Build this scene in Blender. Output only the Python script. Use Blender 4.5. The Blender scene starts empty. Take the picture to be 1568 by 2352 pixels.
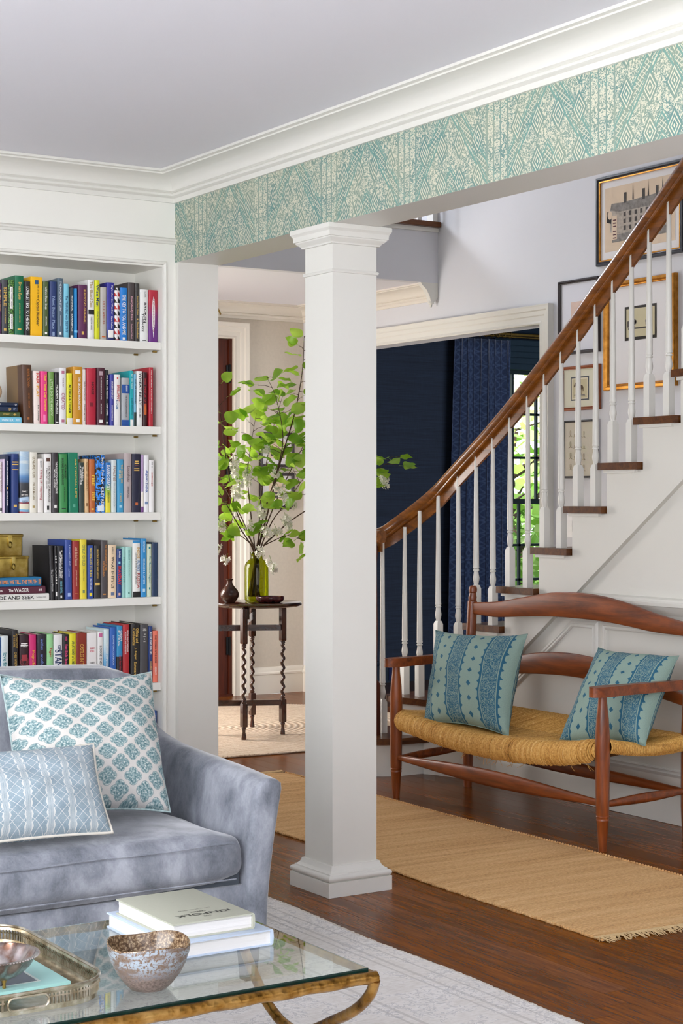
import bpy, bmesh, math, random
from mathutils import Vector, Matrix

S = bpy.context.scene
COL = S.collection
R = random.Random(7)
PI = math.pi


def lin(h):
    if not isinstance(h, str):
        return (h[0], h[1], h[2], 1.0)
    h = h.lstrip('#')
    o = []
    for i in (0, 2, 4):
        c = int(h[i:i + 2], 16) / 255
        o.append(c / 12.92 if c <= .04045 else ((c + .055) / 1.055) ** 2.4)
    return (o[0], o[1], o[2], 1.0)


# ------------------------------------------------------------------ camera, world, lights, exposure
cam_d = bpy.data.cameras.new('camera')
cam = bpy.data.objects.new('camera', cam_d)
COL.objects.link(cam)
cam.location = (0, 0, 1.3)
cam.rotation_euler = (PI / 2, 0, -math.radians(32.48))
cam_d.sensor_fit = 'HORIZONTAL'
cam_d.sensor_width = 36
cam_d.lens = 36 * 3958 / 1568
cam_d.shift_y = -29 / 1568
cam_d.clip_start = .05
S.camera = cam

S.view_settings.view_transform = 'Standard'
S.view_settings.look = 'None'
S.view_settings.gamma = 1
S.view_settings.use_curve_mapping = False
S.view_settings.exposure = 0.06
S.cycles.max_bounces = 10
S.cycles.diffuse_bounces = 5
S.cycles.glossy_bounces = 5
S.cycles.transparent_max_bounces = 12
S.cycles.sample_clamp_indirect = 8

w = bpy.data.worlds.new('world')
S.world = w
w.use_nodes = True
nt = w.node_tree
bg = nt.nodes['Background']
sky = nt.nodes.new('ShaderNodeTexSky')
sky.sky_type = 'HOSEK_WILKIE'
sky.sun_direction = Vector((-.45, -.55, .7)).normalized()
sky.turbidity = 5
mixn = nt.nodes.new('ShaderNodeMixRGB')
mixn.inputs[0].default_value = .75
mixn.inputs[2].default_value = (.92, .96, 1, 1)
nt.links.new(sky.outputs[0], mixn.inputs[1])
nt.links.new(mixn.outputs[0], bg.inputs[0])
bg.inputs[1].default_value = 3.6


def area(name, loc, aim, sx, sy, power, color=(1, 1, 1), spread=180):
    d = bpy.data.lights.new(name, 'AREA')
    d.shape = 'RECTANGLE'
    d.size, d.size_y = sx, sy
    d.energy = power
    d.color = color
    d.spread = math.radians(spread)
    o = bpy.data.objects.new(name, d)
    COL.objects.link(o)
    o.location = loc
    o.rotation_euler = (Vector(aim) - Vector(loc)).to_track_quat('-Z', 'Y').to_euler()
    return o


sun_d = bpy.data.lights.new('sun', 'SUN')
sun_d.energy = 4.5
sun_d.angle = math.radians(1.5)
sun_d.color = (1, .96, .88)
sun = bpy.data.objects.new('sun', sun_d)
COL.objects.link(sun)
sun.rotation_euler = Vector((.45, .55, -.7)).to_track_quat('-Z', 'Y').to_euler()
# daylight through the living room's windows (left wall and the wall behind the camera)
area('window_light_left', (-1.75, 2.3, 1.6), (2.4, 3.0, 2.3), 3.2, 1.8, 168, (.98, .99, 1))
area('window_light_back', (.4, -1.7, 1.45), (1.0, 3, 2.5), 3.8, 1.9, 58, (.98, .99, 1))
# added unseen fill light behind the camera, brightening the ceiling
area('uplight_ceiling_fill', (-.7, .3, 1.55), (-.5, .5, 3), .5, .5, 95, (.97, .98, 1))
# hall: window at the south end of the hall, sidelight of the front door, window on the upper landing
area('window_light_hall', (4.3, -1.7, 1.6), (4.6, 6, 1.0), 1.8, 2.2, 16, (.98, .99, 1))
area('sidelight_front_door', (3.3, 9.2, 1.05), (5.3, 8.4, .4), 1.1, 1.75, 78, (1, .95, .91), 160)
area('window_light_upstairs', (4.3, 9.85, 3.95), (6.0, 6.6, 2.3), .8, .5, 78, (.86, .91, 1))
area('skylight_stair', (4.6, 4.5, 4.9), (4.7, 5.5, 1), 1.6, 3.0, 18, (.94, .96, 1))
# dining room: its own windows on the east wall
area('window_light_dining', (7.5, 5.1, 1.5), (7.5, 10, 1.4), 2.4, 1.7, 85, (.92, .96, 1))


# ------------------------------------------------------------------ node helpers
class E:
    """A shader socket with arithmetic."""
    def __init__(s, T, sock):
        s.T, s.s = T, sock

    def m(s, op, *a):
        n = s.T.nodes.new('ShaderNodeMath')
        n.operation = op
        for i, v in enumerate((s,) + a):
            if isinstance(v, E):
                s.T.links.new(v.s, n.inputs[i])
            else:
                n.inputs[i].default_value = v
        return E(s.T, n.outputs[0])

    def __add__(s, o): return s.m('ADD', o)
    __radd__ = __add__
    def __sub__(s, o): return s.m('SUBTRACT', o)
    def __rsub__(s, o): return (s * -1) + o
    def __mul__(s, o): return s.m('MULTIPLY', o)
    __rmul__ = __mul__
    def __truediv__(s, o): return s.m('DIVIDE', o)
    def lt(s, o): return s.m('LESS_THAN', o)
    def gt(s, o): return s.m('GREATER_THAN', o)
    def abs(s): return s.m('ABSOLUTE')
    def fract(s): return s.m('FRACT')
    def max(s, o): return s.m('MAXIMUM', o)
    def min(s, o): return s.m('MINIMUM', o)
    def sqrt(s): return s.m('SQRT')
    def sin(s): return s.m('SINE')
    def ping(s, o): return s.m('PINGPONG', o)
    def floor(s): return s.m('FLOOR')
    def smooth(s, a, b):
        n = s.T.nodes.new('ShaderNodeMapRange')
        n.interpolation_type = 'SMOOTHSTEP'
        s.T.links.new(s.s, n.inputs[0])
        n.inputs[1].default_value = a
        n.inputs[2].default_value = b
        return E(s.T, n.outputs[0])


class MT:
    """Material under construction."""
    def __init__(s, name, rough=.5, metal=0.0, spec=.5, **kw):
        s.mat = bpy.data.materials.new(name)
        s.mat.use_nodes = True
        s.T = s.mat.node_tree
        s.p = s.T.nodes['Principled BSDF']
        s.set('Roughness', rough)
        s.set('Metallic', metal)
        s.set('Specular IOR Level', spec)
        for k, v in kw.items():
            s.set(k.replace('_', ' '), v)

    def set(s, k, v):
        i = s.p.inputs[k]
        if isinstance(v, E):
            s.T.links.new(v.s, i)
        else:
            i.default_value = v

    def coord(s, kind='Object', scale=(1, 1, 1), rot=(0, 0, 0)):
        if kind == 'World':
            n = s.T.nodes.new('ShaderNodeNewGeometry').outputs['Position']
        else:
            n = s.T.nodes.new('ShaderNodeTexCoord').outputs[kind]
        mp = s.T.nodes.new('ShaderNodeMapping')
        mp.inputs['Scale'].default_value = scale
        mp.inputs['Rotation'].default_value = rot
        s.T.links.new(n, mp.inputs[0])
        return mp.outputs[0]

    def xyz(s, vec):
        n = s.T.nodes.new('ShaderNodeSeparateXYZ')
        s.T.links.new(vec, n.inputs[0])
        return [E(s.T, o) for o in n.outputs]

    def vec(s, x, y, z=0.0):
        n = s.T.nodes.new('ShaderNodeCombineXYZ')
        for i, v in enumerate((x, y, z)):
            if isinstance(v, E):
                s.T.links.new(v.s, n.inputs[i])
            else:
                n.inputs[i].default_value = v
        return n.outputs[0]

    def noise(s, vec, scale=5, detail=4, rough=.55, dist=0.0):
        n = s.T.nodes.new('ShaderNodeTexNoise')
        s.T.links.new(vec, n.inputs['Vector'])
        n.inputs['Scale'].default_value = scale
        n.inputs['Detail'].default_value = detail
        n.inputs['Roughness'].default_value = rough
        n.inputs['Distortion'].default_value = dist
        return E(s.T, n.outputs[0])

    def voro(s, vec, scale=5, feature='F1', rnd=1.0):
        n = s.T.nodes.new('ShaderNodeTexVoronoi')
        n.feature = feature
        s.T.links.new(vec, n.inputs['Vector'])
        n.inputs['Scale'].default_value = scale
        n.inputs['Randomness'].default_value = rnd
        return E(s.T, n.outputs[0])

    def wave(s, vec, scale=5, dist=2, detail=2, axis='X', dscale=1):
        n = s.T.nodes.new('ShaderNodeTexWave')
        n.bands_direction = axis
        s.T.links.new(vec, n.inputs['Vector'])
        n.inputs['Scale'].default_value = scale
        n.inputs['Distortion'].default_value = dist
        n.inputs['Detail'].default_value = detail
        n.inputs['Detail Scale'].default_value = dscale
        return E(s.T, n.outputs['Fac'])

    def ramp(s, fac, stops):
        n = s.T.nodes.new('ShaderNodeValToRGB')
        s.T.links.new(fac.s, n.inputs[0])
        el = n.color_ramp.elements
        while len(el) < len(stops):
            el.new(.5)
        for e, (p, c) in zip(el, stops):
            e.position = p
            e.color = lin(c)
        return E(s.T, n.outputs[0])

    def mix(s, fac, a, b, mode='MIX'):
        n = s.T.nodes.new('ShaderNodeMixRGB')
        n.blend_type = mode
        for i, v in enumerate((fac, a, b)):
            if isinstance(v, E):
                s.T.links.new(v.s, n.inputs[i])
            elif i == 0:
                n.inputs[0].default_value = v
            else:
                n.inputs[i].default_value = lin(v)
        return E(s.T, n.outputs[0])

    def rnd(s):
        return E(s.T, s.T.nodes.new('ShaderNodeObjectInfo').outputs['Random'])

    def hsv(s, col, h=None, sat=None, v=None):
        n = s.T.nodes.new('ShaderNodeHueSaturation')
        s.T.links.new(col.s, n.inputs['Color'])
        for k, x in (('Hue', h), ('Saturation', sat), ('Value', v)):
            if isinstance(x, E):
                s.T.links.new(x.s, n.inputs[k])
            elif x is not None:
                n.inputs[k].default_value = x
        return E(s.T, n.outputs[0])

    def bump(s, h, strength=.3, dist=.01):
        n = s.T.nodes.new('ShaderNodeBump')
        n.inputs['Strength'].default_value = strength
        n.inputs['Distance'].default_value = dist
        s.T.links.new(h.s, n.inputs['Height'])
        s.T.links.new(n.outputs[0], s.p.inputs['Normal'])

    def color(s, c):
        if isinstance(c, E):
            s.T.links.new(c.s, s.p.inputs['Base Color'])
        else:
            s.p.inputs['Base Color'].default_value = lin(c)
        return s.mat


_plain = {}
def plain(name, c, rough=.5, metal=0.0, var=0.0, scale=20, bump=0.0, **kw):
    """Paint-like material: one colour with an optional noise variation and relief."""
    key = (name, str(c), rough)
    if key in _plain:
        return _plain[key]
    m = MT(name, rough, metal, **kw)
    if var or bump:
        n = m.noise(m.coord(), scale, 5)
        if bump:
            m.bump(n, bump, .004)
        if var:
            base = m.ramp(n, [(0.25, [x * (1 - var) for x in lin(c)[:3]]), (.75, [min(1, x * (1 + var)) for x in lin(c)[:3]])])
            # ramp() already converts: values given as tuples stay linear
            r = m.color(base)
        else:
            r = m.color(c)
    else:
        r = m.color(c)
    _plain[key] = r
    return r


def wood(name, dark, light, axis='Y', rough=.3, scale=1.0, stretch=14, random=0.0, coat=0.0, ring=0.5, spec=.5):
    m = MT(name, rough, spec=spec)
    sc = [stretch] * 3
    sc['XYZ'.index(axis)] = 1.0
    sc = [v * scale for v in sc]
    co = m.coord('Object', sc)
    if random:
        r = m.rnd()
        n = m.T.nodes.new('ShaderNodeVectorMath')
        n.operation = 'ADD'
        m.T.links.new(co, n.inputs[0])
        m.T.links.new(m.vec(r * 37.0, r * 91.0, r * 13.0), n.inputs[1])
        co = n.outputs[0]
    a = m.noise(co, 2.2, 6, .62, .8)
    b = m.noise(co, 11, 3, .6)
    f = a * (1 - ring * .4) + b * (ring * .4)
    c = m.ramp(f, [(.30, dark), (.52, [(x + y) / 2 for x, y in zip(lin(dark)[:3], lin(light)[:3])]), (.72, light)])
    if random:
        c = m.hsv(c, v=(r - .5) * random + 1.0, sat=(r * 7.3).fract() * .2 + .9)
    m.bump(b, .06, .002)
    if coat:
        m.set('Coat Weight', coat)
        m.set('Coat Roughness', .12)
    return m.color(c)


# ------------------------------------------------------------------ mesh helpers
class B:
    def __init__(s):
        s.b = bmesh.new()
        s.uv = None

    def face(s, pts):
        try:
            return s.b.faces.new([s.b.verts.new(p) for p in pts])
        except ValueError:
            return None

    def box(s, x0, y0, z0, x1, y1, z1):
        v = [s.b.verts.new((x, y, z)) for z in (z0, z1) for y in (y0, y1) for x in (x0, x1)]
        for f in ((0, 2, 3, 1), (4, 5, 7, 6), (0, 1, 5, 4), (2, 6, 7, 3), (0, 4, 6, 2), (1, 3, 7, 5)):
            s.b.faces.new([v[i] for i in f])
        return s

    def prism(s, pts, axis, a, b):
        """Closed polygon extruded along an axis; pts in the two other axes in xyz order."""
        def P(p, t):
            return {'x': (t, p[0], p[1]), 'y': (p[0], t, p[1]), 'z': (p[0], p[1], t)}[axis]
        A = [s.b.verts.new(P(p, a)) for p in pts]
        Bv = [s.b.verts.new(P(p, b)) for p in pts]
        n = len(pts)
        for i in range(n):
            s.b.faces.new((A[i], A[(i + 1) % n], Bv[(i + 1) % n], Bv[i]))
        for f in (A, Bv[::-1]):
            s.b.faces.new(f)
        return s

    def loft(s, rows, closed=True, cap=True, loop=False):
        V = [[s.b.verts.new(p) for p in r] for r in rows]
        n = len(rows[0])
        k = len(V)
        for i in range(k if loop else k - 1):
            a, c = V[i], V[(i + 1) % k]
            for j in range(n if closed else n - 1):
                try:
                    s.b.faces.new((a[j], a[(j + 1) % n], c[(j + 1) % n], c[j]))
                except ValueError:
                    pass
        if cap and closed and not loop:
            for r in (V[0], V[-1][::-1]):
                if len(r) > 2:
                    s.b.faces.new(r)
        return s

    def lathe(s, prof, x=0, y=0, z=0, n=20, axis='z', cap=True):
        rows = []
        for r, h in prof:
            row = []
            for i in range(n):
                t = 2 * PI * i / n
                c, d = r * math.cos(t), r * math.sin(t)
                row.append({'z': (x + c, y + d, z + h), 'x': (x + h, y + c, z + d), 'y': (x + c, y + h, z + d)}[axis])
            rows.append(row)
        return s.loft(rows, True, cap)

    def tube(s, pts, r, n=8, cap=True, loop=False, flat=1.0):
        pts = [Vector(p) for p in pts]
        k = len(pts)
        rr = r if isinstance(r, (list, tuple)) else [r] * k
        rows = []
        up = None
        for i, p in enumerate(pts):
            if loop:
                t = pts[(i + 1) % k] - pts[i - 1]
            else:
                t = pts[min(i + 1, k - 1)] - pts[max(i - 1, 0)]
            t.normalize()
            if up is None:
                up = Vector((0, 0, 1)) if abs(t.z) < .9 else Vector((1, 0, 0))
            a = t.cross(up)
            if a.length < 1e-5:
                a = t.orthogonal()
            a.normalize()
            up = a.cross(t).normalized()
            rows.append([p + (a * math.cos(q) + up * math.sin(q) * flat) * rr[i] for q in [2 * PI * j / n for j in range(n)]])
        return s.loft(rows, True, cap, loop)

    def softbox(s, lo, hi, r, n=10, puff=(0, 0, 0), nz=0.0, seed=1):
        lo, hi = Vector(lo), Vector(hi)
        c, h = (lo + hi) / 2, (hi - lo) / 2
        tmp = {}

        def vert(q):
            key = tuple(round(x, 5) for x in q)
            if key in tmp:
                return tmp[key]
            p = Vector([q[i] * h[i] for i in range(3)])
            inner = Vector([max(-(h[i] - r), min(h[i] - r, p[i])) for i in range(3)])
            d = p - inner
            if d.length > 1e-6:
                m = max(abs(x) for x in d)
                # push to a rounded corner
                d = d.normalized() * min(r, d.length if d.length < r else r)
            p = inner + d
            sx = [1 - x * x for x in q]
            p += Vector((puff[0] * sx[1] * sx[2] * q[0], puff[1] * sx[0] * sx[2] * q[1], puff[2] * (sx[0] * sx[1]) ** .6 * q[2] if sx[0] * sx[1] > 0 else 0))
            if nz:
                p += Vector((math.sin(q[1] * 7 + q[2] * 3 + seed), math.sin(q[0] * 9 + seed * 2), math.sin(q[0] * 5.3 + q[1] * 8 + seed * 3))) * nz
            tmp[key] = s.b.verts.new(c + p)
            return tmp[key]

        def spread(i):
            t = -1 + 2 * i / n
            return math.copysign(abs(t) ** .75, t)
        for ax in range(3):
            for sg in (-1, 1):
                for i in range(n):
                    for j in range(n):
                        q = []
                        for (ii, jj) in ((i, j), (i + 1, j), (i + 1, j + 1), (i, j + 1)):
                            v = [0, 0, 0]
                            v[ax] = sg
                            v[(ax + 1) % 3] = spread(ii)
                            v[(ax + 2) % 3] = spread(jj)
                            q.append(vert(v))
                        try:
                            s.b.faces.new(q if sg > 0 else q[::-1])
                        except ValueError:
                            pass
        return s

    def bevel(s, w, seg=2, ang=35):
        ed = [e for e in s.b.edges if len(e.link_faces) == 2 and e.calc_face_angle(0) > math.radians(ang)]
        if ed:
            bmesh.ops.bevel(s.b, geom=ed, offset=w, segments=seg, affect='EDGES', profile=.6, clamp_overlap=True)
        return s


ORG = {}


def obj(name, b, mat, parent=None, smooth=True, origin=None, sharp=38):
    bm = b.b if isinstance(b, B) else b
    bmesh.ops.recalc_face_normals(bm, faces=bm.faces)
    if parent is not None:
        o0 = ORG[parent.name]
    elif origin is not None:
        o0 = Vector(origin)
    else:
        xs = [v.co for v in bm.verts]
        o0 = Vector(((min(p.x for p in xs) + max(p.x for p in xs)) / 2, (min(p.y for p in xs) + max(p.y for p in xs)) / 2, min(p.z for p in xs)))
    bmesh.ops.translate(bm, verts=bm.verts, vec=-o0)
    if smooth:
        a = math.radians(sharp)
        for e in bm.edges:
            if len(e.link_faces) == 2 and e.calc_face_angle(0) > a:
                e.smooth = False
        for f in bm.faces:
            f.smooth = True
    me = bpy.data.meshes.new(name)
    bm.to_mesh(me)
    bm.free()
    for m in (mat if isinstance(mat, (list, tuple)) else [mat]):
        me.materials.append(m)
    o = bpy.data.objects.new(name, me)
    COL.objects.link(o)
    if parent is not None:
        o.parent = parent
        ORG[o.name] = o0
    else:
        o.location = o0
        ORG[o.name] = o0
    return o


def tag(o, label=None, cat=None, group=None, kind=None):
    for k, v in (('label', label), ('category', cat), ('group', group), ('kind', kind)):
        if v:
            o[k] = v
    return o


def thing(name, label, cat, loc, group=None, kind=None):
    o = bpy.data.objects.new(name, None)
    o.empty_display_size = .05
    COL.objects.link(o)
    o.location = loc
    ORG[o.name] = Vector(loc)
    return tag(o, label, cat, group, kind)


def struct(name, b, mat, **kw):
    return tag(obj(name, b, mat, **kw), kind='structure')


def dup(o, parent, loc=None):
    c = o.copy()
    COL.objects.link(c)
    c.parent = parent
    if loc is not None:
        c.location = loc
    return c


def arc(cx, cy, r, a0, a1, n):
    return [(cx + r * math.cos(math.radians(a0 + (a1 - a0) * i / n)), cy + r * math.sin(math.radians(a0 + (a1 - a0) * i / n))) for i in range(n + 1)]


def interp(tab, x):
    if x <= tab[0][0]:
        return tab[0][1]
    for (a, fa), (b, fb) in zip(tab, tab[1:]):
        if x <= b:
            return fa + (fb - fa) * (x - a) / (b - a)
    return tab[-1][1]


def smooth_tab(tab, x):
    """Catmull-Rom through (x, f) pairs."""
    if x <= tab[0][0]:
        return tab[0][1]
    if x >= tab[-1][0]:
        return tab[-1][1]
    for i in range(len(tab) - 1):
        if tab[i][0] <= x <= tab[i + 1][0]:
            p0, p1, p2, p3 = tab[max(i - 1, 0)], tab[i], tab[i + 1], tab[min(i + 2, len(tab) - 1)]
            h = p2[0] - p1[0]
            m1 = (p2[1] - p0[1]) / (p2[0] - p0[0])
            m2 = (p3[1] - p1[1]) / (p3[0] - p1[0])
            t = (x - p1[0]) / h
            return (2 * t**3 - 3 * t**2 + 1) * p1[1] + (t**3 - 2 * t**2 + t) * h * m1 + (-2 * t**3 + 3 * t**2) * p2[1] + (t**3 - t**2) * h * m2


def catmull(pts, k=6):
    pts = [Vector(p) for p in pts]
    out = []
    for i in range(len(pts) - 1):
        p0, p1, p2, p3 = pts[max(i - 1, 0)], pts[i], pts[i + 1], pts[min(i + 2, len(pts) - 1)]
        for j in range(k):
            t = j / k
            out.append(.5 * ((2 * p1) + (p2 - p0) * t + (2 * p0 - 5 * p1 + 4 * p2 - p3) * t * t + (3 * p1 - p0 - 3 * p2 + p3) * t ** 3))
    out.append(pts[-1])
    return out
# ------------------------------------------------------------------ materials
TRIM = plain('white_trim_paint', '#e2e1da', .38)
SHELFW = plain('bookcase_paint', '#edece5', .42)
CEIL = plain('ceiling_paint', '#e8e8ef', .8)
HALLW = plain('hall_wall_paint', '#d8d9de', .7)
ENTRYW = plain('entry_wall_paint', '#cfc6b8', .75, var=.04, scale=60)
ENTRYT = plain('entry_trim_paint', '#e3ddd2', .45)
NAVYT = plain('navy_trim_paint', '#16283c', .4)
BLACKM = plain('black_iron', '#17171a', .4, .6)
BRASS = plain('aged_brass', '#94783c', .42, .6, var=.25, scale=30)
OAK = wood('stair_oak', '#53290b', '#a5621f', 'Y', .28, 1.0, 16, coat=.4)
OAKX = wood('stair_oak_tread', '#3a1c0b', '#74441d', 'X', .32, 1.0, 16, coat=.1, spec=.3)
MAHOG = wood('mahogany', '#2f0f06', '#6a2c14', 'Z', .5, .8, 10, spec=.25)
BENCHW = wood('bench_cherry', '#4c1d08', '#a3521f', 'Y', .34, 1.3, 9, coat=.12)
BENCHZ = wood('bench_cherry_upright', '#4c1d08', '#a3521f', 'Z', .34, 1.3, 9, coat=.12)
WALNUT = wood('table_dark_oak', '#1f0d07', '#5a2c18', 'Z', .25, 1.6, 9, coat=.5)
WALNUTX = wood('table_dark_oak_top', '#22100a', '#54301e', 'X', .2, 1.2, 9, coat=.6)
PLANK = wood('floor_oak', '#3b1601', '#98540c', 'Y', .25, 1.0, 13, random=.45, coat=0.0, ring=1.0, spec=.13)
SUBF = wood('floor_oak_base', '#3c2110', '#633c1c', 'Y', .3, 1.0, 13)


def mat_wallpaper():
    m = MT('tribal_wallpaper', .75)
    x, y, z = m.xyz(m.coord('World'))
    P = .4494
    s = (y - 3.439) / P
    f = (s + .5).fract() - .5
    d = f.abs()                                   # 0 on the pale vertical band, .5 midway
    band = d.lt(.105)
    mid = (.5 - d) * P                            # metres from the midline between bands
    zz = z - 2.204
    # chevron bands running down both sides of the midline
    c = ((zz + mid * 1.3) / .225).fract()
    line = c.lt(.045).max((c - .10).abs().lt(.012)).max((c - .30).abs().lt(.020)).max((c - .36).abs().lt(.010))
    inner = c.gt(.10).m('MULTIPLY', c.lt(.30))
    # nested diamonds
    dm = (mid.ping(.088) - .044).abs() / .030 + ((zz + .03).ping(.1125) - .056).abs() / .047
    rings = (dm * 3.0).fract().lt(.38).m('MULTIPLY', dm.lt(1.0))
    dia = dm.lt(1.05)
    # small hooked squiggles
    co = m.coord('World', (1, 1, .8))
    q = m.noise(co, 165, 2, .5, .5)
    sq = (q - .5).abs().lt(.042)
    v = m.voro(m.vec(x, y * 1.0, z * .9), 92)
    dots = v.lt(.34)
    lace = m.noise(m.vec(x, d * P, z), 120, 2, .5, .8)
    lacef = (lace - .5).abs().lt(.065)
    bandlines = (d - .105).abs().lt(.008).max((d - .035).abs().lt(.006))
    cross = ((y + z * 1.3) / .018).fract().lt(.25).max(((y - z * 1.3) / .018).fract().lt(.25))
    body = sq.max(dots * .85)
    body = m.vmix(inner, body, cross) if False else body * (1 - inner) + cross * inner * .8
    body = body * (1 - line) * (1 - dia) + rings
    amt = body * (1 - band) + (lacef * .95) * band
    amt = amt * (1 - bandlines) + bandlines * 0.1
    tone = m.noise(m.coord('World'), 9, 3)
    base = m.ramp(tone, [(.35, '#638885'), (.6, '#87998a')])
    base = m.mix(line * .75, base, '#6f9c93')
    col = m.mix(amt * .88, base, '#dcd8c2')
    return m.color(col)


def mat_grasscloth(name, a, b, rough=.8):
    m = MT(name, rough)
    n = m.noise(m.coord('World', (2, 2, 260)), 2.0, 4, .6)
    n2 = m.noise(m.coord('World', (30, 30, 2)), 6.0, 2, .5)
    m.bump(n, .2, .002)
    return m.color(m.ramp(n * .8 + n2 * .2, [(.3, a), (.7, b)]))


NAVY = mat_grasscloth('navy_grasscloth', '#121b2c', '#283852')
WPAPER = mat_wallpaper()

# ------------------------------------------------------------------ setting: floors
FX0, FX1 = 2.30, 6.06
struct('floor', B().box(-1.9, -1.9, -.12, 10.0, 10.15, -.018), SUBF)
fl = bpy.data.objects['floor']
pw = .0895
nrow = int((FX1 - FX0) / pw)
pl_mesh = {}
cnt = 0
for i in range(nrow):
    x0 = FX0 + i * pw
    y = 1.6 - R.uniform(0, 1.2)
    while y < 10.0:
        L = R.choice((1.1, 1.5, 1.9, 2.4))
        y1 = min(y + L, 10.0)
        y0 = max(y, 1.6)
        if y1 - y0 > .08 and cnt < 298:
            # one plank mesh per length class, lightly eased at its edges
            key = round(y1 - y0, 3)
            if key not in pl_mesh:
                b = B().box(0, 0, -.017, pw - .0012, y1 - y0 - .0012, 0).bevel(.0012, 1)
                o = obj('plank', b, PLANK, fl, smooth=False)
                o.data.transform(Matrix.Translation(ORG['floor']))
                pl_mesh[key] = o
            else:
                o = dup(pl_mesh[key], fl)
            o.location = Vector((x0, y0, 0)) - ORG['floor']
            cnt += 1
        y = y1
struct('floor_living', B().box(-1.9, -1.9, -.017, FX0 - .002, 6.2, -.001), SUBF)
struct('floor_dining', B().box(6.062, 5.0, -.017, 10, 10.15, 0), SUBF)

# ------------------------------------------------------------------ setting: living room
struct('ceiling', B().box(-1.9, -1.9, 2.532, 3.0, 5.894, 2.62), CEIL)
struct('wall_left', B().box(-2.02, -1.9, 0, -1.9, 6.2, 2.6), HALLW)
struct('wall_back', B().box(-2.02, -2.02, 0, 6.2, -1.9, 5.0), HALLW)
b = B()
b.box(-1.9, 5.894, 0, .9, 6.2, 2.56)
b.box(.9, 5.894, 2.192, 3.0, 6.2, 2.56)
b.box(2.953, 5.894, 0, 3.0, 6.2, 2.192)
b.box(.9, 6.165, 0, 2.953, 6.2, 2.192)
struct('wall_bookcase', b, SHELFW)
struct('wall_bookcase_end', B().box(3.0, 5.868, 0, 3.172, 10.0, 2.204).bevel(.002, 1), TRIM)
# wallpapered beam with the wall of the stairwell above it
struct('wall_beam', B().box(3.0, -1.9, 2.204, 3.178, 5.868, 5.0), TRIM)
struct('wall_beam_wallpaper', B().box(2.9985, -1.9, 2.2042, 2.9999, 5.894, 2.433), WPAPER)
struct('wall_beam_upper', B().box(3.0, 5.868, 2.204, 3.178, 10.0, 5.0), TRIM)

CROWN = [(0, 2.429), (.011, 2.429), (.011, 2.446), (.018, 2.448), (.025, 2.453), (.026, 2.460), (.021, 2.465), (.026, 2.467), (.030, 2.470)]
CROWN += [(.105 - .075 * math.cos(math.radians(a)), 2.471 + .044 * math.sin(math.radians(a))) for a in range(8, 91, 10)]
CROWN += [(.107, 2.516), (.107, 2.521), (.122, 2.523), (.122, 2.5315), (0, 2.5315)]
rows = []
for px, py, kx, ky in ((-1.89, 5.894, 0, -1), (3.0, 5.894, -1, -1), (3.0, -1.89, -1, 0)):
    rows.append([(px + kx * p, py + ky * p, z) for p, z in CROWN])
struct('trim_crown_living', B().loft(rows), TRIM, sharp=25)
# small architrave on the frieze over the bookcase
A = [(0, 2.272), (.007, 2.274), (.009, 2.281), (.014, 2.284), (.015, 2.290), (.008, 2.294), (0, 2.297)]
struct('trim_frieze', B().loft([[(x, 5.894 - p, z) for p, z in A] for x in (-1.89, 3.006)]), TRIM, sharp=25)

# ------------------------------------------------------------------ setting: hall, landing, dining room
b = B()
b.box(6.06, -1.9, 0, 6.18, 7.458, 5.0)
b.box(6.06, 7.458, 2.27, 6.18, 9.4, 5.0)
b.box(6.06, 9.4, 0, 6.18, 10.0, 5.0)
struct('wall_right', b, HALLW)
b = B()
b.box(3.17, 10.0, 0, 4.6, 10.16, 5.0)
b.box(5.516, 10.0, 0, 6.18, 10.16, 5.0)
b.box(4.6, 10.0, 2.363, 5.516, 10.16, 5.0)
struct('wall_far', b, ENTRYW)
struct('wall_far_upper', B().box(3.178, 9.985, 2.95, 6.06, 10.0, 5.0), HALLW)
struct('ceiling_hall', B().box(3.178, 8.50, 2.60, 6.06, 10.0, 2.93), CEIL)
struct('ceiling_upper', B().box(-2.0, -2.0, 5.0, 6.2, 10.2, 5.15), CEIL)
struct('wall_landing_fascia', B().box(3.178, 8.44, 2.60, 6.06, 8.50, 2.93), HALLW)
struct('trim_landing', B().box(3.178, 8.425, 2.905, 6.055, 8.44, 2.93).bevel(.004, 2), TRIM)
b = B().box(3.178, 8.40, 2.931, 6.055, 8.50, 2.963).bevel(.012, 3)
struct('trim_landing_nosing', b, OAKX)
struct('floor_landing', B().box(3.178, 8.5, 2.931, 6.06, 9.985, 2.955), SUBF)

# crown of the entry: runs along the far wall and the right wall, cut off at the landing edge
C2 = [(p * .95, z - 2.5315 + 2.60) for p, z in CROWN]
rows = []
for px, py, kx, ky in ((3.18, 10.0, 0, -1), (6.06, 10.0, -1, -1), (6.06, 8.47, -1, 0)):
    rows.append([(px + kx * p, py + ky * p, z) for p, z in C2])
struct('trim_crown_entry', B().loft(rows), ENTRYT, sharp=25)
b = B()
b.loft([[(6.06, 8.44, 2.60), (6.06 - .125, 8.44, 2.60), (6.06 - .115, 8.44, 2.585), (6.06 - .085, 8.44, 2.56), (6.06 - .06, 8.44, 2.52), (6.06 - .052, 8.44, 2.49), (6.06 - .018, 8.44, 2.49), (6.06, 8.44, 2.515)],
        [(6.06, 8.475, 2.60), (6.06 - .125, 8.475, 2.60), (6.06 - .115, 8.475, 2.585), (6.06 - .085, 8.475, 2.56), (6.06 - .06, 8.475, 2.52), (6.06 - .052, 8.475, 2.49), (6.06 - .018, 8.475, 2.49), (6.06, 8.475, 2.515)]])
b.lathe([(.0, -.030), (.007, -.028), (.008, -.012), (.018, -.008), (.02, 0), (.016, .012)], 6.022, 8.4575, 2.484, 12)
struct('trim_crown_return', b, TRIM)

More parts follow.
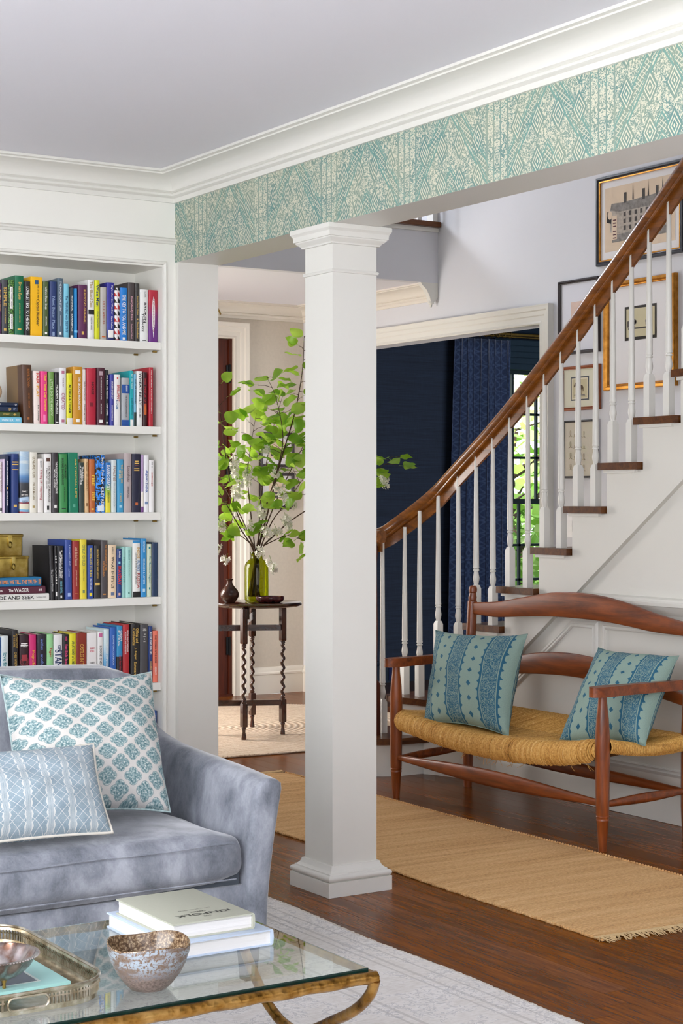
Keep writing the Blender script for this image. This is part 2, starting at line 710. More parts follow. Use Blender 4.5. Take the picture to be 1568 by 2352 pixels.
# door casings
CAS = [(0, 0), (0, .014), (.006, .019), (.014, .016), (.018, .014), (.044, .015), (.050, .022), (.060, .024), (.072, .026), (.078, .034), (.092, .036), (.100, .040), (.105, .040), (.105, 0)]


def casing(name, pts, place, mat):
    rows = []
    for (u, v, du, dv) in pts:
        rows.append([place(u + du * wd, v + dv * wd, pr) for wd, pr in CAS])
    return struct(name, B().loft(rows), mat, sharp=25)


casing('trim_dining_opening', [(7.458, 0, -1, 0), (7.458, 2.27, -1, 1), (9.4, 2.27, 1, 1), (9.4, 0, 1, 0)], lambda u, v, p: (6.06 - p, u, v), TRIM)
casing('trim_front_door', [(5.516, 0, 1, 0), (5.516, 2.363, 1, 1), (4.6, 2.363, -1, 1), (4.6, 0, -1, 0)], lambda u, v, p: (u, 10.0 - p, v), ENTRYT)
BASE = [(0, 0), (.018, 0), (.018, .125), (.022, .130), (.022, .140), (.014, .148), (.012, .165), (.006, .175), (0, .178)]
struct('baseboard_far', B().loft([[(x, 10.0 - p, z) for p, z in BASE] for x in (5.622, 6.06)]), ENTRYT, sharp=25)
struct('baseboard_right', B().loft([[(6.06 - p, y, z) for p, z in BASE] for y in (9.51, 9.98)]), ENTRYT, sharp=25)
# front door: mahogany slab with a recessed panel and three iron hinges
d = tag(obj('door_1', B().box(4.602, 10.03, .004, 5.512, 10.075, 2.36).bevel(.003, 1), MAHOG), kind='structure')
b = B()
for (z0, z1) in ((.12, 1.02), (1.14, 2.24)):
    for (x0, x1) in ((4.74, 5.0), (5.1, 5.38)):
        b.box(x0, 10.026, z0, x1, 10.031, z1)
obj('door_panel', b.bevel(.004, 2), MAHOG, d)
obj('door_stop', B().box(5.496, 10.012, 0, 5.515, 10.03, 2.363), MAHOG, d)
obj('door_threshold', B().box(4.6, 10.0, -.001, 5.515, 10.15, .012).bevel(.004, 1), MAHOG, d)
for z in (2.13, 1.5, .33):
    h = obj('door_hinge', B().lathe([(.008, -.062), (.008, .062)], 5.500, 10.016, z, 8).box(5.478, 10.02, z - .058, 5.50, 10.029, z + .058), BLACKM, d)
# sconce on the far wall, mostly hidden behind the end of the bookcase wall
t = thing('wall_sconce', 'sliver of brass wall fitting high beside the front door', 'light fixture', (5.372, 9.97, 2.50))
obj('arm', B().tube([(5.372, 9.998, 2.53), (5.378, 9.95, 2.545), (5.384, 9.93, 2.51)], .006, 6), BRASS, t)
obj('backplate', B().lathe([(.0, 0), (.022, .001), (.018, .010), (0, .012)], 5.372, 9.985, 2.53, 12, 'y'), BRASS, t)

# dining room
b = B()
WX0, WX1, WZ0, WZ1 = 7.80, 8.72, .42, 2.27
b.box(6.18, 10.15, 0, WX0, 10.3, 2.65)
b.box(WX1, 10.15, 0, 10.0, 10.3, 2.65)
b.box(WX0, 10.15, 0, WX1, 10.3, WZ0)
b.box(WX0, 10.15, WZ1, WX1, 10.3, 2.65)
struct('wall_dining_far', b, NAVY)
struct('wall_dining_right', B().box(10, 5.0, 0, 10.15, 10.3, 2.65), NAVY)
struct('wall_dining_near', B().box(6.18, 4.85, 0, 10.15, 5.0, 2.65), NAVY)
struct('wall_dining_left', B().box(6.18, 5.0, 0, 6.186, 7.45, 2.65).box(6.18, 7.45, 2.275, 6.186, 9.41, 2.65).box(6.18, 9.41, 0, 6.186, 10.15, 2.65), NAVY)
struct('ceiling_dining', B().box(6.18, 4.85, 2.65, 10.15, 10.3, 2.8), plain('dining_ceiling_paint', '#26384a', .6))
struct('roof_sun_block', B().box(6.1, 4.6, 3.1, 10.6, 10.75, 3.2), NAVYT)  # unseen slab added above the dining room to block the sun
NB = [(0, 0), (.018, 0), (.018, .12), (.022, .128), (.012, .14), (.008, .152), (0, .155)]
struct('baseboard_dining', B().loft([[(x, 10.15 - p, z) for p, z in NB] for x in (6.19, 9.99)]), NAVYT, sharp=25)
t = thing('wall_outlet', 'navy outlet plate set into the navy dining room baseboard', 'outlet', (6.876, 10.13, .02))
obj('plate', B().box(6.846, 10.126, .015, 6.906, 10.132, .105).bevel(.002, 1), plain('navy_plastic', '#14235a', .35), t)
obj('socket', B().box(6.862, 10.124, .035, 6.890, 10.127, .055).box(6.862, 10.124, .066, 6.890, 10.127, .086), plain('navy_plastic_dark', '#0c1640', .35), t)

# dining room window: dark sash window with muntins, glass panes, stool and pelmet
SASH = plain('window_dark_green_paint', '#12282a', .6)
win = tag(obj('window_1', B().box(WX0 - .07, 10.125, WZ0 - .05, WX0, 10.15, WZ1 + .07).box(WX1, 10.125, WZ0 - .05, WX1 + .07, 10.15, WZ1 + .07).box(WX0, 10.125, WZ1, WX1, 10.15, WZ1 + .07), NAVYT), kind='structure')
obj('window_stool', B().box(WX0 - .09, 10.09, WZ0 - .05, WX1 + .09, 10.2, WZ0 - .02).bevel(.006, 2), NAVYT, win)
mz = 1.284
mu = .5 * (WX0 + WX1) - .215
def sash(name, z0, z1, y, bars, cols):
    b = B()
    b.box(WX0, y, z0, WX0 + .022, y + .035, z1)
    b.box(WX1 - .022, y, z0, WX1, y + .035, z1)
    b.box(WX0, y, z0, WX1, y + .035, z0 + .03)
    b.box(WX0, y, z1 - .03, WX1, y + .035, z1)
    o = obj(name, b, SASH, win)
    for z in bars:
        obj('muntin', B().box(WX0 + .02, y + .006, z - .009, WX1 - .02, y + .028, z + .009), SASH, win)
    for x in cols:
        obj('muntin', B().box(x - .009, y + .006, z0 + .02, x + .009, y + .028, z1 - .02), SASH, win)


sash('window_sash', mz - .01, WZ1, 10.21, (1.613, 1.941), (8.028, 8.255, 8.482))
sash('window_sash', WZ0, mz + .012, 10.17, (.700, .958), (8.058, 8.285, 8.512))
def facing_fresnel(t, f0=.04):
    """Schlick reflectance that is the same from both sides of a pane."""
    lw = t.nodes.new('ShaderNodeLayerWeight')
    lw.inputs[0].default_value = .5
    e = E(t, lw.outputs['Facing']).m('POWER', 5.0)
    return (e * (1 - f0) + f0).s


gm = bpy.data.materials.new('window_glass')
gm.use_nodes = True
gt = gm.node_tree
gt.nodes.remove(gt.nodes['Principled BSDF'])
tr = gt.nodes.new('ShaderNodeBsdfTransparent')
gg = gt.nodes.new('ShaderNodeBsdfGlossy')
gg.inputs['Roughness'].default_value = .02
ms = gt.nodes.new('ShaderNodeMixShader')
gt.links.new(facing_fresnel(gt), ms.inputs[0])
gt.links.new(tr.outputs[0], ms.inputs[1])
gt.links.new(gg.outputs[0], ms.inputs[2])
gt.links.new(ms.outputs[0], gt.nodes['Material Output'].inputs[0])
PANE = gm
for z0, z1, y, bars, cols in ((mz + .02, WZ1 - .03, 10.222, (1.613, 1.941), (8.028, 8.255, 8.482)), (WZ0 + .03, mz - .018, 10.184, (.700, .958), (8.058, 8.285, 8.512))):
    zs = [z0] + list(bars) + [z1]
    xs = [WX0 + .022] + list(cols) + [WX1 - .022]
    for i in range(len(zs) - 1):
        for j in range(len(xs) - 1):
            obj('pane', B().box(xs[j] + .006, y, zs[i] + .006, xs[j + 1] - .006, y + .004, zs[i + 1] - .006), PANE, win)
# pelmet / folded roman shade over the window
t = thing('roman_shade', 'folded dark navy roman shade over the dining room window', 'window shade', (8.26, 10.12, 2.27))
ROMAN = plain('navy_shade_cloth', '#1c3446', .8, var=.1, scale=40)
for k in range(5):
    obj('fold', B().softbox((WX0 - .03, 10.10 - .007 * (k % 2) - .004 * (4 - k), 2.262 + k * .045), (WX1 + .03, 10.124, 2.262 + k * .045 + .047), .008, 5), ROMAN, t)
struct('trim_window_head', B().box(WX0 - .09, 10.10, 2.50, WX1 + .09, 10.15, 2.62).bevel(.008, 2), NAVYT)


def mat_curtain():
    m = MT('navy_damask', .7, Sheen_Weight=.4)
    u, v, _ = m.xyz(m.coord('UV'))
    # overlapping circles printed in a paler thread
    def ring(ox, oy):
        a = ((u * 7 + ox).fract() - .5)
        c = ((v * 13 + oy).fract() - .5)
        r = (a * a + c * c).sqrt()
        return (r - .5).abs().lt(.024)
    g = ring(0, 0).max(ring(.5, 0)).max(ring(0, .5)).max(ring(.5, .5))
    n = m.noise(m.coord('UV', (20, 50, 1)), 2.5, 3)
    base = m.ramp(n, [(.3, '#1d2f54'), (.7, '#2c426c')])
    return m.color(m.mix(g * n * .5, base, '#6680ae'))


CURT = mat_curtain()
t = thing('curtain', 'pleated navy patterned curtain panel beside the dining room window', 'curtain', (7.62, 10.03, 0))
bm = bmesh.new()
uvl = bm.loops.layers.uv.new('uv')
NU, NV = 150, 26
cx0, cx1 = 7.36, 7.87
grid = []
for j in range(NV + 1):
    v = j / NV
    z = .015 + v * 2.455
    row = []
    for i in range(NU + 1):
        u = i / NU
        k = 8.5
        amp = .034 * (.55 + .45 * (1 - v)) * (1 if v < .93 else .7)
        ph = u * k * 2 * PI + .35 * math.sin(3 * u + v * 1.3)
        sft = math.sin(ph)
        yy = 10.035 + amp * (math.copysign(abs(sft) ** .75, sft)) + .008 * math.sin(u * 13 + v * 3)
        wd = 1.0 + .12 * (1 - v)
        x = cx1 - (cx1 - cx0) * (1 - u) * wd
        row.append(bm.verts.new((x + .006 * math.sin(2 * ph), yy, z)))
    grid.append(row)
for j in range(NV):
    for i in range(NU):
        f = bm.faces.new((grid[j][i], grid[j][i + 1], grid[j + 1][i + 1], grid[j + 1][i]))
        for lp, (a, c) in zip(f.loops, ((i, j), (i + 1, j), (i + 1, j + 1), (i, j + 1))):
            lp[uvl].uv = (a / NU, c / NV)
ob = obj('panel', bm, CURT, t, sharp=80)
md = ob.modifiers.new('thickness', 'SOLIDIFY')
md.thickness = .004
t2 = thing('curtain_rod', 'brass curtain rod with rings above the navy curtain', 'curtain rod', (8.0, 10.03, 2.515))
obj('rod', B().tube([(7.30, 10.03, 2.515), (8.95, 10.03, 2.515)], .010, 12), BRASS, t2)
obj('rod', B().tube([(7.30, 10.06, 2.500), (8.95, 10.06, 2.500)], .006, 8), BRASS, t2)
obj('finial', B().lathe([(.006, -.03), (.02, -.018), (.024, 0), (.018, .016), (.012, .03)], 7.28, 10.03, 2.515, 12, 'x'), BRASS, t2)
for x in (7.34, 8.9):
    obj('bracket', B().box(x - .008, 10.03, 2.49, x + .008, 10.15, 2.505), BRASS, t2)
ring0 = None
for i in range(9):
    x = 7.41 + i * .0555
    pts = [(x, 10.03 + .020 * math.cos(a), 2.508 + .024 * math.sin(a)) for a in [2 * PI * k / 14 for k in range(14)]]
    obj('ring', B().tube(pts, .0025, 6, loop=True), BRASS, t2)

# ------------------------------------------------------------------ garden outside the dining room window
struct('ground_garden', B().box(2, 10.4, -.5, 30, 40, -.35), plain('lawn', '#6f9a3c', .9, var=.3, scale=3))
LEAFG = []
for i, c in enumerate(('#74a636', '#92bf4a', '#c0dc86', '#e2cfae')):
    m = MT('garden_leaf_%s' % ['green', 'lime', 'pale', 'blush'][i], .5, Transmission_Weight=0.0, Subsurface_Weight=0.0)
    m.color(c)
    LEAFG.append(m.mat)
BARK = plain('bark', '#4a3a2c', .9, var=.3, scale=20, bump=.3)


def garden_tree(x, y, h, rad, label, mats, n, seed, low=.5):
    r = random.Random(seed)
    t = thing('garden_tree', label, 'tree', (x, y, -.36), 'trees outside the dining room window')
    b = B()
    tr = [(x, y, -.36), (x + .1, y - .05, h * .3), (x - .05, y + .1, h * .6), (x + .05, y, h * .95)]
    b.tube(catmull(tr, 4), [.10 - .08 * i / 12 for i in range(13)], 8)
    for k in range(14):
        a = r.uniform(0, 2 * PI)
        z0 = r.uniform(.25, .85) * h
        L = rad * r.uniform(.5, 1)
        b.tube([(x, y, z0), (x + L * .5 * math.cos(a), y + L * .5 * math.sin(a), z0 + L * .3), (x + L * math.cos(a), y + L * math.sin(a), z0 + L * .45)], [.03, .018, .006], 5)
    obj('trunk', b, BARK, t)
    bm = bmesh.new()
    for k in range(n):
        while True:
            p = Vector((r.uniform(-1, 1), r.uniform(-1, 1), r.uniform(-1, 1)))
            if .35 < p.length < 1:
                break
        c = Vector((x + p.x * rad, y + p.y * rad, h * (low + (1 - low) / 2) + p.z * h * (1 - low) / 2))
        a = Vector((r.gauss(0, 1), r.gauss(0, 1), r.gauss(0, .5))).normalized()
        n_ = Vector((r.gauss(0, .6), r.gauss(-.6, .6), r.gauss(.5, .6)))
        q = n_.cross(a)
        if q.length < .05:
            continue
        q.normalize()
        s_ = r.uniform(.045, .10)
        vs = [bm.verts.new(c + a * s_ * u + q * s_ * v_) for u, v_ in ((-1, 0), (-.35, -.6), (.4, -.5), (1, 0), (.4, .5), (-.35, .6))]
        f = bm.faces.new(vs)
        f.material_index = r.choice((0, 0, 1, 1, 2)) if len(mats) > 2 else r.randrange(len(mats))
    o = obj('foliage', bm, mats, t, smooth=False)
    o['kind'] = 'stuff'


garden_tree(9.4, 12.2, 1.35, .85, 'leafy green shrub close outside the dining room window', LEAFG[:3], 900, 3, .05)
garden_tree(11.0, 14.0, 2.1, 1.0, 'fresh green bush outside behind the nearest shrub', LEAFG[:3], 800, 4, .1)
garden_tree(12.6, 17.2, 4.6, 2.1, 'pale blossoming tree standing behind the garden bushes', [LEAFG[2], LEAFG[3]], 1500, 5, .25)

# ------------------------------------------------------------------ column
col = thing('column', 'square white column with moulded base and capital under the wallpapered beam', 'column', (3.1, 4.875, 0))
def square_loft(prof, half=.0865, cx=3.1, cy=4.875):
    return B().loft([[(cx + sx * (half + o), cy + sy * (half + o), z) for sx, sy in ((-1, -1), (1, -1), (1, 1), (-1, 1))] for o, z in prof])


obj('shaft', square_loft([(0, .09), (0, 2.15)]).bevel(.0012, 1), TRIM, col)
obj('plinth', square_loft([(.0375, .0005), (.0375, .048)]).bevel(.0015, 1), TRIM, col)
obj('base_moulding', square_loft([(.029, .048), (.031, .050)] + [(.029 + .0085 * math.sin(math.radians(a)), .0595 - .0095 * math.cos(math.radians(a))) for a in range(0, 181, 20)] + [(.026, .070), (.0255, .074), (.020, .076), (.014, .081), (.010, .088), (.008, .096), (.0, .0965)]), TRIM, col, sharp=20)
obj('astragal', square_loft([(0, 2.047), (.004, 2.048), (.0065, 2.053), (.004, 2.058), (0, 2.059)]), TRIM, col, sharp=20)
obj('capital', square_loft([(0, 2.141), (.009, 2.1415), (.010, 2.146), (.013, 2.150), (.019, 2.154), (.024, 2.159), (.025, 2.163), (.0295, 2.1635), (.0295, 2.172), (.031, 2.180), (.036, 2.187), (.0375, 2.1885), (.0375, 2.2035)]), TRIM, col, sharp=20)
# ------------------------------------------------------------------ staircase
st = thing('staircase', 'white staircase with oak treads and oak handrail rising to the right', 'staircase', (5.4, 5.5, 0))
RISE = .1815
NOSE = {3: 6.735, 4: 6.454, 5: 6.200, 6: 5.955, 7: 5.730, 8: 5.507, 9: 5.287, 10: 5.068}
for k in range(11, 17):
    NOSE[k] = NOSE[10] - .219 * (k - 10)
SX = 4.80                                                     # outer face of the string
TRS = []
for k in range(3, 17):
    z = RISE * k
    back = NOSE.get(k + 1, NOSE[k] - .219) - .005
    obj('tread', B().box(SX - .026, back - .018, z - .030, 6.055, NOSE[k], z).bevel(.011, 3), OAKX, st)
    obj('cove', B().box(SX - .012, back + .015, z - .043, SX, NOSE[k] - .018, z - .030).box(SX, NOSE[k] - .03, z - .043, 6.05, NOSE[k] - .018, z - .030), TRIM, st)
    obj('riser', B().box(SX + .026, NOSE[k] - .045, z - RISE + .0005, 6.05, NOSE[k] - .030, z - .030), TRIM, st)
# two flared lower steps with round ends
def step(cx, cy, r, yb, xin, z0, z1, off=0):
    pts = [(xin, cy + r + off), (cx, cy + r + off)]
    pts += arc(cx, cy, r + off, 90, 270, 18)
    pts += [(xin - 1.26, cy - r - off), (xin - 1.26, yb), (xin, yb)]
    return pts


P1 = [(6.055, 7.03)] + arc(4.60, 6.855, .175, 90, 262, 20) + [(4.70, 6.68), (4.83, 6.66), (6.055, 6.66)]
P1o = [(6.055, 7.06)] + arc(4.60, 6.855, .205, 90, 262, 20) + [(4.662, 6.652), (4.84, 6.63), (6.055, 6.63)]
P2 = [(6.05, 6.885)] + arc(4.715, 6.80, .085, 90, 190, 12) + [(4.70, 6.60), (4.765, 6.46), (6.05, 6.46)]
P2o = [(6.055, 6.912)] + arc(4.715, 6.80, .112, 90, 200, 12) + [(4.650, 6.58), (4.73, 6.40), (6.055, 6.40)]
obj('riser', B().prism(P1, 'z', .0005, RISE - .03), TRIM, st)
obj('tread', B().prism(P1o, 'z', RISE - .03, RISE).bevel(.011, 3, 50), OAKX, st)
obj('riser', B().prism(P2, 'z', RISE, 2 * RISE - .03), TRIM, st)
obj('tread', B().prism(P2o, 'z', 2 * RISE - .03, 2 * RISE).bevel(.011, 3, 50), OAKX, st)
obj('cove', B().prism([(x, y) for x, y in P1o[1:22]] + [(4.66, 6.70)], 'z', RISE - .042, RISE - .0305), TRIM, st) if False else None

# string wall: zigzag top, from the floor
zig = [(6.40, 0.0005), (6.40, 3 * RISE - .031 - RISE), (NOSE[3] - .035, 2 * RISE + .001)]
zig = [(NOSE[3] - .03, 2 * RISE + .0005)]
for k in range(3, 17):
    z = RISE * k - .030
    zig.append((NOSE[k] - .03, z))
    nb = NOSE.get(k + 1, NOSE[k] - .219) - .03
    zig.append((nb, z))
yend = zig[-1][0]
zig += [(yend, .0005), (6.44, .0005), (6.46, 2 * RISE + .0005)]
obj('string_wall', B().prism(zig, 'x', SX + .025, SX + .045), TRIM, st)


def diag(y):                                                  # lower edge of the raised string board
    return 1.372 - .7365 * (y - 5.036)


brd = [(NOSE[3] - .03, 2 * RISE + .0006)]
for k in range(3, 17):
    z = RISE * k - .0305
    brd.append((NOSE[k] - .03, z))
    brd.append((NOSE.get(k + 1, NOSE[k] - .219) - .03, z))
brd += [(yend, diag(yend)), (6.38, diag(6.38))]
obj('string_board', B().prism(brd, 'x', SX, SX + .0255).bevel(.0015, 1), TRIM, st)
# curved foot of the string wall beside the two lowest steps
foot = [(4.705, 6.67), (4.735, 6.62), (4.778, 6.46), (4.825, 6.30)]
b = B()
for (x0, y0), (x1, y1) in zip(foot, foot[1:]):
    b.face([(x0, y0, .0005), (x1, y1, .0005), (x1, y1, .33), (x0, y0, .33)])
obj('string_foot', b, TRIM, st)
# chair rail, panel mouldings and base of the wainscot under the stair
CR = [(0, .806), (.010, .808), (.012, .815), (.007, .819), (.007, .832), (.010, .836), (.018, .848), (.028, .862), (.032, .868), (.038, .870), (.038, .884), (.030, .890), (.028, .898), (.012, .903), (0, .904)]
x0 = SX + .025
obj('chair_rail', B().loft([[(x0 - p, y, z) for p, z in CR] for y in (yend, 5.70)]), TRIM, st, sharp=25)
PM = [(0, 0), (.007, .001), (.010, .006), (.006, .011), (.005, .016), (.009, .020), (.006, .028), (0, .034)]


def panel(poly):
    """Moulding swept round a closed polygon (y, z), inside edge offset."""
    n = len(poly)
    rows = []
    for i in range(n):
        p0, p1, p2 = Vector(poly[i - 1]), Vector(poly[i]), Vector(poly[(i + 1) % n])
        a, c = (p1 - p0).normalized(), (p2 - p1).normalized()
        na, nc = Vector((-a.y, a.x)), Vector((-c.y, c.x))
        m = (na + nc).normalized()
        k = 1 / max(.35, m.dot(na))
        rows.append([(x0 - pr, p1.x + m.x * k * wd, p1.y + m.y * k * wd) for pr, wd in PM])
    obj('panel_moulding', B().loft(rows, True, False, True), TRIM, st, sharp=25)


panel([(5.594, .75), (5.722, .75), (6.30, .325), (6.30, .22), (5.594, .22)])
for ya, yb in ((4.63, 5.503), (3.68, 4.54), (2.75, 3.60)):
    panel([(ya, .752), (yb, .752), (yb, .22), (ya, .22)])
obj('base_rail', B().loft([[(x0 - p, y, z) for p, z in ((0, .001), (.010, .001), (.010, .100), (.006, .112), (0, .116))] for y in (yend, 6.25)]), TRIM, st, sharp=25)

# balusters
WB = plain('baluster_paint', '#e8e7e1', .33)


def baluster(x, y, z0, z1, half=.0165, block=.165):
    o = obj('baluster', _bal(x, y, z0, z1, half, block), WB, st, sharp=30)
    return o


def _bal(x, y, z0, z1, half, block):
    b = B()
    zb = z0 + block
    b.loft([[(x + sx * h, y + sy * h, z) for sx, sy in ((-1, -1), (1, -1), (1, 1), (-1, 1))] for h, z in ((half, z0), (half, zb - .004), (half * .68, zb + .012), (half * .62, zb + .0121))])
    pr = [(.0108, 0), (.0108, .004), (.0125, .012), (.0152, .026), (.0155, .034), (.0125, .050), (.0112, .060), (.0112, .064), (.0145, .066), (.0145, .071), (.0118, .073), (.0118, .076), (.0145, .078), (.0148, .083), (.0138, .088), (.0138, .12)]
    L = z1 - zb - .012
    pr += [(.0138 - .0052 * t, .12 + (L - .12) * t) for t in (.15, .3, .5, .75, 1.0)]
    b.lathe(pr, x, y, zb + .012, 14)
    return b


BX = SX + .018
BALS = [(6, 6.87)]
RB = [(7.24, 1.108), (7.12, 1.112), (7.031, 1.132), (6.87, 1.23), (6.71, 1.321), (6.552, 1.413), (6.406, 1.502), (6.277, 1.587), (6.152, 1.673), (6.02, 1.769), (5.905, 1.858), (5.792, 1.946), (5.682, 2.031), (5.578, 2.123), (5.462, 2.216), (5.352, 2.305), (5.245, 2.398), (5.133, 2.492)]
RBs = sorted(RB)


def railz(y):
    if y < 5.133:
        return 2.492 + (5.133 - y) * .855
    return interp(RBs, y)


for (x, y, k) in ((4.60, 6.86, 1), (4.712, 6.835, 2), (4.715, 6.715, 2), (4.795, 6.675, 3), (BX, 6.545, 3)):
    zt = {1: 1.115}.get(k, railz({6.835: 7.0, 6.715: 6.87, 6.675: 6.71, 6.545: 6.552}.get(y, y)))
    baluster(x, y, RISE * k, zt + .016, block=.165 if k > 1 else .15)
for k in range(4, 16):
    for dy in (.048, .175 if k < 6 else .162):
        yy = NOSE[k] - dy
        baluster(BX, yy, RISE * k, railz(yy) + .014)

# handrail: moulded section swept along the rail line, easing level over the newel
RP = [(.0065, -.046), (.0065, -.004), (.022, .000), (.025, .006), (.024, .012), (.029, .018), (.032, .030), (.030, .044), (.020, .055), (0, .059)]
RP += [(-a, c) for a, c in RP[-2::-1]]
path = [(4.535, 6.90, 1.098), (4.53, 6.99, 1.098), (4.575, 7.055, 1.099), (4.645, 7.065, 1.101), (4.70, 7.01, 1.108), (4.745, 6.94, 1.145), (4.775, 6.86, 1.190), (4.80, 6.75, 1.262), (BX, 6.62, 1.352)]
path = [(4.555, 6.80, 1.096), (4.545, 6.88, 1.096), (4.575, 6.945, 1.097), (4.63, 6.955, 1.10), (4.675, 6.925, 1.118), (4.725, 6.87, 1.170), (4.77, 6.79, 1.232), (4.805, 6.69, 1.305), (BX, 6.58, 1.388)]
path = catmull(path, 5)
y = 6.45
while y > 3.2:
    path.append(Vector((BX, y, railz(y) - .004)))
    y -= .13
rows = []
for i, p in enumerate(path):
    tn = (path[min(i + 1, len(path) - 1)] - path[max(i - 1, 0)])
    flat = Vector((tn.x, tn.y, 0)).normalized()
    side = Vector((flat.y, -flat.x, 0))
    up = side.cross(tn.normalized())
    if up.z < 0:
        up = -up
    rows.append([p + side * a + up * c for a, c in RP])
obj('handrail', B().loft(rows), OAK, st, sharp=35)
# newel post in dark wood under the volute
b = B()
b.lathe([(.030, 0), (.030, .235), (.024, .25), (.014, .262), (.013, .30), (.016, .50), (.012, .80), (.016, .86), (.018, .875), (.018, .89), (.012, .90), (.012, .915)], 4.528, 6.822, RISE, 16)
obj('newel', b, MAHOG, st)
# carpet runner on the inner part of the treads
RUN = plain('stair_runner', '#a9a39a', .95, var=.35, scale=160)
for k in range(3, 15):
    z = RISE * k
    nb = NOSE.get(k + 1, NOSE[k] - .219)
    obj('runner', B().box(5.06, nb - .03, z, 5.80, NOSE[k] + .004, z + .008).box(5.06, NOSE[k] - .028, z - RISE + .01, 5.80, NOSE[k] - .020, z - .03), RUN, st)
# skirt board against the wall
sk = [(NOSE[3] + .05, 2 * RISE + .10)]
obj('skirt_board', B().prism([(6.75, .45), (3.3, .45 + (6.75 - 3.3) * .818), (3.3, .2 + (6.75 - 3.3) * .818), (6.75, .2)], 'x', 6.042, 6.0595), TRIM, st)

# upper landing balusters
lb = thing('landing_balustrade', 'white balusters on the dark-edged upper landing above the hall', 'balustrade', (4.6, 8.47, 2.964))
x = 6.035
obj('half_newel', B().box(6.025, 8.44, 2.964, 6.058, 8.50, 3.9), WB, lb)
x = 5.94
while x > 3.3:
    obj('baluster', B().box(x - .013, 8.457, 2.964, x + .013, 8.483, 3.86), WB, lb)
    x -= .101
obj('landing_rail', B().box(3.2, 8.44, 3.86, 6.05, 8.50, 3.91).bevel(.012, 3), OAKX, lb)
# light switch
t = thing('light_switch', 'white light switch plate on the stair wall behind the balusters', 'switch', (6.055, 7.205, 1.10))
PLAS = plain('white_plastic', '#efeeee', .3)
obj('plate', B().box(6.053, 7.165, 1.095, 6.0598, 7.245, 1.215).bevel(.002, 1), PLAS, t)
obj('rocker', B().prism([(6.0525, 1.125), (6.0495, 1.155), (6.0525, 1.185), (6.056, 1.185), (6.056, 1.125)], 'y', 7.188, 7.222), PLAS, t)
# ------------------------------------------------------------------ bench
bn = thing('bench', 'long cherry wood ladder-back bench with woven rush seat against the stair', 'bench', (4.45, 5.55, 0))
FXB, BXB = 4.232, 4.672
YL, YR = 6.205, 4.853          # front legs
YBL, YBR = 6.275, 4.87         # back posts
LEGP = [(.015, 0), (.0185, .055), (.0225, .112), (.0245, .115), (.0235, .119), (.0235, .126), (.025, .129), (.0235, .132), (.0245, .138), (.0255, .20), (.0265, .30), (.0275, .385), (.0265, .43), (.0235, .49), (.0190, .53), (.0165, .556), (.016, .572)]
for y in (YL, YR):
    obj('leg', B().lathe(LEGP, FXB, y, 0, 20), BENCHZ, bn, sharp=30)
for y, w_ in ((YBL, 1), (YBR, 1)):
    rows = []
    pr = [(.018, 0), (.021, .06), (.0235, .12), (.0245, .40), (.0235, .6), (.022, .78), (.0215, .84), (.0175, .842), (.0195, .856), (.0155, .872), (.0155, .876), (.0185, .880), (.0195, .890), (.0175, .902), (.011, .909)]
    for r, z in pr:
        cx = BXB + (.030 * max(0, (z - .35)) / .56)
        rows.append([(cx + r * math.cos(2 * PI * i / 18), y + r * math.sin(2 * PI * i / 18), z) for i in range(18)])
    obj('leg', B().loft(rows), BENCHZ, bn, sharp=30)
# arms
for y, yb, s in ((YL, YBL, 1), (YR, YBR, -1)):
    out = [(0.0, 0.023), (.02, .030), (.075, .030), (.13, .021), (.25, .018), (.40, .016), (.46, .015)]
    pts = [(FXB - .055 + .012, y + .014), (FXB - .055, y)]
    top, bot = [], []
    for t, hw in out:
        f = t / .46
        yy = y + (yb - y) * f
        top.append((FXB - .055 + t + .02, yy + hw))
        bot.append((FXB - .055 + t + .02, yy - hw))
    poly = [(FXB - .05, y - .016), (FXB - .056, y - .006), (FXB - .056, y + .008), (FXB - .05, y + .018)] + top + bot[::-1]
    obj('arm', B().prism(poly, 'z', .571, .609).bevel(.007, 3), BENCHW, bn)
# serpentine crest and lower slat
CT = [(4.86, .826), (4.921, .828), (4.989, .836), (5.087, .851), (5.24, .880), (5.398, .902), (5.52, .909), (5.62, .909), (5.735, .902), (5.913, .875), (6.099, .846), (6.234, .836), (6.29, .836)]
CB = [(4.86, .770), (4.921, .771), (5.087, .774), (5.24, .787), (5.398, .797), (5.62, .800), (5.735, .798), (5.913, .788), (6.099, .775), (6.234, .779), (6.29, .782)]
LT = [(4.86, .542), (4.911, .551), (5.05, .580), (5.25, .624), (5.428, .645), (5.58, .653), (5.708, .650), (5.825, .639), (5.946, .617), (6.10, .580), (6.214, .550), (6.29, .540)]
LB = [(4.86, .496), (4.978, .511), (5.20, .538), (5.468, .552), (5.636, .554), (5.81, .547), (5.961, .535), (6.15, .510), (6.29, .492)]


def slat(name, T, Bt, x, dx):
    rows = []
    n = 44
    for i in range(n + 1):
        y = 4.868 + (6.278 - 4.868) * i / n
        zt, zb = smooth_tab(T, y), smooth_tab(Bt, y)
        bow = .022 * (1 - ((y - 5.573) / .705) ** 2)
        xa, xb = x + bow, x + bow + dx
        e = .006
        rows.append([(xa, y, zb + e), (xa, y, zt - e), (xa + e * .6, y, zt - e * .25), (xa + dx * .5, y, zt), (xb - e * .6, y, zt - e * .25), (xb, y, zt - e), (xb, y, zb + e), (xb - e * .6, y, zb + e * .2), (xa + e * .6, y, zb + e * .2)])
    obj(name, B().loft(rows), BENCHW, bn, sharp=60)


slat('crest_rail', CT, CB, 4.684, .022)
slat('back_slat', LT, LB, 4.676, .020)
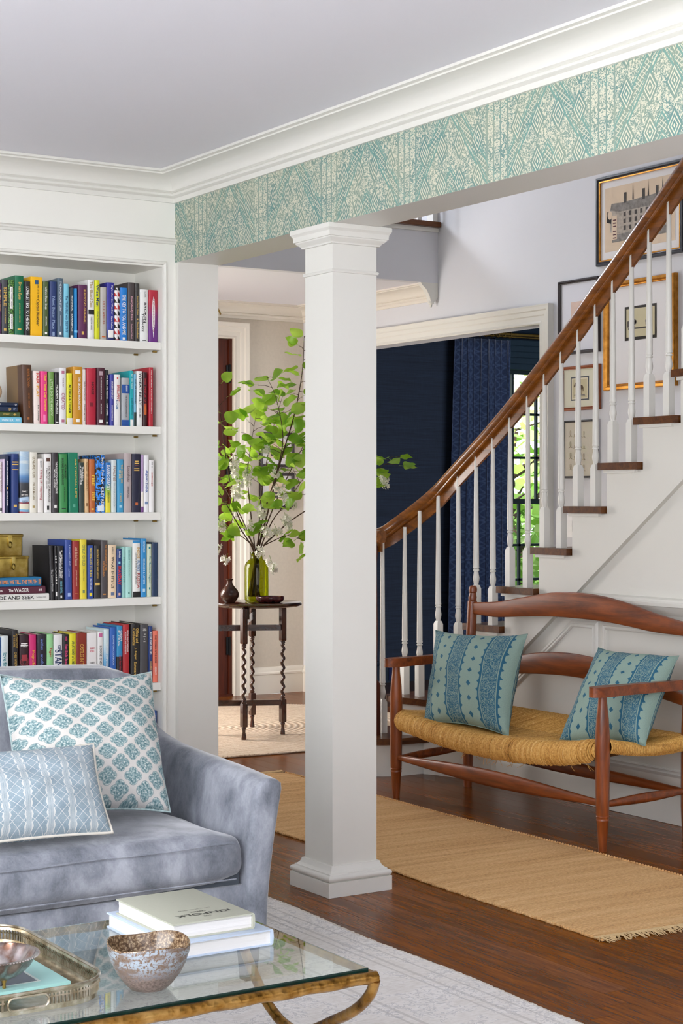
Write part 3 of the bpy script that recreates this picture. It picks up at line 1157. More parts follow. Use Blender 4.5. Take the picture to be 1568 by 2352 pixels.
# paddle stretchers
def paddle(p, q, wmax, wmin, thick):
    p, q = Vector(p), Vector(q)
    ax = (q - p).normalized()
    side = Vector((-ax.y, ax.x, 0)).normalized()
    rows = []
    for i in range(17):
        t = i / 16
        k = math.sin(PI * t) ** 1.3
        h = wmin + (wmax - wmin) * k
        th = .010 + (thick - .010) * min(1, k * 1.5)
        c = p + (q - p) * t
        rows.append([c + side * th * math.cos(a) + Vector((0, 0, 1)) * h * math.sin(a) for a in [2 * PI * j / 12 for j in range(12)]])
    obj('stretcher', B().loft(rows), BENCHW, bn, sharp=60)


paddle((FXB, YL, .178), (FXB, YR, .176), .034, .012, .012)
paddle((BXB, YBL, .180), (BXB, YBR, .176), .028, .012, .012)
for ya, yb in ((YL, YBL), (YR, YBR)):
    paddle((FXB, ya, .172), (BXB, yb, .182), .019, .011, .011)
# rush seat: rails wound with cord, every turn modelled
RUSH = MT('rush_cord', .7)
co = RUSH.coord('Object', (1, 1, 1))
n1 = RUSH.noise(co, 140, 3, .6)
n2 = RUSH.noise(RUSH.coord('Object', (5, 118, 5)), 1.0, 2, .5)
RUSH.bump(n1, .6, .003)
RUSHM = RUSH.color(RUSH.ramp(n1 * .55 + n2 * .45, [(.28, '#77501c'), (.45, '#c99243'), (.58, '#e2b363'), (.76, '#f6dca6')]))
RUSHU = plain('rush_underlay', '#6b4a20', .9)


def roll(y):                                                  # height of the front edge (sagging between the legs)
    return smooth_tab([(4.80, .375), (4.86, .372), (5.0, .345), (5.15, .325), (5.4, .308), (5.6, .303), (5.85, .312), (6.05, .330), (6.2, .345), (6.25, .347)], y)


def rollr(y):
    return smooth_tab([(4.80, .040), (5.0, .044), (5.3, .046), (5.8, .043), (6.1, .040), (6.25, .037)], y)


def top_z(x, y):
    t = (x - FXB) / (BXB - FXB)
    zf, zb = roll(y) + rollr(y), .395 + .0 * t
    return zf + (zb - zf) * t - .020 * math.sin(PI * min(max(t, 0), 1))


b = B()
rr = random.Random(5)
CW = .0078
ymid0, ymid1 = YR + .017, YL - .017
n = int((ymid1 - ymid0) / CW)
XM = (FXB + BXB) / 2
for i in range(n):
    y = ymid0 + (i + .5) * CW
    dl = min(y - YR, YL - y)
    xm = min(XM, FXB + dl + .012)
    r = rollr(y) * min(1, .50 + .5 * max(0, min(y - YR, YL - y) - .015) / .035)
    zc = roll(y)
    j = rr.uniform(-.0022, .0022)
    pts = []
    for a in (250, 225, 200, 178, 155, 130, 108):
        a = math.radians(a)
        pts.append((FXB + (r * .92 + j) * math.cos(a), y + rr.uniform(-.001, .001), zc + (r + j) * math.sin(a)))
    k = 4
    for q in range(1, k + 1):
        x = FXB + (xm - FXB) * q / k
        pts.append((x, y + rr.uniform(-.0015, .0015), top_z(x, y) + j * .6))
    b.tube(pts, CW * .56, 5, cap=False)
    # far rail
    xm = max(XM, BXB - dl - .012)
    pts = [(BXB - (BXB - xm) * (1 - q / 3), y + rr.uniform(-.0015, .0015), top_z(BXB - (BXB - xm) * (1 - q / 3), y)) for q in range(0, 4)]
    pts += [(BXB + .02, y, .385), (BXB + .012, y, .345)]
    b.tube(pts, CW * .56, 4, cap=False)
nx = int((BXB - FXB - .045) / CW)
for i in range(nx):
    x = FXB + .020 + (i + .5) * CW
    dl = min(x - FXB, BXB - x)
    for y0, s in ((YR - .026, 1), (YL + .026, -1)):
        zc, r = top_z(x, y0 + s * .02), .024
        pts = []
        for a in (250, 215, 180, 145, 115):
            a = math.radians(a)
            pts.append((x + rr.uniform(-.001, .001), y0 + s * (.018 + .022 * math.cos(a)), zc - .024 + .024 * math.sin(a)))
        for q in range(1, 4):
            yy = y0 + s * (.018 + (dl + .008) * q / 3)
            pts.append((x + rr.uniform(-.0015, .0015), yy, top_z(x, yy) + .001))
        b.tube(pts, CW * .56, 5, cap=False)
sw = obj('rush_seat', b, RUSHM, bn, sharp=80)
sw['kind'] = 'stuff'
# solid padding under the cords
b = B()
rows = []
for i in range(25):
    y = YR + .03 + (YL - YR - .06) * i / 24
    r = rollr(y) * (.9 if 0 < i < 24 else .4)
    zc = roll(y)
    row = [(FXB + r * .85 * math.cos(math.radians(a)), y, zc + r * math.sin(math.radians(a))) for a in (270, 235, 200, 165, 130, 100)]
    row += [(FXB + (BXB - FXB) * t, y, top_z(FXB + (BXB - FXB) * t, y) - .004) for t in (.25, .5, .75, 1)]
    row += [(BXB + .012, y, .36), (BXB, y, .345), (XM, y, zc - r * .5)]
    rows.append(row)
obj('seat_core', b.loft(rows), RUSHU, bn, sharp=80)
b = B()
for k in range(16):                                           # loose ends of rush
    y = rr.uniform(4.9, 6.15)
    z = roll(y) - rollr(y)
    p = Vector((FXB - .01 + rr.uniform(-.01, .03), y, z + .004))
    b.tube([p, p + Vector((-.004, rr.uniform(-.015, .015), -.012)), p + Vector((-.006, rr.uniform(-.03, .03), -.022 - rr.uniform(0, .012)))], [.0012, .001, .0006], 4)
o = obj('rush_ends', b, RUSHM, bn)
o['kind'] = 'stuff'


# ------------------------------------------------------------------ cushions
def pillow(name, label, cor, th, mat, pinch=.07, group=None, piping=None, welt=.004, nz=.004, seed=1, n=30, pv=None):
    BL, BR, TR, TL = [Vector(c) for c in cor]
    base = (BL + BR) / 2
    t = thing(name, label, 'pillow', base, group)
    nrm = ((BR - BL).cross(TL - BL)).normalized()

    def P(u, v, side):
        uu = u * (1 - pinch * (1 - v * v))
        vv = v * (1 - (pv or pinch) * (1 - u * u))
        a, c = (uu + 1) / 2, (vv + 1) / 2
        q = BL * (1 - a) * (1 - c) + BR * a * (1 - c) + TR * a * c + TL * (1 - a) * c
        h = th * (max(0, (1 - u * u) * (1 - v * v)) ** .5)
        wr = nz * (math.sin(u * 5 + v * 7 + seed) + .6 * math.sin(u * 11 - v * 9 + seed * 2)) * (1 - u * u * v * v)
        e = max(abs(u), abs(v))
        wr += nz * 1.2 * math.sin((u if abs(v) > abs(u) else v) * 16 + seed) * max(0, e - .6) * 1.5 * (1 - e) * 4
        return q + nrm * side * (h + wr * (h / th)), h
    bm = bmesh.new()
    uv = bm.loops.layers.uv.new('uv')
    for side in (1, -1):
        g = [[bm.verts.new(P(-1 + 2 * i / n, -1 + 2 * j / n, side)[0]) for i in range(n + 1)] for j in range(n + 1)]
        for j in range(n):
            for i in range(n):
                ids = [(i, j), (i + 1, j), (i + 1, j + 1), (i, j + 1)]
                if side < 0:
                    ids = ids[::-1]
                f = bm.faces.new([g[y_][x_] for x_, y_ in ids])
                for lp, (x_, y_) in zip(f.loops, ids):
                    lp[uv].uv = (x_ / n, y_ / n) if side > 0 else (1.35 - x_ / n * .99, y_ / n)
    bmesh.ops.remove_doubles(bm, verts=bm.verts, dist=1e-5)
    obj('cover', bm, mat, t, sharp=100)
    edge = []
    m = 18
    for (ua, va), (ub, vb) in (((-1, -1), (1, -1)), ((1, -1), (1, 1)), ((1, 1), (-1, 1)), ((-1, 1), (-1, -1))):
        for k in range(m):
            f = k / m
            edge.append(P(ua + (ub - ua) * f, va + (vb - va) * f, 1)[0])
    obj('piping' if piping else 'seam', B().tube(edge, welt if piping else .0018, 6, loop=True), piping or mat, t, sharp=100)
    return t


def mat_bench_pillow():
    m = MT('teal_stripe_linen', .85)
    u, v, _ = m.xyz(m.coord('UV'))
    wv = m.noise(m.coord('UV', (1, 1, 1)), 260, 2, .6)
    P = .392
    s = ((u - .055) / P + .5).fract() - .5
    d = s.abs() * P                                           # distance from stripe centre
    scal = (v * 11.5).fract() - .5
    # scalloped rim: points of little leaves beside the stripe
    lf = (.110 + (.25 - (scal * scal)) * -.05 + .5 * (scal.abs().lt(.14)) * .05)
    stripe = d.lt(.088)
    leafy = d.lt(.094).max((d - .088 + scal.abs() * .09).lt(.026))
    lines = (d - .073).abs().lt(.0042)
    vine = (m.noise(m.coord('UV', (1.3, 1, 1)), 62, 2, .45) - .5).abs().lt(.046).m('MULTIPLY', d.lt(.066))
    # diamonds halfway between stripes
    e = (d - P / 2).abs()
    dv = ((v * 11.5 + .5).ping(.5) - .0)
    q = ((v * 7.2).fract() - .5).abs()
    dia = (e / .024 + q / .20).lt(1.0)
    base = m.ramp(wv, [(.3, '#849f96'), (.7, '#9cb4a8')])
    blue = m.ramp(wv, [(.3, '#1f5873'), (.7, '#2c6d8a')])
    amt = leafy.max(dia) * (1 - lines) * (1 - vine * .85)
    m.bump(wv, .25, .002)
    return m.color(m.mix(amt, base, blue))


TEALP = mat_bench_pillow()
GB = 'teal striped cushions on the bench'
pillow('cushion', 'teal striped square cushion leaning in the corner by the far arm of the bench',
       [(4.245, 6.02, .345), (4.272, 5.465, .350), (4.545, 5.685, .735), (4.50, 6.285, .715)], .098, TEALP, .10, GB, seed=2, pv=.11)
pillow('cushion', 'teal striped square cushion tilted behind the nearer arm of the bench',
       [(4.31, 5.205, .352), (4.385, 4.79, .385), (4.645, 4.885, .70), (4.63, 5.335, .700)], .098, TEALP, .10, GB, seed=6, pv=.11)


def mat_quatrefoil():
    m = MT('quatrefoil_linen', .9)
    u, v, _ = m.xyz(m.coord('UV'))
    wob = m.noise(m.coord('UV'), 9, 2)
    N = 5.6
    def foil(ox, oy):
        a = (((u * N + ox + .5).fract() - .5) ).abs()
        b_ = (((v * N * 1.10 + oy + .5).fract() - .5)).abs()
        c = .175
        d1 = ((a - c) * (a - c) + b_ * b_).sqrt()
        d2 = (a * a + (b_ - c) * (b_ - c)).sqrt()
        return d1.min(d2)
    d = foil(0, 0).min(foil(.5, .5))
    speck = m.noise(m.coord('UV'), 75, 3, .6)
    inside = d.lt(.160)
    rim = (d - .173).abs().lt(.010)
    lobe = (d - .085).abs().lt(.028)
    shade = m.ramp(speck, [(.36, '#577c83'), (.50, '#8fabad'), (.64, '#dfe3de')])
    ink = m.ramp(speck, [(.35, '#4b7078'), (.65, '#8aa6a8')])
    wv = m.noise(m.coord('UV'), 240, 2)
    base = m.ramp(wv, [(.3, '#d2cfc9'), (.7, '#dfdcd6')])
    col = m.mix(inside, base, shade)
    col = m.mix(lobe * inside * .55, col, ink)
    col = m.mix(rim * .8, col, ink)
    m.bump(wv, .2, .002)
    return m.color(col)


def mat_lumbar():
    m = MT('blue_block_print_linen', .9)
    u, v, _ = m.xyz(m.coord('UV'))
    P = .14
    s = ((u - .035) / P).fract()
    d = (s - .5).abs() * 2                                    # 1 at the stripe group, 0 midway between
    st_ = d.gt(.78)
    ln = ((d - .78) * 14).fract().lt(.45).m('MULTIPLY', st_)
    k = 10.0
    # overlapping diamond lattice between the stripes
    a = (s * 2.0 + v * k).fract()
    b_ = (s * 2.0 - v * k).fract()
    lat = (a - .5).abs().lt(.034).max((b_ - .5).abs().lt(.034))
    tri = ((v * k).fract() - .5).abs() * 2
    tr_ = d.gt(tri * .20 + .57).m('MULTIPLY', d.lt(.755))
    wv = m.noise(m.coord('UV', (1.6, 1, 1)), 190, 2, .7)
    wear = m.noise(m.coord('UV'), 14, 4)
    base = m.ramp(wv * .6 + wear * .4, [(.32, '#748c9b'), (.62, '#a3b3bc')])
    pale = '#d9dad6'
    amt = (ln * .65).max((lat * (1 - st_)) * .85).max(tr_ * .9)
    m.bump(wv, .25, .002)
    return m.color(m.mix(amt, base, pale))


CREAM = plain('cream_piping', '#d8d3c8', .85)
QUAT = mat_quatrefoil()
QPIPE = plain('quatrefoil_piping', '#a9bcbc', .9, var=.3, scale=120)
pillow('throw_pillow', 'large white throw pillow with blue-green quatrefoil print on the sofa',
       [(1.700, 4.235, .447), (2.130, 4.215, .447), (2.192, 4.46, .805), (1.736, 4.46, .822)], .115, QUAT, .045, None, QPIPE, .0030, seed=4, n=36, pv=.125)
pillow('throw_pillow', 'small blue lumbar pillow with pale diamond stripes and cream piping',
       [(1.44, 4.02, .456), (1.868, 4.02, .450), (1.873, 4.15, .660), (1.45, 4.20, .648)], .075, mat_lumbar(), .05, None, CREAM, .0040, seed=9, pv=.06)

# ------------------------------------------------------------------ sofa
VEL = MT('grey_blue_velvet', .75, Sheen_Weight=.55, Sheen_Roughness=.35)
co = VEL.coord('Object', (1, 1, .6))
a1 = VEL.noise(co, 7.5, 7, .62, .25)
a2 = VEL.noise(co, 230, 2, .5)
c = VEL.ramp(a1, [(.36, '#616670'), (.5, '#888c96'), (.62, '#a9adb6')])
VEL.bump(a2, .15, .002)
VELM = VEL.color(VEL.mix(.12, c, VEL.ramp(a2, [(.3, '#3c4148'), (.7, '#a0a6b0')])))
VELD = plain('sofa_platform_cloth', '#4b525a', .9)
sofa = thing('sofa', 'grey-blue velvet sofa with sloping arms below the bookshelves', 'sofa', (1.25, 4.5, 0))
XL, XR = .27, 2.25
YF, YBK = 3.98, 4.93
# base panel
obj('base', B().softbox((XL, YF + .012, .155), (XR, YBK, .285), .02, 8), VELM, sofa)
obj('platform', B().box(XL + .02, YF + .03, .27, XR - .02, YBK - .1, .31), VELD, sofa)
obj('seat_cushion', B().softbox((XL + .02, YF - .012, .292), (2.232, 4.66, .415), .045, 18, (0, .012, .032), .0022, 3), VELM, sofa, sharp=80)
b = B()
b.tube([(XL + .06, YF - .016, .397)] + [(XL + .06 + (2.19 - XL - .06) * i / 20, YF - .0175, .397 + .002 * math.sin(i * 1.7)) for i in range(1, 20)] + [(2.19, YF - .014, .397)], .0022, 5)
b.tube([(XL + .06, YF - .006, .302)] + [(XL + .06 + (2.20 - XL - .06) * i / 20, YF - .0085, .302) for i in range(1, 21)], .0022, 5)
obj('cushion_seam', b, VELM, sofa)
obj('back_cushion', B().softbox((XL + .05, 4.60, .40), (2.232, 4.82, .800), .06, 16, (.0, .03, .018), .003, 5), VELM, sofa, sharp=80)
obj('back_frame', B().softbox((XL, 4.79, .16), (XR + .03, YBK + .02, .745), .035, 10), VELM, sofa, sharp=80)
# scooped arms
ZT = [(3.98, .556), (4.10, .566), (4.25, .574), (4.40, .581), (4.55, .592), (4.68, .618), (4.78, .668), (4.86, .725), (4.93, .745)]
for sgn, xc in ((1, 2.232), (-1, XL + .018)):
    rows = []
    ys = [3.965, 3.968, 3.975] + [3.99 + .94 * i / 22 for i in range(23)]
    for i, y in enumerate(ys):
        zt = smooth_tab(ZT, max(y, 3.98)) - (.020 if i == 0 else .008 if i == 1 else .0)
        ins = .018 if i == 0 else .007 if i == 1 else 0
        flare = .052
        ou = lambda z: .062 + flare * max(0, (z - .16) / (zt - .16)) ** 1.6
        inn = lambda z: .006 + .030 * max(0, (z - .36) / (zt - .36)) ** 1.8 if z > .36 else .004
        prof = [(inn(.17) + ins, .158 + ins), (inn(.30) + ins, .30), (inn(.40) + ins, .40), (inn(zt - .06) + ins, zt - .06), (inn(zt - .03) + ins, zt - .030), (inn(zt) + .004 + ins, zt - .013), (inn(zt) + .016 + ins * .5, zt - .004), (.062, zt), (ou(zt) - .020 - ins * .5, zt - .004), (ou(zt) - .008 - ins, zt - .014), (ou(zt - .03) - ins, zt - .03)]
        prof += [(ou(.16 + (zt - .16) * t) - ins, .16 + (zt - .16) * t) for t in (.8, .6, .4, .2)]
        prof += [(ou(.16) - ins, .158 + ins)]
        rows.append([(xc + sgn * px, y, pz) for px, pz in prof])
    obj('arm', B().loft(rows), VELM, sofa, sharp=65)
b = B()
b.tube([(2.242, 3.962, .176), (2.243, 3.962, .30), (2.247, 3.962, .42)], .0016, 5)
LEG = wood('sofa_leg_wood', '#241a15', '#42332a', 'Z', .4, 2, 8)
for x, y in ((2.272, 4.035), (XL - .02, 4.035), (2.25, 4.88), (XL, 4.88)):
    obj('leg', B().loft([[(x + sx * h, y + sy * h, z) for sx, sy in ((-1, -1), (1, -1), (1, 1), (-1, 1))] for h, z in ((.017, .007), (.027, .16))]).bevel(.002, 1), LEG, sofa)

# ------------------------------------------------------------------ coffee table
ct = thing('coffee_table', 'glass-topped coffee table with hammered antique brass frame', 'coffee table', (1.35, 3.2, 0))
HB = MT('hammered_brass', .30, 1.0)
co = HB.coord('Object')
h1 = HB.voro(co, 62)
h2 = HB.noise(co, 26, 4)
HB.bump(h1 * .6 + h2 * .6, .5, .006)
HBM = HB.color(HB.ramp(h2, [(.30, '#4e3312'), (.45, '#9a6f33'), (.7, '#c39a5c')]))
TX0, TX1, TY0, TY1, TZ = .62, 1.905, 2.872, 3.528, .355
def rail(p, q, r=.0125, name='frame_rail'):
    p, q = Vector(p), Vector(q)
    n = 24
    pts = [p + (q - p) * i / n + Vector((math.sin(i * 2.3), math.cos(i * 1.7), math.sin(i * 3.1))) * .0011 for i in range(n + 1)]
    obj(name, B().tube(pts, [r * (1 + .06 * math.sin(i * 2.9)) for i in range(n + 1)], 10), HBM, ct, sharp=60)


rail((TX0, TY0, TZ - .010), (TX1 + .006, TY0, TZ - .010))
rail((TX0, TY1, TZ - .010), (TX1 + .006, TY1, TZ - .010), .0105)
rail((TX0, TY0, TZ - .010), (TX0, TY1, TZ - .010))
rail((TX1, TY0 - .006, TZ - .010), (TX1, TY1 + .006, TZ - .010), .0105)
for x in (TX1, TX0):
    for (ya, yb, s) in ((TY0, TY1, 1),):
        top = [(x, 2.868, .340), (x, 2.882, .312), (x, 2.915, .280), (x, 2.963, .249), (x, 3.03, .216), (x, 3.09, .186), (x, 3.155, .160), (x, 3.22, .160), (x, 3.27, .175), (x, 3.32, .202), (x, 3.37, .245), (x, 3.424, .300), (x, 3.475, .330), (x, 3.525, .342)]
        obj('leg', B().tube(catmull(top, 3), .0115, 10), HBM, ct, sharp=60)
        bot = [(x, 2.90, .0185), (x, 2.97, .070), (x, 3.06, .115), (x, 3.18, .136), (x, 3.31, .115), (x, 3.43, .070), (x, 3.50, .0185)]
        obj('leg', B().tube(catmull(bot, 3), .0115, 10), HBM, ct, sharp=60)
GLM = MT('table_glass', 0.0, Transmission_Weight=1.0, IOR=1.45)
GLM.color('#eef8f4')
GLE = MT('table_glass_edge', .05, Transmission_Weight=.3, IOR=1.45)
GLE.color('#06302c')
g = B().box(TX0 + .006, TY0 + .008, TZ, TX1 - .008, TY1 - .008, TZ + .008)
for f in g.b.faces:
    f.normal_update()
    f.material_index = 0 if abs(f.normal.z) > .5 else 1
obj('glass_top', g, [GLM.mat, GLE.mat], ct, smooth=False)
W, G, K = '#f2f0ec', '#d9b25a', '#1d1d1f'
BOOKS = [
    (1, 2.3, 2.3157, 0.1858, '#4a2050', 0.0, 'plum book cut by the left edge, top shelf', [('Ours', '#d9b25a', 0.12, 0.55, 0.5)], []),
    (1, 2.3163, 2.34, 0.2008, '#43454b', 0.0, 'dark grey book lettered SIMPLE on the top shelf', [('SIMPLE', '#d9b25a', 0.14, 0.48, 0.45), ('ATTICUS ARBOR', '#d9b25a', 0.52, 0.8, 0.16)], [(0.88, 0.93, '#d9b25a', 0.4)]),
    (1, 2.341, 2.365, 0.1998, 'LEAFY', 0.0, 'book with a leaf-green printed spine and two white title strips, top shelf', [('THE FOREST FEAST', '#1d1d1f', 0.14, 0.5, 0.16), ('GLEESON', '#1d1d1f', 0.64, 0.86, 0.16)], [(0.12, 0.52, '#f2f0ec', 0.42), (0.62, 0.89, '#f2f0ec', 0.42)]),
    (1, 2.366, 2.401, 0.2188, '#0b6b47', 0.0, 'tall emerald green book lettered Dream Eyes, top shelf', [('Dream Eyes', '#d9b25a', 0.11, 0.4, 0.38), ('JAYNE ANN KRENTZ', '#d9b25a', 0.46, 0.78, 0.14)], [(0.88, 0.91, '#d9b25a', 0.4)]),
    (1, 2.404, 2.426, 0.1998, '#272527', 0.0, 'black book with white hand-drawn capitals reading LOVE LETTERS TO THE DEAD', [('LOVE LETTERS TO THE DEAD', '#f2f0ec', 0.1, 0.9, 0.52)], []),
    (1, 2.427, 2.474, 0.2188, '#f4b90f', 0.0, 'thick yellow book on the top shelf, beside a black one', [('the 13 1/2 lives of', '#1d1d1f', 0.14, 0.4, 0.12, 0.12), ('Captain Bluebear', '#1d1d1f', 0.38, 0.82, 0.3, 0.05)], [(0.055, 0.125, '#1d4e79', 0.3)]),
    (1, 2.475, 2.499, 0.2038, '#4d5f31', 0.0, 'olive green book lettered within these lines, top shelf', [('within these lines', '#f2f0ec', 0.09, 0.5, 0.34), ('STEPHANIE MORRILL', '#f2f0ec', 0.63, 0.8, 0.2)], [(0.91, 0.95, '#f2f0ec', 0.36)]),
    (1, 2.502, 2.531, 0.2058, '#22386c', 0.0, 'navy blue book lettered Next Better Place in silver, top shelf', [('Next Better Place', '#8fa3c4', 0.27, 0.85, 0.34)], [(0.9, 0.97, '#8fa3c4', 0.3)]),
    (1, 2.532, 2.556, 0.2198, '#55697a', 0.0, 'slate blue book left of the sky blue one, top shelf', [('THE MAGNOLIA STORY', '#d6dde2', 0.05, 0.56, 0.28), ('CHIP AND JOANNA GAINES', '#d6dde2', 0.62, 0.8, 0.2)], [(0.9, 0.95, '#f2f0ec', 0.3)]),
    (1, 2.558, 2.579, 0.2008, '#7bc6de', 0.0, 'sky blue book lettered The TROUBLE with DESTINY', [('The TROUBLE with DESTINY', '#1f4b7a', 0.22, 0.9, 0.42)], []),
    (1, 2.582, 2.597, 0.1878, '#38414a', 0.0, 'thin charcoal book with small white capitals, left of a thin plain blue one', [('MECHANICAL', '#f2f0ec', 0.16, 0.46, 0.3), ('EXPERIENCE', '#f2f0ec', 0.52, 0.86, 0.3)], [(0.94, 0.99, '#f2f0ec', 0.7)]),
    (1, 2.599, 2.612, 0.1868, '#2c8cce', 0.0, 'thin plain blue book on the top shelf', [], [(0.84, 0.88, '#7cc4ea', 1)]),
    (1, 2.615, 2.652, 0.2018, '#5a2150', 0.0, 'wide plum book lettered BURNTCOAT in gold', [('BURNTCOAT - SARAH HALL', '#d9b25a', 0.09, 0.72, 0.2, 0.18)], [(0.86, 0.92, '#d9b25a', 0.24)]),
    (1, 2.654, 2.681, 0.2228, '#ecebea', 0.0, 'white book lettered The Good Son above a black band', [('The Good Son', '#a58a50', 0.03, 0.46, 0.42), ('CHRISTINA ANDERS', '#333333', 0.62, 0.84, 0.2)], [(0.5, 0.58, '#1d1d1f', 0.86)]),
    (1, 2.682, 2.703, 0.2228, '#d9dc1c', 0.0, 'acid yellow book lettered Wise Men', [('Wise Men', '#2c4a6b', 0.08, 0.44, 0.52), ('STUART NADLER', '#4a6b5b', 0.52, 0.8, 0.26)], []),
    (1, 2.705, 2.731, 0.1988, '#bab6b0', 0.0, 'stone grey book lettered LITTLE WRECKS in rust', [('LITTLE WRECKS', '#a34f2f', 0.27, 0.7, 0.3)], [(0.92, 0.95, '#c46a3a', 0.6)]),
    (1, 2.732, 2.762, 0.2178, 'BLUEVIOLET', 0.0, 'blue-violet book lettered Right after the Weather', [('Right after the Weather', '#f2f0ec', 0.05, 0.55, 0.24, 0.14), ('Carol Anshaw', '#f2f0ec', 0.58, 0.8, 0.22, 0.14)], [(0.82, 0.95, '#f2f0ec', 0.7)]),
    (1, 2.764, 2.785, 0.1998, 'TRI', 0.0, 'white book with red and black triangles down its spine', [], [(0.97, 0.99, '#b03030', 0.6)]),
    (1, 2.787, 2.816, 0.2018, '#187ccf', 0.0, 'bright blue book lettered THE KEY TO YOU AND ME', [('THE KEY TO YOU AND ME', '#f2f0ec', 0.13, 0.88, 0.46)], [(0.93, 0.97, '#f2f0ec', 0.4)]),
    (1, 2.818, 2.847, 0.2238, '#4a4243', 0.0, 'dark brown-grey book lettered Everybody Rise in pink', [('Everybody Rise', '#d9a8b4', 0.24, 0.64, 0.36), ('Stephanie Clifford', '#d9a8b4', 0.7, 0.95, 0.18)], []),
    (1, 2.848, 2.867, 0.2218, '#3d3b38', 0.0, 'dark grey book with small gold script, left of the white Broken Things', [('Dear Husband', '#d9b25a', 0.66, 0.94, 0.34), ('Joyce Carol Oates', '#d9b25a', 0.22, 0.54, 0.3)], [(0.6, 0.625, '#d9b25a', 0.3)]),
    (1, 2.868, 2.903, 0.2008, '#eeeeec', 0.0, 'white book lettered BROKEN THINGS in black capitals', [('BROKEN', '#1d1d1f', 0.25, 0.63, 0.24, 0.12), ('THINGS', '#1d1d1f', 0.45, 0.8, 0.24, -0.18), ('OLIVER', '#666666', 0.04, 0.15, 0.12, 0.1)], [(0.955, 0.97, '#1d1d1f', 0.4)]),
    (1, 2.905, 2.944, 0.2008, 'REDPURPLE', 0.0, 'red-to-purple book with a white feather, last on the top shelf', [('THE ASTONISHING COLOR OF AFTER', '#8a2a50', 0.14, 0.8, 0.16)], []),
    (2, 2.4, 2.438, 0.2155, 'RIVER', -0.0067, 'big brown cloth-sided book lettered River Town', [('RIVER TOWN', '#a8672f', 0.07, 0.38, 0.24, 0.1), ('PETER HESSLER', '#a8672f', 0.48, 0.74, 0.13, 0.1)], [(0.89, 0.93, '#a8672f', 0.2)]),
    (2, 2.44, 2.465, 0.1945, '#efdfd7', -0.0021, 'pale pink book lettered FAIR PLAY', [('FAIR', '#d2452f', 0.04, 0.24, 0.42, 0.12), ('PLAY', '#e6a52c', 0.28, 0.5, 0.42, 0.12), ('Eve Rodsky', '#555555', 0.64, 0.94, 0.24, 0.16)], []),
    (2, 2.467, 2.495, 0.1945, '#e63b86', -0.0017, 'hot pink book lettered That Three Day Summer', [('That Three Day Summer', '#f2c73c', 0.05, 0.76, 0.38, 0.1)], [(0.82, 0.95, '#f28ab5', 0.3)]),
    (2, 2.498, 2.52, 0.1935, '#6e9a4a', -0.0008, 'leaf green book lettered THE LITTLE DO WE KNOW', [('LITTLE DO WE KNOW', '#d5e5bf', 0.14, 0.84, 0.34)], []),
    (2, 2.522, 2.539, 0.1925, '#232022', -0.0004, 'black book lettered HIDDEN FIGURES', [('HIDDEN FIGURES', '#f2f0ec', 0.24, 0.8, 0.36)], [(0.95, 0.965, '#f2f0ec', 0.6)]),
    (2, 2.54, 2.568, 0.2095, '#e8e7e8', 0.0, 'white book with faint rose lettering on the second shelf', [('RACHEL ROY', '#8a6070', 0.18, 0.34, 0.18), ('CREATED', '#a86078', 0.44, 0.74, 0.4)], [(0.05, 0.1, '#b87088', 0.4), (0.91, 0.96, '#b87088', 0.4)]),
    (2, 2.569, 2.592, 0.1915, '#e2dd25', 0.0, 'lemon yellow book with black capitals and a white foot', [('ALTHEA & OLIVER', '#1d1d1f', 0.22, 0.78, 0.36)], [(0.87, 1.0, '#eae6dc', 1)]),
    (2, 2.594, 2.632, 0.2165, '#c68c18', 0.0, 'thick mustard book lettered THE SECOND MOUNTAIN', [('THE SECOND MOUNTAIN', '#f2f0ec', 0.17, 0.74, 0.22, 0.15)], [(0.06, 0.12, '#f2f0ec', 0.55), (0.9, 0.95, '#f2f0ec', 0.4)]),
    (2, 2.633, 2.646, 0.2085, '#e6dcd6', 0.0, 'thin cream book between the mustard and the crimson ones', [('WHEN LIVING ALONE', '#7a5a50', 0.22, 0.56, 0.4), ('THOMAS MOORE', '#7a5a50', 0.62, 0.92, 0.3)], []),
    (2, 2.649, 2.688, 0.2125, '#b31a36', 0.0, 'wide crimson book lettered HORSE', [('HORSE', '#3a0c16', 0.24, 0.46, 0.26, 0.1)], [(0.6, 0.67, '#7a1024', 0.35)]),
    (2, 2.69, 2.724, 0.2165, '#4b1c2d', 0.0, 'dark maroon book with small white lettering, second shelf', [('THE ASTONISHING COLOR OF AFTER', '#f2f0ec', 0.16, 0.55, 0.12), ('EMILY X R PAN', '#f2f0ec', 0.62, 0.8, 0.12)], [(0.06, 0.13, '#b9a0a8', 0.4), (0.9, 0.95, '#f2f0ec', 0.4)]),
    (2, 2.725, 2.738, 0.2095, '#1f1f20', 0.0, 'thin black book with white lettering, second shelf', [('No Pain, No Gaines', '#f2f0ec', 0.1, 0.52, 0.5), ('CHIP GAINES', '#f2f0ec', 0.6, 0.82, 0.4)], [(0.93, 0.96, '#f2f0ec', 0.4)]),
    (2, 2.744, 2.7607, 0.1935, '#3b3f9c', 0.0, 'thin indigo book lettered INNER ENERGY', [('INNER ENERGY', '#f2f0ec', 0.14, 0.48, 0.34), ('DR ROBERT PIERCE', '#f2f0ec', 0.6, 0.9, 0.28)], []),
    (2, 2.7613, 2.788, 0.1935, '#ebe9e6', 0.0, 'white book with slanting red script, second shelf', [('BRILLIANT', '#c43a34', 0.2, 0.52, 0.36, 0.1), ('Craft', '#3a6ea0', 0.5, 0.68, 0.3, -0.1)], [(0.05, 0.09, '#c43a34', 0.2)]),
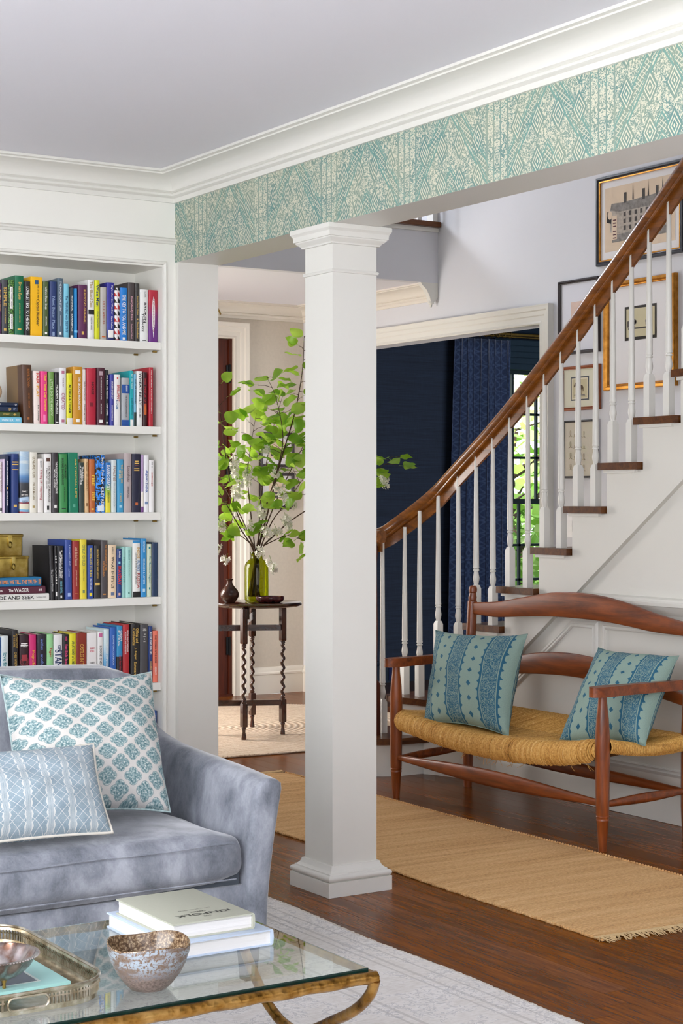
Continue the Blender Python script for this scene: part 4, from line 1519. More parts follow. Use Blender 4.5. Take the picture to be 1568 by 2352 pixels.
    (2, 2.793, 2.825, 0.1825, '#a9adb0', 0.0, 'silver grey book with blue patches, lettered THE INTELLIGENT INVESTOR', [('THE INTELLIGENT INVESTOR', '#333a44', 0.36, 0.82, 0.17, 0.05), ('GRAHAM', '#f2f0ec', 0.16, 0.28, 0.2, 0.1)], [(0.14, 0.32, '#1c4f9a', 1), (0.87, 1.0, '#1c4f9a', 1)]),
    (2, 2.826, 2.842, 0.2105, '#1ea8b0', 0.0, 'thin teal book on the second shelf', [('EAT THE YOLKS', '#d3f0ee', 0.06, 0.32, 0.35), ('KAREN PENDLETON', '#0e5c66', 0.5, 0.8, 0.3)], [(0.88, 1.0, '#f2f0ec', 0.8)]),
    (2, 2.843, 2.853, 0.1985, '#7fbfdc', 0.0, 'very thin pale blue book with a black foot, second shelf', [('THE LIFE CHANGING', '#1d1d1f', 0.1, 0.56, 0.5)], [(0.73, 1.0, '#23342f', 1)]),
    (2, 2.855, 2.879, 0.2105, '#ebebe8', 0.0, 'white book lettered WHEAT BELLY', [('WHEAT BELLY', '#222222', 0.03, 0.62, 0.38, 0.05), ('DAVIS MD', '#666666', 0.66, 0.84, 0.26)], []),
    (2, 2.881, 2.899, 0.2065, '#3a1a1e', 0.0, 'dark book with red lettering and a fiery foot, second shelf', [('THIS IS THE STORY OF US', '#c2303c', 0.1, 0.62, 0.42)], [(0.58, 0.78, '#c8642c', 0.6)]),
    (2, 2.906, 2.925, 0.2265, '#b52434', 0.0, 'red book with tiny white lettering, last on the second shelf', [('CHARLIE TROTTER A MEMOIR', '#f2f0ec', 0.04, 0.34, 0.18), ('A STUDY IN CONTRASTS', '#f2f0ec', 0.36, 0.78, 0.16)], []),
    (3, 2.307, 2.318, 0.1855, '#eceae8', 0.0, 'white book with red and blue lettering, first visible on the third shelf', [('HOLD ON TO YOUR KIDS', '#7a2f4a', 0.02, 0.6, 0.5)], [(0.9, 0.96, '#222222', 0.6)]),
    (3, 2.319, 2.33, 0.1955, '#d7c4dc', 0.0, 'thin lilac book beside a thin navy one, third shelf', [], []),
    (3, 2.331, 2.343, 0.2095, '#2a3350', 0.0, 'thin navy book with white lettering and a small gold flame, third shelf', [("MAN'S SEARCH FOR MEANING", '#f2f0ec', 0.1, 0.52, 0.4), ('VIKTOR E FRANKL', '#f2f0ec', 0.62, 0.88, 0.36)], [(0.55, 0.59, '#d9b25a', 0.4)]),
    (3, 2.353, 2.382, 0.2155, '#1e3876', 0.0, 'wide navy book with gold bands of lettering near its head, third shelf', [], [(0.13, 0.15, '#d9b25a', 0.8), (0.17, 0.19, '#d9b25a', 0.85), (0.26, 0.275, '#d9b25a', 0.8), (0.86, 0.9, '#d9b25a', 0.4)]),
    (3, 2.385, 2.422, 0.2245, 'SKYBOOK', 0.0, 'book with a cloudy sky and sea on its spine, lettered FAMILY MATTERS', [], []),
    (3, 2.424, 2.453, 0.2225, '#e8e4d7', 0.0, 'cream book lettered LOVE AND RUIN', [('LOVE AND RUIN', '#8a7a58', 0.08, 0.42, 0.34), ('PAULA McLAIN', '#8a7a58', 0.5, 0.78, 0.26)], [(0.88, 0.92, '#b09a60', 0.3)]),
    (3, 2.455, 2.478, 0.1985, '#ece7e2', 0.0, 'short white book with red script, third shelf', [('SCOTT', '#8a8a8a', 0.04, 0.16, 0.3), ('The Big Sh-- Happening', '#b5404c', 0.2, 0.76, 0.42)], []),
    (3, 2.481, 2.509, 0.2175, '#e9e7e4', 0.0, 'white book lettered THE MEANING OF MARRIAGE', [('THE MEANING OF MARRIAGE', '#6b6460', 0.2, 0.82, 0.26, 0.16), ('TIMOTHY KELLER', '#8a8480', 0.24, 0.6, 0.18, -0.2)], [(0.07, 0.13, '#5a3a2e', 0.5), (0.88, 0.95, '#222222', 0.3)]),
    (3, 2.512, 2.537, 0.2225, '#362f33', -0.0013, 'dark umber book lettered THE ASSAULT ON INTELLIGENCE', [('THE ASSAULT ON INTELLIGENCE', '#f2f0ec', 0.15, 0.68, 0.26, 0.14), ('MICHAEL HAYDEN', '#f2f0ec', 0.28, 0.58, 0.22, -0.18)], [(0.87, 0.92, '#f2f0ec', 0.4)]),
    (3, 2.541, 2.574, 0.2175, '#398a4a', -0.0013, 'mid green book lettered HOW MONEY BECAME DANGEROUS', [('HOW MONEY', '#1d1d1f', 0.17, 0.42, 0.22, 0.2), ('BECAME DANGEROUS', '#1d1d1f', 0.07, 0.53, 0.22, -0.12), ('AND DAVE KANSAS', '#1d1d1f', 0.56, 0.82, 0.14, 0.1)], [(0.92, 0.935, '#1d1d1f', 0.5)]),
    (3, 2.579, 2.6187, 0.2235, '#0e7a5b', -0.0038, 'tall deep green book leaning on the third shelf', [('ARTIFICIAL LIFE', '#d9b25a', 0.1, 0.75, 0.16, 0.2)], [(0.86, 0.91, '#5aa58c', 0.25)]),
    (3, 2.6193, 2.641, 0.1865, '#33413c', -0.0025, 'dark marbled book with white lettering on the third shelf', [('The Politics', '#f2f0ec', 0.08, 0.36, 0.3, 0.16), ('of ARISTOTLE', '#f2f0ec', 0.06, 0.44, 0.3, -0.18)], []),
    (3, 2.642, 2.659, 0.2005, '#d9b586', -0.0021, 'tan book beside the burnt orange one', [('FORGOTTEN COUNTRY', '#8a6238', 0.06, 0.6, 0.36)], [(0.82, 0.88, '#8a6238', 0.4)]),
    (3, 2.661, 2.685, 0.1995, '#ba642b', -0.0017, 'burnt orange book lettered FIRE in yellow', [('FIRE', '#f0c84a', 0.3, 0.5, 0.5, 0.1), ('FIRE', '#f0c84a', 0.62, 0.78, 0.5, 0.1)], [(0.92, 0.95, '#f0c84a', 0.4)]),
    (3, 2.687, 2.725, 0.2155, 'ZEBRA', -0.0008, 'black book with bright blue brush marks and white script', [('Such a Fun Age', '#f2f0ec', 0.04, 0.5, 0.3, 0.18), ('KILEY REID', '#f2f0ec', 0.56, 0.92, 0.26, 0.18)], [(0.88, 0.98, '#dfeaf2', 0.7)]),
    (3, 2.726, 2.748, 0.1875, 'BLUEYEL', 0.0, 'blue to yellow book lettered DARING GREATLY', [('DARING GREATLY', '#f2f0ec', 0.05, 0.56, 0.5), ('BRENE BROWN', '#3b5f2c', 0.6, 0.8, 0.3)], []),
    (3, 2.75, 2.772, 0.1985, '#d5dedd', 0.0, 'pale grey book with faint lettering between two blue ones, third shelf', [('FRAILTIES', '#9a7f72', 0.12, 0.4, 0.42), ('SHANNA HODGSON', '#a8b5b5', 0.44, 0.9, 0.3)], []),
    (3, 2.774, 2.801, 0.2005, '#3f9ac6', 0.0, 'medium blue book with yellow lettering, third shelf', [('THE HUMAN SIDE', '#d9b25a', 0.1, 0.45, 0.26, 0.16), ('OF LIFE', '#e8d48a', 0.2, 0.36, 0.24, -0.14), ('CAGES', '#d9b25a', 0.64, 0.8, 0.3)], [(0.86, 0.91, '#a9d4e6', 0.4)]),
    (3, 2.803, 2.8347, 0.2235, '#b7a9a8', 0.0, 'mauve-grey book lettered Loonshots', [('Loonshots', '#6a5658', 0.22, 0.48, 0.32, 0.05), ('SAFI BAHCALL', '#3a3038', 0.56, 0.76, 0.2)], []),
    (3, 2.8353, 2.872, 0.2225, '#191a36', 0.0008, 'midnight navy book with small gold lettering, third shelf', [], [(0.12, 0.14, '#d9b25a', 0.4), (0.155, 0.175, '#d9b25a', 0.5), (0.2, 0.21, '#c86a3a', 0.35), (0.25, 0.26, '#d9b25a', 0.6), (0.28, 0.29, '#d9b25a', 0.6), (0.83, 0.88, '#c86a3a', 0.3)]),
    (3, 2.873, 2.883, 0.2185, '#b79ec6', 0.0008, 'thin lilac book with a purple foot, right part of third shelf', [], [(0.64, 0.9, '#efe9dd', 1), (0.9, 1.0, '#7a4a8a', 1)]),
    (3, 2.884, 2.906, 0.2175, '#eeeef0', 0.0008, 'white book lettered THINK Again in blue', [('THINK', '#3a5fa8', 0.48, 0.66, 0.42), ('Again', '#3a5fa8', 0.26, 0.46, 0.5)], [(0.81, 0.86, '#7a8fb5', 0.6)]),
    (3, 2.907, 2.928, 0.1995, '#edebea', 0.0008, 'white book with thin red lettering, last on the third shelf', [('A COMMON CAUSE', '#c4453c', 0.22, 0.5, 0.24), ('NO 15', '#555555', 0.04, 0.14, 0.24)], [(0.44, 0.46, '#222222', 0.2)]),
    (4, 2.505, 2.522, 0.2, '#252326', -0.0067, 'black book leaning against others, left of the fourth shelf', [('The Summer House', '#b9b9b9', 0.44, 0.84, 0.44)], []),
    (4, 2.523, 2.534, 0.199, '#1f1e21', -0.0042, 'thin black book with broken white lettering, fourth shelf', [('ill will', '#f2f0ec', 0.18, 0.7, 0.42)], [(0.85, 0.93, '#f2f0ec', 0.5)]),
    (4, 2.535, 2.56, 0.199, '#1c1d22', -0.0038, 'black book with white hand-drawn capitals, fourth shelf', [('The WOMAN in the LIBRARY', '#f2f0ec', 0.08, 0.6, 0.46), ('SULARI GENTILL', '#7fc4d8', 0.66, 0.88, 0.28)], [(0.92, 0.97, '#f2f0ec', 0.26)]),
    (4, 2.565, 2.592, 0.221, '#2f4a95', -0.0025, 'tall royal blue book lettered A PROMISED LAND', [('A PROMISED LAND', '#aebde0', 0.08, 0.44, 0.2, 0.1), ('AUTHOR', '#aebde0', 0.48, 0.62, 0.16)], [(0.89, 0.95, '#9fb2de', 0.4)]),
    (4, 2.593, 2.621, 0.216, '#9a2a28', -0.0008, 'brick red book lettered Little Bird of Heaven', [('Little Bird of Heaven', '#e0c0a0', 0.1, 0.42, 0.32), ('JOYCE CAROL OATES', '#e0c0a0', 0.5, 0.78, 0.18)], [(0.9, 0.905, '#d9b25a', 0.4)]),
    (4, 2.623, 2.651, 0.221, '#e4d23b', -0.0008, 'yellow book lettered ONLY CHILD', [('ONLY CHILD', '#7a8a5a', 0.08, 0.44, 0.36), ('Rhiannon Navin', '#9a8f4a', 0.5, 0.7, 0.2)], [(0.85, 0.9, '#7a8a5a', 0.3)]),
    (4, 2.653, 2.678, 0.199, '#26489a', -0.0004, 'blue book with yellow capitals reading NOTHING LEFT TO BURN', [('NOTHING LEFT TO BURN', '#e9d23a', 0.05, 0.58, 0.36), ('HEATHER EZELL', '#dfe6f2', 0.62, 0.84, 0.24)], [(0.89, 0.95, '#e9d23a', 0.42)]),
    (4, 2.68, 2.7057, 0.199, '#2a2829', -0.0004, 'black book with gold lettering, left of the brown-grey one on the fourth shelf', [('BEAUTIFUL WORLD', '#d9b25a', 0.08, 0.38, 0.26), ('WHERE ARE YOU', '#d9b25a', 0.4, 0.62, 0.26)], [(0.7, 0.75, '#d9b25a', 0.7)]),
    (4, 2.7063, 2.736, 0.217, '#4c4649', 0.0, 'brown-grey book with orange capitals, fourth shelf', [('THE TRANSPARENCY OF TIME', '#d08a3c', 0.07, 0.52, 0.2, 0.16), ('LEONARDO', '#d08a3c', 0.36, 0.62, 0.2, -0.14)], [(0.92, 0.94, '#d08a3c', 0.4)]),
    (4, 2.737, 2.7717, 0.199, '#ecd3b2', 0.0, "peach-cream book lettered WHAT IF IT'S US", [("WHAT IF IT'S US", '#1d1d1f', 0.22, 0.82, 0.32), ('ALBERTALLI', '#555555', 0.04, 0.16, 0.16)], [(0.89, 0.95, '#6a7a9a', 0.4)]),
    (4, 2.7723, 2.793, 0.185, '#24417f', 0.0, 'blue book lettered MAYDAY in red', [('MAYDAY', '#d8342c', 0.36, 0.74, 0.6), ('PARIS', '#f2f0ec', 0.05, 0.18, 0.3)], [(0.26, 0.31, '#8fd0e0', 0.4), (0.9, 0.95, '#d9b0a0', 0.4)]),
    (4, 2.794, 2.807, 0.191, '#9fd2ca', 0.0, 'thin turquoise paperback next to the wider mint one, fourth shelf', [('MY BRILLIANT', '#4f8f92', 0.2, 0.7, 0.3)], []),
    (4, 2.809, 2.835, 0.191, '#abdbd2', 0.0, 'mint paperback on the fourth shelf', [('ELENA FERRANTE', '#4f8f92', 0.06, 0.26, 0.2), ('The Story of a New Name', '#2a5a5c', 0.28, 0.6, 0.16)], [(0.89, 0.93, '#1e6a5c', 0.2)]),
    (4, 2.838, 2.87, 0.216, '#efeee9', 0.0, 'white book with a blue head and black foot, red and gold lettering', [('INSIDE', '#c89a3c', 0.12, 0.32, 0.3, 0.22), ("PUTIN'S", '#1f6fa8', 0.36, 0.54, 0.3, 0.22), ('RUSSIA', '#b03028', 0.58, 0.84, 0.3, 0.22), ('CAN THERE BE REFORM WITHOUT DEMOCRACY', '#1d1d1f', 0.22, 0.78, 0.13, -0.1)], [(0.0, 0.05, '#2f86c0', 1), (0.9, 1.0, '#1c1a1a', 1)]),
    (4, 2.872, 2.897, 0.222, '#2c8dca', 0.0, 'cornflower blue book lettered MERMAIDS AND LOVERS', [('BEATRIZ WILLIAMS', '#bfe0f2', 0.05, 0.24, 0.3), ('MERMAIDS & LOVERS', '#bfe0f2', 0.33, 0.78, 0.28)], [(0.86, 0.91, '#bfe0f2', 0.4)]),
    (4, 2.899, 2.918, 0.201, '#d3dcc2', 0.0, 'pale sage book with teal script, second last on the fourth shelf', [('The Mercies of England', '#1f7f86', 0.23, 0.74, 0.46)], [(0.05, 0.09, '#1f7f86', 0.4), (0.82, 0.86, '#1f7f86', 0.3)]),
    (4, 2.919, 2.9445, 0.206, '#1d3557', 0.0, 'plain dark navy book, last on the fourth shelf', [], []),
    (5, 2.304, 2.313, 0.197, '#2d5f9a', 0.0, 'sliver of a blue book at the left edge of the fifth shelf', [], []),
    (5, 2.314, 2.342, 0.202, '#dfe7e8', 0.0, 'pale book with blue-green script, left end of the fifth shelf', [('love finds its', '#3f8f96', 0.3, 0.75, 0.5)], []),
    (5, 2.358, 2.383, 0.222, '#28262a', -0.004, 'tall black book lettered ALL THE COLORS OF THE DARK', [('ALL THE COLORS', '#c9a24a', 0.06, 0.3, 0.26, 0.18), ('OF THE DARK', '#c9a24a', 0.08, 0.28, 0.26, -0.18), ('CHRIS WHITAKER', '#c9a24a', 0.36, 0.66, 0.34)], []),
    (5, 2.386, 2.422, 0.204, '#321a22', -0.002, 'dark maroon book with a red target emblem, lettered THE CIRCLE', [], [(0.15, 0.17, '#f2f0ec', 0.7), (0.185, 0.205, '#f2f0ec', 0.8), (0.36, 0.47, '#a83a44', 0.6)]),
    (5, 2.423, 2.451, 0.203, '#d22a73', -0.0013, 'magenta book lettered Popular in gold, fifth shelf', [('Popular', '#f0b040', 0.28, 0.62, 0.42)], []),
    (5, 2.454, 2.489, 0.202, '#2b2633', -0.0007, 'dark aubergine book with blue lowercase lettering', [('levithan', '#6f86c8', 0.08, 0.28, 0.34), ('another', '#6f86c8', 0.36, 0.62, 0.34)], []),
    (5, 2.491, 2.516, 0.201, '#9fdc9c', 0.0, 'mint green book with a red name, fifth shelf', [('Tiger', '#c83a3a', 0.24, 0.42, 0.42)], []),
    (5, 2.518, 2.553, 0.199, '#f0efef', 0.0, 'white book with bold navy capitals reading STAND OFF', [('STAND', '#1f3568', 0.28, 0.7, 0.74), ('OFF', '#1f3568', 0.2, 0.32, 0.4, 0.1)], []),
    (5, 2.555, 2.579, 0.198, '#1d1a1f', 0.0, 'black book with pink lowercase lettering, fifth shelf', [('foolish hearts', '#d84a7a', 0.18, 0.68, 0.46), ('mills', '#d84a7a', 0.04, 0.12, 0.3)], []),
    (5, 2.58, 2.607, 0.2, '#e8dc2c', 0.0, 'yellow book lettered ANATOMY of a MISFIT', [('ANATOMY of a MISFIT', '#4a6a3a', 0.14, 0.66, 0.36)], []),
    (5, 2.608, 2.65, 0.2, '#8c2f1f', 0.0, 'rust red book with gold capitals reading CASTLES IN THEIR', [('CASTLES IN THEIR', '#d8a850', 0.2, 0.72, 0.32)], []),
    (5, 2.651, 2.691, 0.2, '#f3f0ee', 0.0, 'white book with red capitals, fifth shelf', [], [(0.26, 0.28, '#d8506a', 0.7), (0.3, 0.34, '#d8506a', 0.8), (0.36, 0.4, '#d8506a', 0.8), (0.54, 0.6, '#222222', 0.75)]),
    (5, 2.694, 2.717, 0.202, '#ecebe8', 0.0, 'white book lettered LOOSE ENDS with a small pink balloon', [('LOOSE ENDS', '#1d1d1f', 0.26, 0.64, 0.34)], [(0.03, 0.1, '#c86a9a', 0.6)]),
    (5, 2.719, 2.742, 0.211, 'ICEBLUE', 0.0, 'ice blue book lettered HAPPINESS', [('HAPPINESS HYPOTHESIS', '#f2f0ec', 0.24, 0.7, 0.32)], []),
    (5, 2.744, 2.771, 0.217, '#2a61b4', 0.0, 'bright blue book between the ice blue and turquoise ones', [('DOWNTON COOKBOOK', '#c9dcf2', 0.14, 0.66, 0.2)], []),
    (5, 2.772, 2.7972, 0.221, 'CARD', 0.0, 'turquoise book with a black lower half, lettered CARDIFF BY THE SEA', [('CARDIFF', '#f2f0ec', 0.08, 0.26, 0.3, 0.2), ('BY THE SEA', '#f2f0ec', 0.08, 0.34, 0.3, -0.18), ('Joyce Carol Oates', '#d83a4a', 0.5, 0.78, 0.3)], []),
    (5, 2.7978, 2.825, 0.225, '#b3282e', 0.0, 'red book with small white capitals, fifth shelf', [('PERSONAL FINANCE FOR BEGINNERS', '#f2f0ec', 0.1, 0.46, 0.22, 0.16), ('ACCOUNTS AND INVESTMENTS', '#f2f0ec', 0.12, 0.5, 0.2, -0.16)], []),
    (5, 2.829, 2.867, 0.227, '#222020', 0.0013, 'black book with gold lettering, right half of fifth shelf', [('Official and', '#d9b25a', 0.08, 0.32, 0.3, 0.18), ('Confidential', '#d9b25a', 0.08, 0.36, 0.3, -0.18), ('J. Edgar', '#d9b25a', 0.4, 0.6, 0.24), ('Summers', '#d9b25a', 0.64, 0.86, 0.28)], []),
    (5, 2.868, 2.902, 0.222, '#4a494c', 0.0013, 'grey book lettered THE WORLD IS FLAT', [], [(0.05, 0.065, '#f2f0ec', 0.6), (0.075, 0.09, '#f2f0ec', 0.6), (0.15, 0.165, '#f2f0ec', 0.4), (0.19, 0.21, '#f2f0ec', 0.6), (0.23, 0.245, '#f2f0ec', 0.3), (0.275, 0.29, '#f2f0ec', 0.5), (0.93, 0.94, '#f2f0ec', 0.3)]),
    (5, 2.905, 2.922, 0.214, '#203a78', 0.0, 'thin navy book lettered BETTER THAN REAL LIFE', [('BETTER THAN REAL LIFE', '#f2f0ec', 0.1, 0.5, 0.46), ('RICHARD POREZ', '#d8b050', 0.62, 0.9, 0.4)], []),
    (5, 2.923, 2.944, 0.196, '#ec7a62', 0.0, 'coral book lettered ONLY WOMAN IN THE ROOM, last on the fifth shelf', [('ONLY WOMAN IN THE ROOM', '#3a2222', 0.08, 0.62, 0.34), ('BENEDICT', '#f2f0ec', 0.7, 0.85, 0.3)], []),
]
# ------------------------------------------------------------------ bookcase
bc = thing('bookcase', 'white built-in bookcase with five visible shelves behind the sofa', 'bookcase', (1.92, 6.03, 0))
BX0, BX1, BYF, BYB = .96, 2.946, 5.894, 6.137
obj('back_panel', B().box(BX0, BYB, .02, BX1, 6.16, 2.192), SHELFW, bc)
obj('side_panel', B().box(BX1, BYF + .003, .02, BX1 + .006, 6.16, 2.191), SHELFW, bc)
obj('side_panel', B().box(BX0 - .02, BYF + .003, .02, BX0, 6.16, 2.191), SHELFW, bc)
obj('top_panel', B().box(BX0, BYF + .003, 2.184, BX1, 6.16, 2.1915), SHELFW, bc)
SHZ = {1: 1.8972, 2: 1.5765, 3: 1.2505, 4: .929, 5: .602, 6: .286, 7: .09}
for k, z in SHZ.items():
    obj('shelf', B().box(BX0 + .001, BYF + .012, z - .028, BX1 - .002, BYB - .001, z).bevel(.0015, 1), SHELFW, bc)
    if k < 6:
        for y in (BYF + .035, BYB - .045):
            obj('shelf_pin', B().lathe([(.004, -.012), (.004, .004), (.002, .005)], BX1 - .013, y, z - .0335, 8, 'x'), BRASS, bc)
# bead round the opening
BD = [(0, 0), (0, .004), (-.003, .008), (-.007, .009), (-.011, .007), (-.013, .003), (-.013, 0)]
rows = []
for (x, z, dx, dz) in ((BX1 + .016, .02, -1, 0), (BX1 + .016, 2.205, -1, -1), (.95, 2.205, 0, -1)):
    rows.append([(x - dx * (-wd), BYF - pr, z - dz * (-wd)) if False else (x + dx * (-wd) * 1.0, BYF - pr, z + dz * (-wd)) for wd, pr in BD])
obj('bead', B().loft(rows), SHELFW, bc, sharp=25)

# ------------------------------------------------------------------ books
PAGE = plain('book_pages', '#e9e2d2', .9, var=.08, scale=300)
_bm = {}


def bookmat(c):
    if c in _bm:
        return _bm[c]
    if c.startswith('#'):
        _bm[c] = plain('cover_' + c[1:], c, .45)
        return _bm[c]
    m = MT('cover_' + c.lower(), .45)
    x, y, z = m.xyz(m.coord('Object'))
    co = m.coord('Object')
    if c == 'LEAFY':
        n = m.voro(co, 190)
        k = m.ramp(n, [(.1, '#8fc25a'), (.4, '#4c7d33'), (.7, '#1f3a1c')])
    elif c == 'BLUEVIOLET':
        k = m.ramp(z * 5, [(.10, '#1b2a66'), (.25, '#34409c'), (.8, '#2c2a92')])
    elif c == 'TRI':
        q = (z * 42).fract()
        t1 = (q - 1.0).abs().gt(((x * 60 + 5).fract()))
        red = (z * 21).fract().gt(.5)
        k = m.mix(t1, '#efeceb', m.mix(red, '#262020', '#c23030'))
    elif c == 'REDPURPLE':
        k = m.ramp(z * 5, [(.25, '#6a2a80'), (.5, '#7c2a70'), (.75, '#b02438')])
    elif c == 'SKYBOOK':
        n = m.noise(m.coord('Object', (1, 1, 3)), 14, 4)
        k0 = m.ramp(z * 4.5 + (n - .5) * .08, [(.0, '#b8262c'), (.03, '#7fb6d8'), (.06, '#7fb6d8'), (.065, '#e8e2cc'), (.15, '#e8e2cc'), (.155, '#a04a50'), (.18, '#a04a50'), (.185, '#b9d2ea'), (.25, '#b9d2ea'), (.26, '#2b2c30'), (.48, '#3b3d42'), (.52, '#4a6f9c'), (.60, '#5f8fc4'), (.66, '#a9c6dd')])
        k = m.mix(n.smooth(.45, .7) * z.gt(.155), k0, '#e4e8e6')
    elif c == 'ZEBRA':
        n = m.noise(co, 48, 2, .5, 1.0)
        k = m.mix((n - .5).abs().lt(.05).max(n.gt(.62)), '#131318', '#1f86e8')
    elif c == 'BLUEYEL':
        k = m.ramp(z * 5, [(.25, '#e8d93a'), (.42, '#8ab83a'), (.55, '#2f86c4'), (.8, '#1f6fb8')])
    elif c == 'RIVER':
        k = m.mix(y.lt(-.034), '#7d6038', '#4f301c')
    elif c == 'ICEBLUE':
        k = m.ramp(z * 5, [(.15, '#2f5f9c'), (.45, '#6fb0d8'), (.8, '#d5e8ea')])
    else:
        k = m.mix(z.gt(.105), '#26222a', '#2f8fc2')
    _bm[c] = m.color(k)
    return _bm[c]


INK = {}
def ink(c):
    if c not in INK:
        INK[c] = plain('print_' + c[1:], c, .5)
    return INK[c]


TEXTS = []


def text(s, parent, c, mat_cols, origin, length, height, name='title', flip=None):
    """Printed lettering: mat_cols are the world axes of the reading direction and of the letters' up."""
    cu = bpy.data.curves.new(name, 'FONT')
    cu.body = s
    cu.size = 1
    cu.align_x = 'CENTER'
    cu.align_y = 'CENTER'
    cu.resolution_u = 2
    cu.offset = .016
    cu.materials.append(ink(c))
    o = bpy.data.objects.new(name, cu)
    COL.objects.link(o)
    o.parent = parent
    X, Y = Vector(mat_cols[0]), Vector(mat_cols[1])
    Z = X.cross(Y)
    TEXTS.append((o, X, Y, Z, Vector(origin) - ORG[parent.name], length, height))
    return o


def fit_texts():
    """Letters become plain meshes, stretched to the printed length and height."""
    bpy.context.view_layer.update()
    dg = bpy.context.evaluated_depsgraph_get()
    for o, X, Y, Z, p, L, H in TEXTS:
        me = bpy.data.meshes.new_from_object(o.evaluated_get(dg))
        xs, ys = [v.co.x for v in me.vertices], [v.co.y for v in me.vertices]
        if not xs:
            bpy.data.objects.remove(o)
            continue
        sx, sy = L / max(max(xs) - min(xs), 1e-4), H / max(max(ys) - min(ys), 1e-4)
        M = Matrix((X * sx, Y * sy, Z)).transposed().to_4x4()
        M.translation = p - X * sx * (max(xs) + min(xs)) / 2 - Y * sy * (max(ys) + min(ys)) / 2
        me.transform(M)
        name, par, cu = o.name, o.parent, o.data
        bpy.data.objects.remove(o)
        bpy.data.curves.remove(cu)
        n = bpy.data.objects.new(name, me)
        COL.objects.link(n)
        n.parent = par


def upright(x0, x1, h, z, colr, lean, label, texts, bands, group, depth=.165, yf=5.93):
    """A hardback standing on its tail: rounded spine towards the room, two boards, page block."""
    wd = x1 - x0
    t = thing('book', label, 'book', ((x0 + x1) / 2, yf + depth / 2, z), group)
    m = bookmat(colr)
    cx = (x0 + x1) / 2
    rs = min(.0035, wd * .16)
    bt = min(.0028, wd * .14)
    out = [(x0, yf + depth), (x0, yf + .006), (x0 + rs * .3, yf + .002), (x0 + rs, yf), (cx, yf - .0012), (x1 - rs, yf), (x1 - rs * .3, yf + .002), (x1, yf + .006), (x1, yf + depth),
           (x1 - bt, yf + depth), (x1 - bt, yf + .006), (x0 + bt, yf + .006), (x0 + bt, yf + depth)]
    b = B().prism(out, 'z', z + .0003, z + h)
    pg = B().box(x0 + bt * .9, yf + .005, z + .003, x1 - bt * .9, yf + depth - .003, z + h - .003)
    for q in (b, pg):
        for v in q.b.verts:
            v.co.x += lean * (v.co.z - z) / h
    o = obj('cover', b, m, t, sharp=35)
    obj('page_block', pg, PAGE, t, smooth=False)
    def sh(zz):
        return lean * (zz - z) / h
    for bd in bands:
        a, c, k, wf = bd
        za, zc = z + h * (1 - c), z + h * (1 - a)
        bw = wd * wf / 2
        rows = []
        for zz in (max(za, z + .0005), min(zc, z + h - .0003)):
            rows.append([(cx + bw * f + sh(zz), yf - .0016 + .0015 * abs(f) ** 2 * (1 if wf > .8 else .35), zz) for f in (-1, -.6, 0, .6, 1)])
        q = B().loft(rows, False, False)
        obj('spine_band', q, ink(k), t, smooth=False)
    tilt = Vector((lean / h, 0, 1)).normalized()
    for tx in texts:
        s, k, a, c, hf = tx[:5]
        off = tx[5] if len(tx) > 5 else 0
        zm = z + h * (1 - (a + c) / 2)
        text(s, t, k, (-tilt, Vector((tilt.z, 0, -tilt.x))), (cx + off * wd + sh(zm), yf - .0024, zm), (c - a) * h, hf * wd * 1.08)
    return t


GRP = {1: 'books on the top shelf', 2: 'books on the second shelf', 3: 'books on the third shelf', 4: 'books on the fourth shelf', 5: 'books on the fifth shelf'}
for (row, x0, x1, h, colr, lean, label, texts, bands) in BOOKS:
    upright(x0, x1, h, SHZ[row], colr, lean, label, texts, bands, GRP[row], depth=.15 + .03 * ((len(label) * 7) % 10) / 10)
t = upright(2.914, 2.940, .208, SHZ[6], '#1f55a8', 0, 'blue textbook alone on the lowest visible shelf beside the sofa arm',
            [('fundamentals', '#dfe8f5', .30, .85, .40, .1), ('Fourth Edition', '#dfe8f5', .30, .6, .18, -.2)], [(.06, .065, '#dfe8f5', .7), (.085, .09, '#dfe8f5', .7)], None)
# white feather printed on the last book of the top shelf
fb = [o for o in bpy.data.objects if o.get('label', '').startswith('red-to-purple')][0]
bx = ORG[fb.name]
q = [(0, .176), (.004, .165), (.006, .12), (.005, .07), (.002, .045), (.0006, .02), (-.0006, .02), (-.003, .045), (-.006, .075), (-.0065, .12), (-.004, .16)]
obj('feather_print', B().prism([(bx.x + x, bx.z + z) for x, z in q], 'y', 5.93 - .0021, 5.93 - .0016), ink('#f2f0ec'), fb, smooth=False)
# Family Matters lettering
fm = [o for o in bpy.data.objects if o.get('label', '').startswith('book with a cloudy')][0]
for s, dz, l in (('FAMILY', .078, .022), ('MATTERS', .066, .026), ('ROHINTON', .043, .022), ('MISTRY', .037, .016)):
    text(s, fm, '#f2f0ec' if dz > .05 else '#4a5a78', ((1, 0, 0), (0, 0, 1)), (ORG[fm.name].x, 5.9275, SHZ[3] + dz), l, .006 if dz > .05 else .004)
rb = [o for o in bpy.data.objects if o.get('label', '').startswith('white book with red capitals, fifth')][0]
for ch in list(rb.children):
    if ch.name.startswith('spine_band'):
        bpy.data.objects.remove(ch)
for s, z, l, c in (('RAINBOW', .142, .0185, '#d0455c'), ('ROWELL', .131, .017, '#d0455c'), ('CARRY', .088, .0185, '#222222')):
    text(s, rb, c, ((1, 0, 0), (0, 0, 1)), (ORG[rb.name].x, 5.9275, SHZ[5] + z), l, .0075)
wf = [o for o in bpy.data.objects if o.get('label', '').startswith('grey book lettered THE WORLD')][0]
for ch in list(wf.children):
    if ch.name.startswith('spine_band'):
        bpy.data.objects.remove(ch)
